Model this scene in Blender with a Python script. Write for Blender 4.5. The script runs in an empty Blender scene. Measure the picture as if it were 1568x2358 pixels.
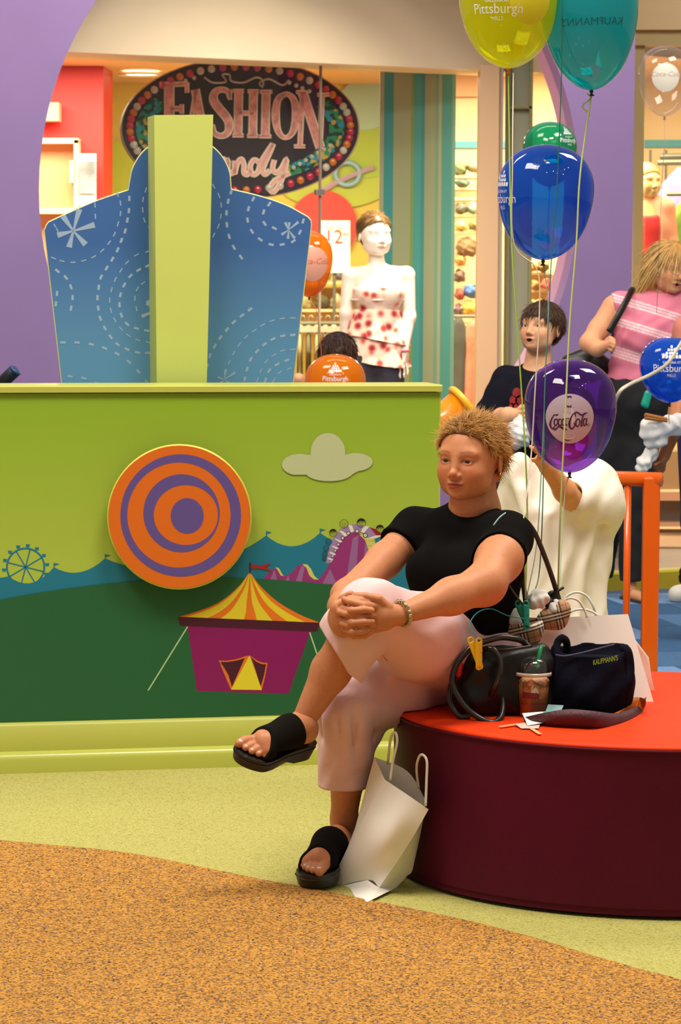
import bpy, bmesh, math, random
import numpy as np
from mathutils import Vector, Matrix
random.seed(7); np.random.seed(7)
scene = bpy.context.scene
COL = scene.collection
# ---------------------------------------------------------------- camera, world, lamps, exposure
IW, IH, FPX = 1568, 2358, 6960.0
CAM_H, HORIZON, ROLL = 1.58, 620.0, 0.006
_p = math.atan((IH/2-HORIZON)/FPX)
_f = np.array([0, math.cos(_p), -math.sin(_p)]); _u0 = np.array([0, math.sin(_p), math.cos(_p)]); _r0 = np.array([1., 0, 0])
_r = _r0*math.cos(ROLL)+_u0*math.sin(ROLL); _u = _u0*math.cos(ROLL)-_r0*math.sin(ROLL)
CAMP = np.array([0, 0, CAM_H])
cam = bpy.data.cameras.new('camera'); camo = bpy.data.objects.new('camera', cam); COL.objects.link(camo)
cam.sensor_fit = 'VERTICAL'; cam.sensor_height = 23.7; cam.lens = FPX*23.7/IH
cam.clip_end = 200
m = Matrix.Identity(4)
for i in range(3):
    m[i][0] = _r[i]; m[i][1] = _u[i]; m[i][2] = -_f[i]; m[i][3] = CAMP[i]
camo.matrix_world = m
cam.dof.use_dof = True; cam.dof.focus_distance = 7.75; cam.dof.aperture_fstop = 9.0
scene.camera = camo
vs = scene.view_settings
vs.view_transform = 'Standard'; vs.look = 'None'; vs.gamma = 1; vs.use_curve_mapping = False
vs.exposure = 0.0
world = bpy.data.worlds.new('mall_air'); scene.world = world; world.use_nodes = True
bg = world.node_tree.nodes['Background']; bg.inputs[0].default_value = (1.0, 0.86, 0.68, 1); bg.inputs[1].default_value = 0.32

def area(name, loc, target, sx, sy, power, col):
    l = bpy.data.lights.new(name, 'AREA'); l.shape = 'RECTANGLE'; l.size = sx; l.size_y = sy; l.energy = power; l.color = col
    o = bpy.data.objects.new(name, l); COL.objects.link(o); o.location = loc
    o.rotation_euler = (Vector(target)-Vector(loc)).to_track_quat('-Z', 'Y').to_euler(); return o
WARM = (1.0, 0.87, 0.68); NEUT = (1.0, 0.93, 0.82)
area('skylight_and_fill_lamp', (-2.2, 6.4, 6.2), (-0.3, 8.5, 0.5), 3.0, 1.6, 300, NEUT)
area('skylight_and_fill_lamp', (1.2, 7.2, 6.2), (0.9, 8.4, 0.4), 2.0, 1.2, 240, NEUT)
area('skylight_and_fill_lamp', (3.2, 11.0, 6.0), (1.0, 13.2, 0.8), 2.4, 1.4, 230, NEUT)
area('skylight_and_fill_lamp', (-2.6, 11.5, 6.0), (-1.2, 15.5, 1.2), 2.4, 1.4, 170, NEUT)
area('skylight_and_fill_lamp', (0.2, 14.4, 5.0), (-0.2, 17.2, 3.3), 3.0, .8, 130, NEUT)  # unseen fill lamp, added to brighten the shop header; not a skylight
def bulb(name, loc, power, rad=.06, col=WARM):
    l = bpy.data.lights.new(name, 'POINT'); l.energy = power; l.shadow_soft_size = rad; l.color = col
    o = bpy.data.objects.new(name, l); COL.objects.link(o); o.location = loc; return o
for i, (x, y, z) in enumerate([(2.6, 4.2, 5.0), (3.0, 5.2, 5.0), (3.4, 6.2, 5.0), (3.7, 7.2, 5.0), (1.7, 4.6, 5.2), (.4, 4.0, 5.2), (-1.2, 6.6, 5.2), (4.2, 4.4, 5)]):
    bulb('ceiling_downlight', (x, y, z), 16)

# ---------------------------------------------------------------- geometry helpers
A = np.array
def ray(px, py):
    return _f + _r*((px-IW/2)/FPX) + _u*((IH/2-py)/FPX)
def at(px, py, Y):
    d = ray(px, py); return CAMP + d*(Y/d[1])
def onp(px, py, P0, n):
    d = ray(px, py); return CAMP + d*(np.dot(A(P0)-CAMP, n)/np.dot(d, n))
def floor_at(px, py, z=0.0):
    return onp(px, py, (0, 0, z), A([0, 0, 1.]))
def lin(h):
    if not isinstance(h, str): return tuple(h)+(1,) if len(h) == 3 else tuple(h)
    h = h.lstrip('#'); o = []
    for i in (0, 2, 4):
        c = int(h[i:i+2], 16)/255; o.append(c/12.92 if c <= .04045 else ((c+.055)/1.055)**2.4)
    return tuple(o)+(1,)
MATS = {}
def mat(name, col, rough=.6, noise=None, bump=None, spec=.5, metal=0, coat=0, emit=None, sheen=0, coords='Object', attr=None, sss=0):
    """noise=(scale, amount), bump=(scale, strength)"""
    if name in MATS: return MATS[name]
    M = bpy.data.materials.new(name); M.use_nodes = True; nt = M.node_tree; b = nt.nodes['Principled BSDF']
    c = lin(col); b.inputs['Base Color'].default_value = c; b.inputs['Roughness'].default_value = rough
    b.inputs['Specular IOR Level'].default_value = spec; b.inputs['Metallic'].default_value = metal; b.inputs['Coat Weight'].default_value = coat
    if sheen: b.inputs['Sheen Weight'].default_value = sheen
    if sss:
        b.inputs['Subsurface Weight'].default_value = sss; b.inputs['Subsurface Radius'].default_value = (.012, .005, .003); b.inputs['Subsurface Scale'].default_value = 1
    tc = nt.nodes.new('ShaderNodeTexCoord')
    src = None
    if attr:
        a = nt.nodes.new('ShaderNodeVertexColor'); a.layer_name = attr; src = a.outputs[0]; nt.links.new(src, b.inputs['Base Color'])
    if noise:
        n = nt.nodes.new('ShaderNodeTexNoise'); n.inputs['Scale'].default_value = noise[0]; n.inputs['Detail'].default_value = 4
        nt.links.new(tc.outputs[coords], n.inputs['Vector'])
        mx = nt.nodes.new('ShaderNodeMix'); mx.data_type = 'RGBA'; mx.blend_type = 'MULTIPLY'; mx.inputs[0].default_value = 1
        rp = nt.nodes.new('ShaderNodeMapRange'); rp.inputs[1].default_value = .3; rp.inputs[2].default_value = .7
        rp.inputs[3].default_value = 1-noise[1]; rp.inputs[4].default_value = 1+noise[1]*.5
        nt.links.new(n.outputs[0], rp.inputs[0]); nt.links.new(rp.outputs[0], mx.inputs[7])
        if src: nt.links.new(src, mx.inputs[6])
        else: mx.inputs[6].default_value = c
        nt.links.new(mx.outputs[2], b.inputs['Base Color'])
    if bump:
        n = nt.nodes.new('ShaderNodeTexNoise'); n.inputs['Scale'].default_value = bump[0]; n.inputs['Detail'].default_value = 3
        nt.links.new(tc.outputs[coords], n.inputs['Vector'])
        bp = nt.nodes.new('ShaderNodeBump'); bp.inputs['Strength'].default_value = bump[1]; bp.inputs['Distance'].default_value = .004
        nt.links.new(n.outputs[0], bp.inputs['Height']); nt.links.new(bp.outputs[0], b.inputs['Normal'])
    if emit:
        b.inputs['Emission Color'].default_value = lin(emit[0]); b.inputs['Emission Strength'].default_value = emit[1]
    MATS[name] = M; return M
def edge_fac(nt, f0=.04, amt=.9):
    lw = nt.nodes.new('ShaderNodeLayerWeight'); lw.inputs[0].default_value = .5; p = nt.nodes.new('ShaderNodeMath'); p.operation = 'POWER'; p.inputs[1].default_value = 4.5; nt.links.new(lw.outputs['Facing'], p.inputs[0])
    q = nt.nodes.new('ShaderNodeMath'); q.operation = 'MULTIPLY_ADD'; q.inputs[1].default_value = amt; q.inputs[2].default_value = f0; nt.links.new(p.outputs[0], q.inputs[0]); return q.outputs[0]
WLOC = {}
def tag(o, label=None, cat=None, group=None, kind=None):
    if label: o['label'] = label
    if cat: o['category'] = cat
    if group: o['group'] = group
    if kind: o['kind'] = kind
    return o
def empty(name, loc, label=None, cat=None, group=None, kind=None):
    o = bpy.data.objects.new(name, None); COL.objects.link(o); o.location = [float(v) for v in loc]; o.empty_display_size = .1
    WLOC[o.name] = A(loc, float); return tag(o, label, cat, group, kind)
def mk(name, V, F, mt, parent=None, smooth=False, colors=None, autos=None):
    V = A(V, float).reshape(-1, 3)
    if parent is None:
        base = A([(V[:, 0].min()+V[:, 0].max())/2, (V[:, 1].min()+V[:, 1].max())/2, V[:, 2].min()])
    else: base = WLOC[parent.name]
    me = bpy.data.meshes.new(name)
    if isinstance(F, np.ndarray):
        L = V-base; n, k = F.shape
        me.vertices.add(len(L)); me.vertices.foreach_set('co', L.astype(np.float32).ravel())
        me.loops.add(n*k); me.loops.foreach_set('vertex_index', F.astype(np.int32).ravel())
        me.polygons.add(n); me.polygons.foreach_set('loop_start', np.arange(0, n*k, k, dtype=np.int32))
        me.update(calc_edges=True); me.validate()
    else:
        me.from_pydata((V-base).tolist(), [], [list(map(int, f)) for f in F]); me.update()
    if smooth: me.polygons.foreach_set('use_smooth', np.ones(len(me.polygons), dtype=bool))
    if autos is not None:
        me.polygons.foreach_set('use_smooth', np.ones(len(me.polygons), dtype=bool)); me.set_sharp_from_angle(angle=math.radians(autos))
    mts = mt if isinstance(mt, (list, tuple)) else [mt]
    for q in mts: me.materials.append(q)
    if colors is not None:
        ca = me.color_attributes.new('col', 'FLOAT_COLOR', 'POINT'); C = np.ones((len(V), 4), np.float32); C[:, :3] = colors
        ca.data.foreach_set('color', C.ravel())
    o = bpy.data.objects.new(name, me); COL.objects.link(o)
    if parent is None: o.location = base.tolist()
    else: o.parent = parent
    WLOC[o.name] = base; return o
def join(parts):
    V = []; F = []; n = 0
    for v, f in parts:
        V.append(A(v, float).reshape(-1, 3)); F += [[i+n for i in q] for q in f]; n += len(V[-1])
    return np.vstack(V), F
def unit(v): v = A(v, float); return v/np.linalg.norm(v)
def rotz(a): c, s = math.cos(a), math.sin(a); return A([[c, -s, 0], [s, c, 0], [0, 0, 1.]])
def rotx(a): c, s = math.cos(a), math.sin(a); return A([[1., 0, 0], [0, c, -s], [0, s, c]])
def roty(a): c, s = math.cos(a), math.sin(a); return A([[c, 0, s], [0, 1., 0], [-s, 0, c]])
def box(c, s, R=None, taper=1.0):
    x, y, z = [q/2 for q in s]; V = []
    for k, t in ((-z, 1.0), (z, taper)):
        V += [(-x*t, -y*t, k), (x*t, -y*t, k), (x*t, y*t, k), (-x*t, y*t, k)]
    V = A(V); V = V@(A(R).T) if R is not None else V
    return V+A(c), [(3, 2, 1, 0), (4, 5, 6, 7), (0, 1, 5, 4), (1, 2, 6, 5), (2, 3, 7, 6), (3, 0, 4, 7)]
def bbox8(c, s, bev=.006, R=None):
    """bevelled box"""
    bm = bmesh.new(); bmesh.ops.create_cube(bm, size=1)
    for v in bm.verts: v.co = Vector((v.co.x*s[0], v.co.y*s[1], v.co.z*s[2]))
    bmesh.ops.bevel(bm, geom=list(bm.edges), offset=bev, segments=2, affect='EDGES', profile=.5)
    V = A([v.co[:] for v in bm.verts]); bm.verts.index_update(); F = [[v.index for v in f.verts] for f in bm.faces]; bm.free()
    V = V@(A(R).T) if R is not None else V
    return V+A(c), F
def catmull(P, n=8, closed=False):
    P = A(P, float); N = len(P); out = []
    rng = N if closed else N-1
    for i in range(rng):
        p0 = P[(i-1) % N] if (closed or i > 0) else 2*P[0]-P[1]; p1 = P[i]; p2 = P[(i+1) % N]
        p3 = P[(i+2) % N] if (closed or i+2 < N) else 2*P[-1]-P[-2]
        for k in range(n):
            t = k/n; out.append(.5*((2*p1)+(-p0+p2)*t+(2*p0-5*p1+4*p2-p3)*t*t+(-p0+3*p1-3*p2+p3)*t**3))
    if not closed: out.append(P[-1])
    return A(out)
def tube(P, r, n=8, closed=False, flat=None, cap=True):
    """tube along a polyline; r scalar or list; flat=(vector, factor) squashes it"""
    P = A(P, float); N = len(P); r = np.full(N, r) if np.isscalar(r) else A(r, float)
    T = np.gradient(P, axis=0) if not closed else np.roll(P, -1, 0)-np.roll(P, 1, 0)
    T /= np.linalg.norm(T, axis=1)[:, None]+1e-12
    up = A([0, 0, 1.]) if abs(T[0][2]) < .9 else A([0, 1., 0]); V = []
    a = np.cross(T[0], up); a /= np.linalg.norm(a)
    for i in range(N):
        a = a-T[i]*np.dot(a, T[i]); a /= np.linalg.norm(a)+1e-12; b = np.cross(T[i], a)
        for k in range(n):
            w = 2*math.pi*k/n; d = a*math.cos(w)+b*math.sin(w)
            if flat is not None: d = d-flat[0]*np.dot(d, flat[0])*(1-flat[1])
            V.append(P[i]+d*r[i])
    F = []
    for i in range(N if closed else N-1):
        j = (i+1) % N
        for k in range(n): F.append((i*n+k, i*n+(k+1) % n, j*n+(k+1) % n, j*n+k))
    if cap and not closed: F += [tuple(range(n))[::-1], tuple((N-1)*n+k for k in range(n))]
    return A(V), F
def lathe(prof, c=(0, 0, 0), n=32, R=None, capb=True, capt=True):
    V = []; F = []
    for r, z in prof:
        for k in range(n): w = 2*math.pi*k/n; V.append((r*math.cos(w), r*math.sin(w), z))
    for i in range(len(prof)-1):
        for k in range(n): F.append((i*n+k, i*n+(k+1) % n, (i+1)*n+(k+1) % n, (i+1)*n+k))
    if capb: F.append(tuple(range(n))[::-1])
    if capt: F.append(tuple((len(prof)-1)*n+k for k in range(n)))
    V = A(V); V = V@(A(R).T) if R is not None else V
    return V+A(c), F
def prism(loop, n, th):
    """loop: 3D points of the front face; extruded by th against normal n (n towards viewer)"""
    L = A(loop, float); N = len(L); V = np.vstack([L, L-A(n)*th])
    nn = np.zeros(3)
    for i in range(N): nn += np.cross(L[i], L[(i+1) % N])
    fr = list(range(N)); bk = [N+i for i in range(N)]
    if np.dot(nn, n) < 0: fr = fr[::-1]
    else: bk = bk[::-1]
    F = [fr, bk]
    s = 1 if np.dot(nn, n) >= 0 else -1
    for i in range(N):
        j = (i+1) % N; q = (i, N+i, N+j, j)
        F.append(q if s > 0 else q[::-1])
    return V, F
def sphere(c, r, nu=16, nv=10, R=None):
    r = A([r, r, r]) if np.isscalar(r) else A(r); V = [(0, 0, 1)]; F = []
    for i in range(1, nv):
        t = math.pi*i/nv
        for k in range(nu): w = 2*math.pi*k/nu; V.append((math.sin(t)*math.cos(w), math.sin(t)*math.sin(w), math.cos(t)))
    V.append((0, 0, -1)); V = A(V)*r
    for k in range(nu): F.append((0, 1+k, 1+(k+1) % nu))
    for i in range(nv-2):
        for k in range(nu): F.append((1+i*nu+k, 1+(i+1)*nu+k, 1+(i+1)*nu+(k+1) % nu, 1+i*nu+(k+1) % nu))
    e = len(V)-1
    for k in range(nu): F.append((1+(nv-2)*nu+(k+1) % nu, 1+(nv-2)*nu+k, e))
    V = V@(A(R).T) if R is not None else V
    return V+A(c), F
def stroke2(P, w, n=6, smooth=True):
    """2D variable width stroke -> (verts2d, quads)"""
    P = A(P, float); w = np.full(len(P), w) if np.isscalar(w) else A(w, float)
    if smooth and len(P) > 2:
        Q = catmull(np.column_stack([P, w]), n); P = Q[:, :2]; w = np.maximum(Q[:, 2], .0003)
    T = np.gradient(P, axis=0); T /= np.linalg.norm(T, axis=1)[:, None]+1e-12; N = np.column_stack([-T[:, 1], T[:, 0]])
    L = P+N*w[:, None]/2; Rr = P-N*w[:, None]/2; V = np.empty((2*len(P), 2)); V[0::2] = L; V[1::2] = Rr
    return V, [(2*i, 2*i+1, 2*i+3, 2*i+2) for i in range(len(P)-1)]
def join2(parts):
    V = []; F = []; n = 0
    for v, f in parts:
        V.append(A(v, float)); F += [[i+n for i in q] for q in f]; n += len(V[-1])
    return np.vstack(V), F
def text2(s, size=1.0, align='CENTER', shear=0.0, xs=1.0, off=0.0):
    cu = bpy.data.curves.new('t', 'FONT'); cu.body = s; cu.size = size; cu.align_x = align; cu.shear = shear; cu.resolution_u = 3; cu.offset = off
    o = bpy.data.objects.new('t', cu); COL.objects.link(o); dg = bpy.context.evaluated_depsgraph_get()
    me = bpy.data.meshes.new_from_object(o.evaluated_get(dg)); V = A([v.co[:2] for v in me.vertices]).reshape(-1, 2)*A([xs, 1])
    F = [list(p.vertices) for p in me.polygons]; bpy.data.objects.remove(o); bpy.data.curves.remove(cu); bpy.data.meshes.remove(me); return V, F
def ell2(cx, cy, rx, ry, n=40, a0=0, a1=2*math.pi):
    return A([(cx+rx*math.cos(a0+(a1-a0)*i/n), cy+ry*math.sin(a0+(a1-a0)*i/n)) for i in range(n)])

# ---------------------------------------------------------------- distance fields -> one continuous skin
class Field:
    def __init__(s, lo, hi, h):
        s.h = h; s.lo = A(lo, float)-4*h; n = np.ceil((A(hi)-s.lo)/h).astype(int)+5; s.n = n
        s.ax = [s.lo[i]+h*np.arange(n[i]) for i in range(3)]; s.D = np.full(n, .2, np.float32)
    def sl(s, lo, hi):
        a = np.clip(np.floor((A(lo)-s.lo)/s.h).astype(int), 0, s.n-1); b = np.clip(np.ceil((A(hi)-s.lo)/s.h).astype(int)+1, 1, s.n)
        S = tuple(slice(a[i], max(b[i], a[i]+1)) for i in range(3))
        X, Y, Z = np.meshgrid(*[s.ax[i][S[i]] for i in range(3)], indexing='ij', sparse=True); return S, X, Y, Z
    def prim(s, p, infl=0.0, mode='add', k=None):
        kind = p[0]
        if kind == 'c':
            _, a, b, ra, rb, kk = p[:6]; fl = p[6] if len(p) > 6 else None; a = A(a, float); b = A(b, float); ra += infl; rb += infl
            kk = kk if k is None else k; pad = max(ra, rb)+kk+.03; lo = np.minimum(a, b)-pad; hi = np.maximum(a, b)+pad
            S, X, Y, Z = s.sl(lo, hi); ba = b-a; L = max(np.dot(ba, ba), 1e-9)
            x, y, z = X-a[0], Y-a[1], Z-a[2]; t = np.clip((x*ba[0]+y*ba[1]+z*ba[2])/L, 0, 1)
            x, y, z = x-t*ba[0], y-t*ba[1], z-t*ba[2]
            if fl is not None:
                q = (x*fl[0][0]+y*fl[0][1]+z*fl[0][2])*(1/fl[1]-1); x = x+q*fl[0][0]; y = y+q*fl[0][1]; z = z+q*fl[0][2]
            d = np.sqrt(x*x+y*y+z*z)-(ra+(rb-ra)*t)
        else:
            _, c, r, R, kk = p[:5]; c = A(c, float); r = A(r, float)+infl; kk = kk if k is None else k; pad = r.max()+kk+.03
            S, X, Y, Z = s.sl(c-pad, c+pad); x, y, z = X-c[0], Y-c[1], Z-c[2]
            if R is not None:
                x, y, z = (R[0][0]*x+R[1][0]*y+R[2][0]*z), (R[0][1]*x+R[1][1]*y+R[2][1]*z), (R[0][2]*x+R[1][2]*y+R[2][2]*z)
            x, y, z = x/r[0], y/r[1], z/r[2]; k0 = np.sqrt(x*x+y*y+z*z); k1 = np.sqrt((x/r[0])**2+(y/r[1])**2+(z/r[2])**2)+1e-9
            d = k0*(k0-1)/k1
        a_ = s.D[S]; d = d.astype(np.float32)
        if mode == 'add':
            h = np.maximum(kk-np.abs(a_-d), 0)/max(kk, 1e-6); s.D[S] = np.minimum(a_, d)-h*h*kk*.25
        else:
            d = -d; h = np.maximum(kk-np.abs(a_-d), 0)/max(kk, 1e-6); s.D[S] = np.maximum(a_, d)+h*h*kk*.25
    def prims(s, P, infl=0.0, mode='add', k=None):
        for p in P: s.prim(p, infl, mode, k)
    def cut(s, p0, n):
        """remove the half space n.(x-p0)>0"""
        n = unit(n); S, X, Y, Z = s.sl(s.lo, s.lo+s.h*s.n); s.D = np.maximum(s.D, ((X-p0[0])*n[0]+(Y-p0[1])*n[1]+(Z-p0[2])*n[2]).astype(np.float32))
    def cutf(s, fn):
        S, X, Y, Z = s.sl(s.lo, s.lo+s.h*s.n); s.D = np.maximum(s.D, np.broadcast_to(fn(X, Y, Z), s.D.shape).astype(np.float32))
    def wrinkle(s, amp, waves):
        S, X, Y, Z = s.sl(s.lo, s.lo+s.h*s.n); n = 0
        for (kx, ky, kz, ph) in waves: n = n+np.sin(X*kx+Y*ky+Z*kz+ph+1.3*np.sin(.37*(X*ky-Y*kz+Z*kx)))
        s.D = s.D+(amp*n/len(waves)).astype(np.float32)
    def mesh(s):
        D = s.D; neg = D < 0; n = s.n
        c = [neg[i:n[0]-1+i, j:n[1]-1+j, k:n[2]-1+k] for i in (0, 1) for j in (0, 1) for k in (0, 1)]
        cnt = sum(q.astype(np.int8) for q in c); act = np.argwhere((cnt > 0) & (cnt < 8))
        if len(act) == 0: return np.zeros((0, 3)), np.zeros((0, 4), int)
        idx = np.full(A(n)-1, -1, np.int64); idx[tuple(act.T)] = np.arange(len(act))
        val = {}
        for i in (0, 1):
            for j in (0, 1):
                for k in (0, 1): val[i, j, k] = D[act[:, 0]+i, act[:, 1]+j, act[:, 2]+k].astype(float)
        acc = np.zeros((len(act), 3)); w = np.zeros(len(act))
        cor = [(i, j, k) for i in (0, 1) for j in (0, 1) for k in (0, 1)]
        for a in cor:
            for ax in range(3):
                if a[ax] == 0:
                    b = list(a); b[ax] = 1; b = tuple(b); va, vb = val[a], val[b]; cr = (va < 0) != (vb < 0)
                    t = np.where(cr, va/np.where(cr, va-vb, 1), 0); p = np.tile(A(a, float), (len(act), 1)); p[:, ax] = t
                    acc += p*cr[:, None]; w += cr
        V = s.lo+s.h*(act+acc/w[:, None]); F = []
        for ax in range(3):
            o = [q for q in range(3) if q != ax]
            sa = [slice(1, n[q]-1) for q in range(3)]; sa[ax] = slice(0, n[ax]-1); sb = list(sa); sb[ax] = slice(1, n[ax])
            x = neg[tuple(sa)]; y = neg[tuple(sb)]; e = np.argwhere(x != y); off = [1, 1, 1]; off[ax] = 0; flip = x[tuple(e.T)]; e = e+A(off)
            def g(d0, d1):
                q = e.copy(); q[:, o[0]] -= d0; q[:, o[1]] -= d1; return idx[tuple(q.T)]
            q = np.column_stack([g(1, 1), g(0, 1), g(0, 0), g(1, 0)])
            if ax == 1: flip = ~flip
            q[~flip] = q[~flip][:, ::-1]; F.append(q)
        F = np.vstack(F); F = F[(F >= 0).all(1)]; return V, F
def bounds(P, infl=0):
    lo = A([9e9]*3); hi = -lo
    for p in P:
        if p[0] == 'c':
            r = max(p[3], p[4])+infl
            for q in (p[1], p[2]): lo = np.minimum(lo, A(q)-r); hi = np.maximum(hi, A(q)+r)
        else: r = max(p[2])+infl; lo = np.minimum(lo, A(p[1])-r); hi = np.maximum(hi, A(p[1])+r)
    return lo, hi
def skin(P, h, infl=0.0, cuts=(), subs=(), wr=None):
    lo, hi = bounds(P, infl); f = Field(lo-.02, hi+.02, h); f.prims(P, infl)
    if wr: f.wrinkle(*wr)
    for p in subs: f.prim(p, 0, 'sub', .004)
    for c in cuts: f.cut(*c)
    return f.mesh()
def catm(ms):
    V = []; F = []; n = 0
    for v, f in ms: V.append(v); F.append(A(f)+n); n += len(v)
    return np.vstack(V), np.vstack(F)
# ---------------------------------------------------------------- the setting: floor, carpet, walls, storefronts
NY = A([0, -1., 0])
def pxquad(x0, y0, x1, y1, Y): return [at(x0, y0, Y), at(x1, y0, Y), at(x1, y1, Y), at(x0, y1, Y)]
def pxbox(name, x0, y0, x1, y1, Y, th, mt, parent=None, **k):
    return mk(name, *prism(pxquad(x0, y0, x1, y1, Y), NY, th), mt, parent, **k)
def speck_mat(name, base, specks, scale, rough=.85):
    M = bpy.data.materials.new(name); M.use_nodes = True; nt = M.node_tree; b = nt.nodes['Principled BSDF']; b.inputs['Roughness'].default_value = rough
    b.inputs['Specular IOR Level'].default_value = .2
    tc = nt.nodes.new('ShaderNodeTexCoord'); cur = None
    for i, (c, sc, lo, hi) in enumerate(specks):
        n = nt.nodes.new('ShaderNodeTexVoronoi'); n.inputs['Scale'].default_value = sc
        mp = nt.nodes.new('ShaderNodeMapping'); mp.inputs['Location'].default_value = (i*3.1, i*1.7, i)
        nt.links.new(tc.outputs['Object'], mp.inputs[0]); nt.links.new(mp.outputs[0], n.inputs['Vector'])
        sp = nt.nodes.new('ShaderNodeSeparateColor'); nt.links.new(n.outputs['Color'], sp.inputs[0])
        mr = nt.nodes.new('ShaderNodeMapRange'); mr.inputs[1].default_value = lo; mr.inputs[2].default_value = hi; nt.links.new(sp.outputs[0], mr.inputs[0])
        mx = nt.nodes.new('ShaderNodeMix'); mx.data_type = 'RGBA'
        if cur is None: mx.inputs[6].default_value = lin(base)
        else: nt.links.new(cur, mx.inputs[6])
        mx.inputs[7].default_value = lin(c); nt.links.new(mr.outputs[0], mx.inputs[0]); cur = mx.outputs[2]
    nt.links.new(cur, b.inputs['Base Color'])
    n = nt.nodes.new('ShaderNodeTexNoise'); n.inputs['Scale'].default_value = 240; nt.links.new(tc.outputs['Object'], n.inputs['Vector'])
    bp = nt.nodes.new('ShaderNodeBump'); bp.inputs['Strength'].default_value = .5; bp.inputs['Distance'].default_value = .003
    nt.links.new(n.outputs[0], bp.inputs['Height']); nt.links.new(bp.outputs[0], b.inputs['Normal']); MATS[name] = M; return M
m_fgreen = speck_mat('green_rubber', '#b0aa5f', [('#a19b51', 260, .5, .6), ('#bcb66e', 300, .7, .75), ('#857f3c', 220, .965, .97)], 1)
m_forange = speck_mat('orange_rubber', '#bb8535', [('#c79144', 190, .45, .5), ('#936029', 200, .72, .74), ('#46362c', 230, .84, .85), ('#6d5a58', 210, .93, .94)], 1)
fl = mk('floor', *prism([(-12, -2, 0), (14, -2, 0), (14, 40, 0), (-12, 40, 0)], (0, 0, 1), .1), mat('mall_floor_tile', '#8f7d70', .35, (3, .12)))
tag(fl, kind='structure')
# green rubber play floor with the orange speckled area curving across it
tag(mk('floor_green', *prism([(-6, 1, .006), (6, 1, .006), (6, 10.1, .006), (-6, 10.1, .006)], (0, 0, 1), .006), m_fgreen), kind='structure')
ob = [(-400, 1895), (-150, 1918), (0, 1934), (150, 1948), (300, 1964), (450, 1993), (600, 2024), (690, 2040), (800, 2062), (950, 2092), (1080, 2120), (1200, 2150), (1350, 2195), (1470, 2230), (1568, 2256), (1750, 2320)]
L = [floor_at(x, y, .012)[:3] for x, y in catmull(ob, 5)]
L = [(-4.5, L[0][1]+.1, .012)]+[tuple(q) for q in L]+[(4, 4.5, .012), (4, 1, .012), (-4.5, 1, .012)]
tag(mk('floor_orange', *prism(L, (0, 0, 1), .006), m_forange), kind='structure')
# carpet of loose laid blue tiles behind the railing
CY0, CY1 = 9.6, 14.75; YAW = .2
cp = tag(mk('floor_carpet', *prism([rotz(YAW)@A(q)+A([0, 12.3, 0]) for q in ((-5, -1.9, .006), (6, -1.9, .006), (6, 2.28, .006), (-5, 2.28, .006))], (0, 0, 1), .005), mat('carpet_backing', '#3f5876', .95)), kind='structure')
blues = [mat('carpet_blue_%d' % i, c, .95, (60, .15), (400, .5), spec=.1) for i, c in enumerate(('#5377a3', '#48698f', '#6f90bb', '#3c5f86', '#5f7fa6'))]
tile_me = {}
for i in range(22):
    for j in range(9):
        c = rotz(YAW)@A([-2.5+i*.44+.22*(j % 2), -1.7+j*.44, 0])+A([0, 12.3, 0])
        if c[0] < .3 or c[0] > 4.5: continue
        k = (i*7+j*5+(i*j) % 3) % 5
        if k not in tile_me:
            V, F = prism([rotz(YAW)@A(q) for q in ((-.218, -.218, .011), (.218, -.218, .011), (.218, .218, .011), (-.218, .218, .011))], (0, 0, 1), .006)
            me = bpy.data.meshes.new('carpet_tile'); me.from_pydata(V.tolist(), [], [list(f) for f in F]); me.materials.append(blues[k]); tile_me[k] = me
        o = bpy.data.objects.new('carpet_tile', tile_me[k]); COL.objects.link(o); o.parent = cp; o.location = (A([c[0], c[1], 0])-WLOC[cp.name]).tolist()
# yellow border curb of the play area
m_curb = mat('yellow_vinyl', '#b3a325', .45, (8, .08))
c0, c1 = floor_at(-100, 1440), floor_at(1800, 1343); uu = unit(c1-c0); nn = A([uu[1], -uu[0], 0])
prof = [(0, 0), (0, .085), (-.012, .095), (-.10, .095), (-.11, .085), (-.11, 0)]
V = [c0+nn*a+A([0, 0, z]) for a, z in prof]+[c1+nn*a+A([0, 0, z]) for a, z in prof]
tag(mk('trim_1', V, [(i, i+1, i+7, i+6) for i in range(5)]+[tuple(range(6)), tuple(range(6, 12))[::-1]], m_curb, autos=40), kind='structure')

# ---- purple wall with the oval opening
m_purple = mat('purple_paint', '#7d6598', .6, (2.5, .05), (120, .06)); m_pink = mat('pink_lilac_reveal', '#c390b6', .55); m_lilac = mat('lilac_reveal', '#8e6fa6', .55)
wp = floor_at(1420, 1285); wu = unit((1, .21, 0)); wn = A([wu[1], -wu[0], 0])
def onw(px, py, e=0): return onp(px, py, wp+wn*e, wn)
oval = [onw(x, y) for x, y in ell2(712, 435, 622, 705, 96)]
xl, xr = onw(-420, 500), onw(1457, 500)
def wz(q, z): return A([q[0], q[1], z])
mid = onw(712, 435); N = len(oval); outer = []
for q in oval:      # project every oval point to the rectangle border
    du = np.dot(q-mid, wu); dz = q[2]-mid[2]
    lu, ru = np.dot(xl-mid, wu), np.dot(xr-mid, wu); zb, zt = -mid[2], 5.2-mid[2]; t = 1e9
    if du > 1e-6: t = min(t, ru/du)
    if du < -1e-6: t = min(t, lu/du)
    if dz > 1e-6: t = min(t, zt/dz)
    if dz < -1e-6: t = min(t, zb/dz)
    outer.append(mid+wu*du*t+A([0, 0, dz*t]))
cor = [wz(xr, 5.2), wz(xl, 5.2), wz(xl, 0), wz(xr, 0)]
V = []; F = []
TH = .30
ring = oval+outer
for e in (0, -TH): V += [q+wn*e for q in ring]
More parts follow.
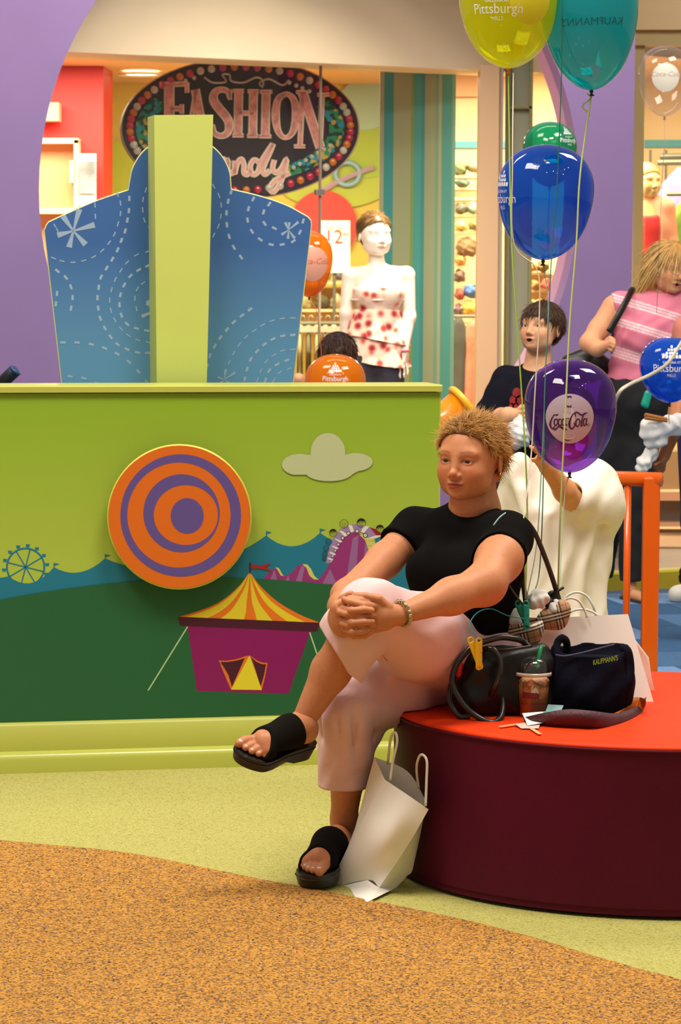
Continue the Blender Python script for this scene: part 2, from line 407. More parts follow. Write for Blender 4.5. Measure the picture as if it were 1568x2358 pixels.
for i in range(N):
    j = (i+1) % N; F.append((i, j, N+j, N+i)); F.append((2*N+j, 2*N+i, 3*N+i, 3*N+j)); F.append((N+i, N+j, 3*N+j, 3*N+i))
V2 = list(V)
for c in cor:       # corner fillers
    d = [np.linalg.norm(c-q) for q in outer]; best = None
    for i in range(N):
        a, b = outer[i], outer[(i+1) % N]
        s = (abs(a[2]-c[2]) < 1e-6 and abs(np.dot(b-c, wu)) < 1e-6) or (abs(b[2]-c[2]) < 1e-6 and abs(np.dot(a-c, wu)) < 1e-6)
        if s: best = i
    if best is not None:
        k = len(V2); V2 += [c, c-wn*TH]; F.append((N+best, N+(best+1) % N, k)); F.append((3*N+(best+1) % N, 3*N+best, k+1))
        F += [(N+best, k, k+1, 3*N+best), (k, N+(best+1) % N, 3*N+(best+1) % N, k+1)]
wall = tag(mk('wall_purple', V2, F, m_purple), kind='structure')
for nm, e0, e1, mt in (('front_reveal', 0, -TH*.45, m_lilac), ('back_reveal', -TH*.45, -TH, m_pink)):
    V = [q+wn*e0 for q in oval]+[q+wn*e1 for q in oval]+[mid+(q-mid)*1.01+wn*e0 for q in oval]+[mid+(q-mid)*1.01+wn*e1 for q in oval]; F = []
    for i in range(N):
        j = (i+1) % N; F += [(j, i, N+i, N+j), (2*N+i, 2*N+j, 3*N+j, 3*N+i)]
    mk(nm, V, F, mt, wall, smooth=True)
V, F = prism([xl*[1, 1, 0]+A([0, 0, .15])+wn*.015, xr*[1, 1, 0]+A([0, 0, .15])+wn*.015, xr*[1, 1, 0]+wn*.015, xl*[1, 1, 0]+wn*.015], wn, .012)
tag(mk('baseboard_purple', V, F, mat('olive_base', '#757058', .5)), kind='structure')

# ---- storefront of the sweet fashion shop behind the oval
m_cream = mat('cream_plaster', '#f0dcb8', .55, (1.5, .05)); m_peach = mat('peach_paint', '#e3bb8d', .55, (1.5, .05))
s0 = at(165, 113, 16.6); s1 = at(1110, 157, 17.9); su = unit((s1-s0)*[1, 1, 0]); sn = A([su[1], -su[0], 0])
def ons(px, py, e=0): return onp(px, py, s0+sn*e, sn)
HZ = 2.75
a, b = ons(-300, 100), ons(1250, 100)
tag(mk('wall_header', *prism([wz(a, 5), wz(b, 5), wz(b, HZ), wz(a, HZ)], sn, .45), m_cream), kind='structure')
ca_, cb_ = ons(-300, 100, -.3), ons(1250, 100, -.3)
tag(mk('ceiling_shop', *prism([wz(ca_, 2.99), wz(cb_, 2.99), (6, 24, 2.99), (-6, 24, 2.99)], (0, 0, 1), .05), m_peach), kind='structure')
tag(mk('floor_shop', *prism([(-6, 17.2, .012), (6, 17.2, .012), (6, 24, .012), (-6, 24, .012)], (0, 0, 1), .01), mat('shop_floor', '#b58e66', .4)), kind='structure')
for x, y in ((325, 167), (838, 207)):
    p = onp(x, y, (0, 0, 2.93), A([0, 0, 1.]))
    e = empty('recessed_light', p-A([0, 0, .012]), 'round recessed ceiling light %s the shop sign' % ('left of' if x < 500 else 'right of'), 'light', 'recessed shop lights')
    mk('trim_ring', *lathe([(.13, 0), (.16, -.01), (.16, .0), (.13, .012)], p-A([0, 0, .013]), 24, capb=False, capt=False), mat('lamp_trim', '#e8dcc8', .4), e)
    mk('lamp_lens', *lathe([(.125, 0), (.125, .01)], p-A([0, 0, .012]), 24), mat('lamp_glow', '#fff3d8', .5, emit=('#fff0cf', 6)), e)
# glass panes with joint and clip
def glass_mat(name, tint, fac):
    M = bpy.data.materials.new(name); M.use_nodes = True; nt = M.node_tree; nt.nodes.clear(); o = nt.nodes.new('ShaderNodeOutputMaterial')
    t = nt.nodes.new('ShaderNodeBsdfTransparent'); t.inputs[0].default_value = lin(tint); g = nt.nodes.new('ShaderNodeBsdfGlossy'); g.inputs['Roughness'].default_value = .02
    mx = nt.nodes.new('ShaderNodeMixShader'); nt.links.new(edge_fac(nt, .03*fac, .6*fac), mx.inputs[0])
    nt.links.new(t.outputs[0], mx.inputs[1]); nt.links.new(g.outputs[0], mx.inputs[2]); nt.links.new(mx.outputs[0], o.inputs[0]); return M
m_glass = glass_mat('shop_glass', '#f6fbf6', 1.0)
gl = tag(empty('window_1', ons(740, 900)*[1, 1, 0]), kind='structure')
for x0, x1 in ((-250, 738), (742, 1098)):
    a, b = ons(x0, 100, -.2), ons(x1, 100, -.2); mk('pane', *prism([wz(a, HZ), wz(b, HZ), wz(b, .05), wz(a, .05)], sn, .012), m_glass, gl)
a = ons(740, 100, -.2); mk('joint', *prism([wz(a, HZ)-su*.006, wz(a, HZ)+su*.006, wz(a, .05)+su*.006, wz(a, .05)-su*.006], sn, .014), mat('silicone_joint', '#8d7f6c', .5), gl)
mk('clip', *bbox8(ons(736, 443, -.19), (.06, .03, .035), .005, rotz(math.atan2(su[1], su[0]))), mat('steel_clip', '#a9a79c', .3, metal=.8), gl)
# shop walls
tag(pxbox('wall_back', -200, 60, 1300, 1500, 22.5, .1, mat('shop_yellow', '#dcc24c', .6)), kind='structure')
bw = bpy.data.objects['wall_back']
def disc(name, cx, cy, rx, ry, Y, col, parent, th=.02, rough=.55, n=40):
    return mk(name, *prism([at(x, y, Y) for x, y in ell2(cx, cy, rx, ry, n)], NY, th), mat('paint_'+col.strip('#'), col, rough), parent)
disc('painted_dot', 290, 455, 150, 130, 22.45, '#b5bd1f', bw); disc('painted_dot', 745, 520, 78, 82, 22.44, '#e0402c', bw)
disc('painted_dot', 850, 300, 80, 110, 22.46, '#a8c234', bw); disc('painted_dot', 770, 420, 130, 60, 22.47, '#b7c53a', bw); disc('painted_dot', 840, 240, 60, 60, 22.45, '#a9c9ad', bw)
disc('painted_dot', 640, 700, 60, 120, 22.46, '#c8b64c', bw)
rg = [at(x, y, 22.43) for x, y in ell2(800, 400, 28, 26, 24)]
mk('painted_ring', *tube(rg, .02, 6, True), mat('pale_blue_paint', '#8fb8c4', .5), bw)
mk('painted_curl', *tube(catmull([at(x, y, 22.43) for x, y in ((860, 385), (820, 400), (775, 420), (740, 440))], 6), .02, 6), mat('lilac_paint', '#b9a0b4', .5), bw)
# red bay on the left with cabinet, box and poster
m_red = mat('red_paint', '#c8150f', .5)
rw = tag(pxbox('wall_red', -250, 150, 238, 1200, 20.6, .5, m_red), kind='structure')
mk('side_return', *prism([at(238, 150, 20.6), at(259, 152, 21.2), at(259, 1200, 21.2), at(238, 1200, 20.6)], (.7, -.7, 0), .05), mat('red_paint_side', '#c8150f', .5), rw)
cab = empty('wall_cabinet', at(110, 640, 20.4), 'peach open wall cabinet against the red shop wall', 'cabinet')
mk('back_panel', *prism(pxquad(-60, 326, 176, 640, 20.55), NY, .05), mat('peach_cabinet', '#e0a070', .5), cab)
for nm, q in (('top_edge', (-60, 318, 180, 330)), ('side_edge', (170, 322, 180, 640)), ('inner_ledge', (160, 370, 172, 420)), ('lower_shelf', (-60, 478, 172, 492))):
    mk(nm, *prism(pxquad(*q, 20.38), NY, .2), mat('peach_trim', '#efc193', .5), cab)
tag(pxbox('wall_box', 70, 236, 135, 278, 20.35, .2, mat('box_cream', '#d8a982', .5)), 'small cream box mounted high on the red shop wall', 'box')
ps = empty('poster', at(200, 474, 20.3), 'white portrait poster on the red shop wall', 'poster')
mk('sheet', *prism(pxquad(181, 354, 221, 474, 20.4), NY, .02), mat('poster_white', '#efe4d6', .5), ps)
mk('picture', *prism(pxquad(182, 371, 220, 446, 20.385), NY, .008), mat('poster_picture', '#8d8789', .5, (6, .6)), ps)

# ---- striped banner column
bn = empty('striped_banner', at(965, 1250, 18.3)*[1, 1, 0], 'tall teal and grey striped banner beside the white mannequin', 'banner')
for i, (x0, x1, c) in enumerate(((876, 886, '#a9a78b'), (886, 908, '#31909c'), (908, 948, '#a2a384'), (948, 954, '#8d9a2e'), (954, 972, '#48a0a6'), (972, 980, '#3d929c'), (980, 1004, '#a3a98f'), (1004, 1012, '#77aaa2'), (1012, 1019, '#b5b494'), (1019, 1043, '#4aa6ac'), (1043, 1051, '#7fb8b2'))):
    mk('stripe', *prism([at(x0, 60, 18.3), at(x1, 60, 18.3), at(x1-10, 1250, 18.3), at(x0-10, 1250, 18.3)], NY, .05+.004*(i % 3)), mat('stripe_'+c[1:], c, .55), bn)
# cream pillar and shop frame to the right of it
pl_ = tag(mk('wall_pillar', *prism([at(1106, 150, 17.8), at(1150, 150, 17.8), at(1140, 1400, 17.8), at(1092, 1400, 17.8)], NY, .35), mat('pillar_cream', '#e2bc92', .5)), kind='structure')
mk('face_strip', *prism([at(1150, 150, 17.82), at(1160, 150, 17.82), at(1150, 1400, 17.82), at(1140, 1400, 17.82)], NY, .3), mat('pillar_grey', '#b9a88c', .5), pl_)
fr = tag(mk('window_2', *prism([at(1166, 90, 17.9), at(1176, 90, 17.9), at(1168, 1300, 17.9), at(1158, 1300, 17.9)], NY, .1), mat('olive_frame', '#8f8b5c', .5)), kind='structure')
mk('frosted_panel', *prism([at(1176, 90, 17.95), at(1222, 90, 17.95), at(1214, 1300, 17.95), at(1168, 1300, 17.95)], NY, .04), mat('frosted_glass', '#a3a48a', .3), fr)
mk('frame_post', *prism([at(1220, 90, 17.9), at(1228, 90, 17.9), at(1220, 1300, 17.9), at(1212, 1300, 17.9)], NY, .08), mat('olive_frame', '#8f8b5c', .5), fr)
mk('transom', *prism(pxquad(1176, 244, 1224, 250, 17.9), NY, .06), mat('olive_frame', '#8f8b5c', .5), fr)
# cream shop wall between banner and pillar with a teal rail and shelves of folded clothes
sw = tag(pxbox('wall_shelves', 1030, 150, 1400, 1250, 21.2, .1, mat('shop_cream', '#e6c596', .6)), kind='structure')
mk('teal_band', *prism(pxquad(1030, 325, 1300, 341, 21.17), NY, .05), mat('teal_band', '#4f9aa2', .5), sw)
mk('upper_panel', *prism(pxquad(1030, 150, 1108, 222, 21.1), NY, .05), mat('shop_peach', '#d3a274', .6), sw)
m_wood = mat('pale_shelf', '#d8b27c', .5)
su_ = empty('wall_shelving', at(1075, 1000, 20.8)*[1, 1, 0], 'pale wall shelves behind the striped banner', 'shelf')
for y in (404, 431, 455, 493, 532, 612, 650, 705, 745): mk('shelf_board', *prism(pxquad(1040, y, 1110, y+6, 20.7), NY, .35), m_wood, su_)
def lump(name, x0, y0, x1, y1, Y, col, label, cat, group, d=.25):
    """soft folded textile pile or bag: rounded box with sagging top"""
    P = [('e', at((x0+x1)/2, (y0+y1)/2, Y), (abs(x1-x0)/2*Y/FPX*.88, d/2, abs(y1-y0)/2*Y/FPX), None, .01), ('c', at(x0*.7+x1*.3, y1*.7+y0*.3, Y), at(x0*.3+x1*.7, y1*.7+y0*.3, Y), abs(y1-y0)*.28*Y/FPX, abs(y1-y0)*.3*Y/FPX, .02)]
    V, F = skin(P, .012, wr=(.012, [(70, 20, 130, 0), (-60, 80, 90, 1)])); o = mk(name, V, F, mat('cloth_'+col.strip('#'), col, .85), smooth=True); return tag(o, label, cat, group)
piles = [(1046, 375, 1074, 402, '#7e8a5c', 'moss'), (1075, 368, 1108, 395, '#b5a27c', 'tan'), (1048, 413, 1082, 430, '#5f7060', 'grey green'), (1048, 468, 1076, 490, '#6f6a58', 'grey'), (1078, 466, 1104, 490, '#9fbf9f', 'mint'),
         (1046, 508, 1076, 530, '#dbcf7c', 'pale yellow'), (1080, 508, 1104, 530, '#8d7f4f', 'olive'), (1048, 548, 1102, 590, '#7d5f3f', 'brown'), (1048, 588, 1072, 610, '#d19a56', 'amber'), (1046, 622, 1070, 648, '#6e5548', 'dark brown'),
         (1048, 664, 1070, 690, '#a44a3f', 'brick red'), (1066, 655, 1104, 684, '#4c6fae', 'blue'), (1062, 692, 1100, 728, '#e0b84c', 'mustard'), (1046, 700, 1062, 728, '#6d4a56', 'plum')]
for x0, y0, x1, y1, c, w in piles: lump('folded_clothes', x0, y0, x1, y1, 20.75, c, w+' folded clothing pile on the pale wall shelves', 'clothes', 'folded clothes on the shelves')
def garment(name, px, py, Y, w, h, col, label, group=None, yaw=0.0, pat=None, cat='garment', dp=1.0):
    """shirt on a hanger: shoulders, sleeves, folds, open hem; px,py top centre"""
    p = at(px, py, Y); R = rotz(yaw); n = 26; m_ = 14; V = []; F = []
    for j in range(m_):
        t = j/(m_-1)
        for i in range(n):
            a = 2*math.pi*i/n; half = w*(.22+.78*min(1, t*5)) if t < .2 else w*(1.0+.12*t)
            dep = .035+.03*t+.012*math.sin(5*a+3*t+px)*t; x = half*math.cos(a)*(1-.25*(t > .32)*(1)); y = dep*math.sin(a)*(1.2 if t < .3 else 1)
            V.append(R@A([x, y*dp, -h*t-.012*math.cos(3*a+px)*t])+p)
    for j in range(m_-1):
        for i in range(n): F.append((j*n+i, (j+1)*n+i, (j+1)*n+(i+1) % n, j*n+(i+1) % n))
    F.append(tuple(range(n))); F.append(tuple((m_-1)*n+i for i in range(n))[::-1])
    e = empty(name, p-A([0, 0, h]), label, cat, group)
    mt = pat or mat('cloth_'+col.strip('#'), col, .85, (30, .2))
    mk('cloth', V, F, mt, e, smooth=True)
    mk('hanger_hook', *tube(catmull([p+A(q) for q in ((0, 0, -.01), (0, 0, .04), (.015, 0, .06), (.03, 0, .045), (.022, 0, .03))], 4), .003, 5), mat('hanger_metal', '#a79f8f', .3, metal=.8), e)
    return e
mk('hang_rail', *tube([at(1036, 728, 20.3), at(1112, 728, 20.3)], .012, 8), mat('rail_metal', '#6f6a58', .4, metal=.6), su_)
garment('hanging_coat', 1056, 730, 20.3, .09, .75, '#3d3a30', 'dark charcoal coat hanging below the wall shelves', 'coats below the shelves')
garment('hanging_coat', 1090, 737, 20.3, .10, .62, '#bf6a4e', 'salmon coat hanging below the wall shelves', 'coats below the shelves')
# yellow lit corner right of the frame, with a display of trinkets
tag(pxbox('wall_corner', 1222, 90, 1330, 700, 20.9, .1, mat('shop_olive_cream', '#cdb677', .6)), kind='structure')
ds = empty('display_shelf', at(1245, 800, 20.2)*[1, 1, 0], 'small goods shelf seen beneath the big blue balloon', 'shelf')
for y in (627, 668, 712): mk('shelf_board', *prism(pxquad(1212, y, 1290, y+5, 20.2), NY, .69), m_wood, ds)
for k, (x, y, r, c, w) in enumerate(((1228, 615, 9, '#b0883c', 'ochre'), (1250, 612, 12, '#6d5a28', 'dark olive'), (1232, 655, 11, '#8b6a30', 'brown'), (1258, 652, 13, '#c2503a', 'red'), (1240, 700, 11, '#a08a48', 'khaki'), (1228, 698, 9, '#6f6d45', 'green'))):
    lump('trinket', x-r, y-r, x+r, y+r, 20.2, c, w+' trinket on the small shelf beneath the blue balloon', 'trinket', 'trinkets on the small shelf', .12)

# ---- second shop on the right edge
m_tan = mat('tan_frame', '#a8935c', .45, (3, .05))
tag(mk('window_3', *prism([at(1462, 60, 18.2), at(1486, 60, 18.2), at(1474, 1140, 18.2), at(1450, 1140, 18.2)], NY, .15), m_tan), kind='structure')
w3 = bpy.data.objects['window_3']
mk('pane', *prism(pxquad(1484, 98, 3600, 1130, 18.28), NY, .012), m_glass, w3)
mk('head_rail', *prism(pxquad(1455, 66, 3600, 104, 18.15), NY, .15), m_tan, w3)
tag(pxbox('wall_fascia', 1200, -400, 3600, 68, 18.1, .3, mat('fascia_cream', '#c9ab7f', .55)), kind='structure')
tag(pxbox('wall_right_shop', 1380, 40, 3900, 1300, 21.8, .1, mat('shop_cream_two', '#e8c693', .6)), kind='structure')
mk('teal_band', *prism(pxquad(1400, 322, 3900, 339, 21.77), NY, .05), mat('teal_band', '#4f9aa2', .5), bpy.data.objects['wall_right_shop'])
tag(mk('wall_right_base', *prism([at(1453, 1135, 18.2), at(3600, 1122, 18.2), at(3600, 1210, 18.2), at(1449, 1212, 18.2)], NY, .2), mat('grey_base', '#73695a', .5)), kind='structure')
tag(mk('trim_2', *prism([at(1453, 1133, 18.05), at(3600, 1123, 18.05), at(3600, 1150, 18.05), at(1453, 1153, 18.05)], NY, .2), mat('peach_ledge', '#dba77c', .4)), kind='structure')
tag(mk('trim_3', *prism([at(1449, 1203, 18.1), at(3600, 1200, 18.1), at(3600, 1210, 18.1), at(1449, 1213, 18.1)], NY, .2), mat('peach_ledge', '#dba77c', .4)), kind='structure')
# pale sills of the right shop window (inside)
tag(pxbox('floor_window_bed', 1450, 1040, 3700, 1138, 19.5, .3, mat('tan_bed', '#a67f55', .5)), kind='structure')
rb = empty('clothes_rail', at(1545, 372, 20.6), 'grey wall clothes rail in the right hand shop', 'rail')
mk('rail_bar', *tube([at(1520, 361, 20.6), at(1640, 358, 20.6)], .02, 8), mat('rail_metal', '#6f6a58', .4, metal=.6), rb)
mk('rail_bar', *tube([at(1514, 374, 20.4), at(1640, 372, 20.4)], .02, 8), mat('rail_metal', '#6f6a58', .4, metal=.6), rb)
mk('rail_bar', *tube([at(1535, 447, 19.8), at(1660, 445, 19.8)], .014, 8), mat('rail_metal', '#6f6a58', .4, metal=.6), rb)
for x in (1498, 1534): mk('upright', *tube([at(x, 345, 21.5), A([at(x, 345, 21.5)[0], 21.5, .02])], .008, 6), mat('rail_metal', '#6f6a58', .4, metal=.6), rb)
garment('lilac_jacket', 1572, 385, 20.4, .17, .75, '#8f74a0', 'lilac jacket hanging on the grey rail in the right shop')
garment('green_top', 1590, 455, 19.8, .15, .6, '#6f8a25', 'olive green top hanging in the right shop window')

# ---------------------------------------------------------------- play area counter wall with mural
A0, A1 = floor_at(0, 1787), floor_at(1009, 1757); ku = unit(A1-A0); kn = A([ku[1], -ku[0], 0]); KP = A0-kn*.05
def onk(px, py, e=0.0): return onp(px, py, KP+kn*e, kn)
kz_top = onk(500, 905)[2]; kL = KP-ku*.45; kR = onk(1009, 1300)
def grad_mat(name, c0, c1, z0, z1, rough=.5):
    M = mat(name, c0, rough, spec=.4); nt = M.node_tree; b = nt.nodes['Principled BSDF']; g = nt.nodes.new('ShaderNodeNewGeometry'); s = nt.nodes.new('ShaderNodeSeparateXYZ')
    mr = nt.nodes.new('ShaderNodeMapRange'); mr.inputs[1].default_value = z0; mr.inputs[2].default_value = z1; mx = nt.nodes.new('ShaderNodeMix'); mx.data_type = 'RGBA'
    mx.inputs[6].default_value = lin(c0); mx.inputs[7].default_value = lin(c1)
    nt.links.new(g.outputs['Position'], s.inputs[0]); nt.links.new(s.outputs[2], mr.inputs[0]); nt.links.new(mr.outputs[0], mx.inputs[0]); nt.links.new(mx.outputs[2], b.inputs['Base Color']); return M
m_lime = mat('lime_laminate', '#b1b44e', .4, (2, .03)); m_base = mat('lime_vinyl_base', '#b4b850', .26, (2, .03))
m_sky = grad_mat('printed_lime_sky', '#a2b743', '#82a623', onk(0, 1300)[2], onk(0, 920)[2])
ct = empty('mural_counter', (kL+kR)/2*[1, 1, 0], 'low lime green play counter wall with a printed fairground mural', 'counter')
kt = .20
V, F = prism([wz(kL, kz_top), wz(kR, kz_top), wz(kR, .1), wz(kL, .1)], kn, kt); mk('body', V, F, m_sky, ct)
cz = onk(500, 887)[2]
V = []; prof = [(.012, kz_top+.003), (.012, cz-.004), (.008, cz), (-kt-.01, cz), (-kt-.012, cz-.004), (-kt-.012, kz_top+.003)]
for q in (kL, kR+ku*.006): V += [q*[1, 1, 0]+kn*a+A([0, 0, z]) for a, z in prof]
mk('cap', V, [(i, (i+1) % 6, 6+(i+1) % 6, 6+i) for i in range(6)]+[tuple(range(6))[::-1], tuple(range(6, 12))], m_lime, ct)
mk('end_panel', *prism([wz(kR, kz_top)+ku*.004, wz(kR, kz_top)-kn*kt+ku*.004, wz(kR, .1)-kn*kt+ku*.004, wz(kR, .1)+ku*.004], ku, .004), m_lime, ct)
zb1 = onk(0, 1670, .02)[2]; zb2 = onk(0, 1737, .045)[2]
prof = [(.001, zb1+.005), (.012, zb1+.004), (.021, zb1-.005), (.022, zb2+.004)]
prof2 = [(.022, zb2+.004), (.034, zb2+.002), (.045, zb2-.006), (.050, zb2-.02), (.050, .004), (0, .004)]
for nm, pr, mt in (('kick_panel', prof, m_lime), ('bumper', prof2, m_base)):
    V = []; k = len(pr)
    for q in (kL, kR): V += [q*[1, 1, 0]+kn*a+A([0, 0, z]) for a, z in pr]
    mk(nm, V, [(i, i+1, k+i+1, k+i) for i in range(k-1)]+[tuple(range(k))[::-1], tuple(range(k, 2*k))], mt, ct, autos=50)
EK = [.0004]
def decal(name, pts, col, rough=.5, parent=None, sm=False):
    EK[0] += .00003; e = EK[0]
    P = catmull(pts, 6, True) if sm else pts
    return mk(name, *prism([onk(x, y, e) for x, y in P], kn, .0005), mat('print_'+col.strip('#'), col, rough, spec=.4), parent or ct)
def decal_strokes(name, strokes, col, parent=None):
    EK[0] += .00003; V2, F = join2([stroke2(*s) for s in strokes]); V = [onk(x, y, EK[0]) for x, y in V2]
    return mk(name, V, F, mat('print_'+col.strip('#'), col, .5, spec=.4), parent or ct)
BLUE = '#14708e'
# ferris wheel
cx, cy = 59, 1306; st = [([(cx+43*math.cos(a), cy+43*math.sin(a)) for a in np.linspace(0, 2*math.pi, 33)], 4.2)]
for k in range(8):
    a = .25+k*math.pi/4; st.append(([(cx, cy), (cx+42*math.cos(a), cy+42*math.sin(a))], 3, 1, False))
fw = decal_strokes('ferris_wheel', st, BLUE)
for k in range(14):
    a = -math.pi/2+.1+k*2*math.pi/14; gx, gy = cx+50*math.cos(a), cy+50*math.sin(a)
    if gy < 1330: decal('gondola', [(gx-5, gy-3), (gx+5, gy-3), (gx+3.5, gy+4), (gx-3.5, gy+4)], BLUE, parent=fw)
def scal(p, q, sag, n=10):
    return [(p[0]+(q[0]-p[0])*t, p[1]+(q[1]-p[1])*t+sag*4*t*(1-t)) for t in np.linspace(0, 1, n)][:-1]
top = scal((-300, 1340), (-90, 1300), 20)+scal((-90, 1300), (20, 1327), 14)+scal((20, 1327), (124, 1306), 26)+scal((124, 1306), (242, 1286), 22)+scal((242, 1286), (430, 1290), 20)+scal((430, 1290), (613, 1233), 20)+scal((613, 1233), (737, 1227), 28)+scal((737, 1227), (880, 1232), 26)+scal((880, 1232), (1005, 1240), 26)+[(1005, 1240)]
bh = decal('blue_tents', top+[(1005, 1420), (-300, 1470)], BLUE)
for x, y in ((124, 1306), (242, 1286), (613, 1233), (737, 1227)):
    decal('pennant', [(x-.8, y+2), (x-.8, y-10), (x+13, y-7), (x+1.5, y-3), (x+1.5, y+2)], BLUE, parent=bh)
# roller coaster
def arc(c, rx, ry, a0, a1, n=14): return [(c[0]+rx*math.cos(a), c[1]+ry*math.sin(a)) for a in np.linspace(a0, a1, n)]
PUR = '#8a2d73'; LIL = '#8d5f94'
co = decal('coaster_hill', [(712, 1345), (735, 1333), (752, 1310), (770, 1270), (785, 1243), (800, 1230), (820, 1225), (836, 1233), (846, 1260), (852, 1300), (858, 1345), (858, 1362), (712, 1348)], PUR)
decal('coaster_hill', [(605, 1334), (612, 1325), (622, 1315), (632, 1308), (640, 1312), (648, 1322), (660, 1326), (672, 1318), (685, 1302), (697, 1298), (706, 1308), (712, 1325), (728, 1335), (750, 1333), (750, 1352), (605, 1338)], PUR, parent=co)
for s in ([(742, 1345), (760, 1310), (776, 1345)], [(795, 1350), (812, 1240), (826, 1232), (818, 1350)], [(836, 1350), (840, 1250), (847, 1262), (856, 1350)], [(680, 1342), (694, 1302), (702, 1304), (694, 1344)], [(622, 1335), (632, 1311), (638, 1336)], [(655, 1340), (664, 1325), (668, 1341)]):
    decal('coaster_stripe', s, LIL, parent=co)
tr = decal('coaster_track', [(828, 1232), (845, 1228), (862, 1242), (870, 1270), (874, 1310), (876, 1360), (856, 1360), (853, 1300), (847, 1262), (840, 1243)], '#bfc063', parent=co)
decal('coaster_track', [(696, 1299), (708, 1300), (716, 1310), (724, 1326), (734, 1335), (722, 1334), (712, 1325), (706, 1308)], '#bfc063', parent=co)
decal('coaster_track', [(634, 1306), (642, 1308), (650, 1322), (654, 1327), (646, 1325), (640, 1314)], '#bfc063', parent=co)
decal_strokes('track_lines', [([(846+q*.6, 1246+q*11), (866+q*1.0, 1246+q*11)], .9, 1, False) for q in range(9)], '#8a9440', co)
tc_ = decal('coaster_train', [(750, 1297), (756, 1266), (766, 1241), (782, 1220), (802, 1209), (822, 1207), (842, 1211), (860, 1218), (882, 1232), (862, 1240), (846, 1238), (834, 1226), (818, 1223), (800, 1229), (786, 1243), (774, 1267), (764, 1297)], '#927ba8', parent=ct)
decal('train_nose', [(851, 1214), (864, 1218), (884, 1233), (866, 1233)], '#8f1232', parent=tc_)
for w in ([(866, 1233), (884, 1233), (862, 1240), (846, 1239)], [(838, 1210), (850, 1213), (838, 1227), (831, 1225)], [(802, 1209), (811, 1210), (815, 1224), (808, 1226)], [(781, 1223), (787, 1222), (802, 1232), (794, 1236)], [(769, 1240), (774, 1241), (789, 1246), (784, 1250)], [(763, 1257), (768, 1257), (780, 1262), (775, 1265)], [(757, 1272), (762, 1271), (774, 1276), (769, 1279)], [(753, 1286), (757, 1284), (768, 1289), (763, 1291)]):
    decal('train_gap', w, '#d6d3d0', parent=tc_)
for x, y, r in ((841, 1233, 5.5), (822, 1223, 5), (802, 1228, 4.5), (789, 1239, 4), (779, 1254, 3.6), (772, 1268, 3.3), (766, 1281, 3), (762, 1293, 2.6)):
    decal('train_wheel', ell2(x, y, r, r, 14), '#1d1418', parent=tc_); decal('train_wheel_rim', ell2(x, y, r*.66, r*.66, 12), '#e6dfe0', parent=tc_); decal('train_wheel_hub', ell2(x, y, r*.25, r*.25, 8), '#1d1418', parent=tc_)
for x, y, r, dk in ((875, 1218, 9, 1), (832, 1204, 10, 1), (792, 1206, 9.5, 0), (767, 1227, 8.5, 1), (757, 1247, 7, 2), (751, 1263, 6.5, 2), (748, 1276, 6, 2), (747, 1287, 4, 2)):
    col = '#123a44' if dk == 2 else '#26330f'
    decal_strokes('rider_face', [(ell2(x, y, r, r, 18).tolist()+[(x+r, y)], .9), (ell2(x-3, y, 2, 2, 8).tolist(), .6), (ell2(x+3, y, 2, 2, 8).tolist(), .6), ([(x-3, y+r*.5), (x, y+r*.65), (x+3, y+r*.5)], .7)], col, tc_)
    if dk == 1: decal('rider_hair', arc((x, y), r*1.05, r*1.05, math.pi*1.0, math.pi*1.9, 10)+[(x+r*.5, y-r*.45), (x-r*.3, y-r*.5)], '#0d1505', parent=tc_)
# dark green ground
gh = [(-300, 1442), (0, 1381), (100, 1363), (200, 1349), (300, 1339), (400, 1333), (500, 1330), (600, 1333), (700, 1340), (800, 1351), (950, 1376), (1005, 1386)]
decal('green_ground', catmull(gh, 4).tolist()+[(1005, 1633), (0, 1668), (-300, 1680)], '#1d5a36')
# circus tent
tent = decal('tent_wall', [(432, 1441), (715, 1453), (664, 1598), (453, 1591)], '#82085c')
rl = catmull([(575, 1317), (548, 1352), (506, 1386), (460, 1406), (410, 1421)], 5); rr = catmull([(575, 1317), (601, 1351), (640, 1386), (690, 1415), (737, 1434)], 5)
decal('tent_roof', rl.tolist()+rr.tolist()[::-1], '#d9701a', parent=tent)
def roofpt(fr_, t):
    i = t*(len(rl)-1); k = int(min(i, len(rl)-2)); w = i-k; a = rl[k]*(1-w)+rl[k+1]*w; b = rr[k]*(1-w)+rr[k+1]*w; return a*(1-fr_)+b*fr_
for x0, x1 in ((427, 477), (507, 561), (591, 628), (662, 703)):
    f0, f1 = (x0-410)/327, (x1-410)/327; T = np.linspace(.04, 1, 14)
    decal('tent_stripe', [roofpt(f0, t) for t in T]+[roofpt(f1, t) for t in T[::-1]], '#d9c32c', parent=tent)
decal('tent_valance', [(409, 1420), (738, 1434), (730, 1455), (414, 1441)], '#451029', parent=tent)
decal('tent_flap', scal((503, 1521), (571, 1508), 5)+[(574, 1510), (534, 1588)]+scal((532, 1588), (503, 1521), 0)+[(520, 1548)], '#d9701a', parent=tent)
decal('tent_flap_inner', scal((507, 1524), (571, 1512), 4)+[(534, 1582), (526, 1555), (515, 1536)], '#451029', parent=tent)
decal('tent_flap', scal((578, 1510), (621, 1525), 7)+[(611, 1555), (603, 1588), (596, 1575)], '#d9701a', parent=tent)
decal('tent_flap_inner', scal((579, 1513), (617, 1528), 7)+[(608, 1555), (600, 1582)], '#451029', parent=tent)
decal('tent_door', [(575, 1509), (603, 1589), (532, 1588)], '#d9c92c', parent=tent)
decal_strokes('guy_rope', [([(432, 1443), (341, 1590)], 3, 1, False)], '#a9c79a', tent)
decal_strokes('guy_rope', [([(713, 1456), (738, 1530)], 3, 1, False)], '#a9c79a', tent)
decal_strokes('flag_pole', [([(576, 1320), (576, 1295)], 2.4, 1, False)], '#3d0d20', tent)
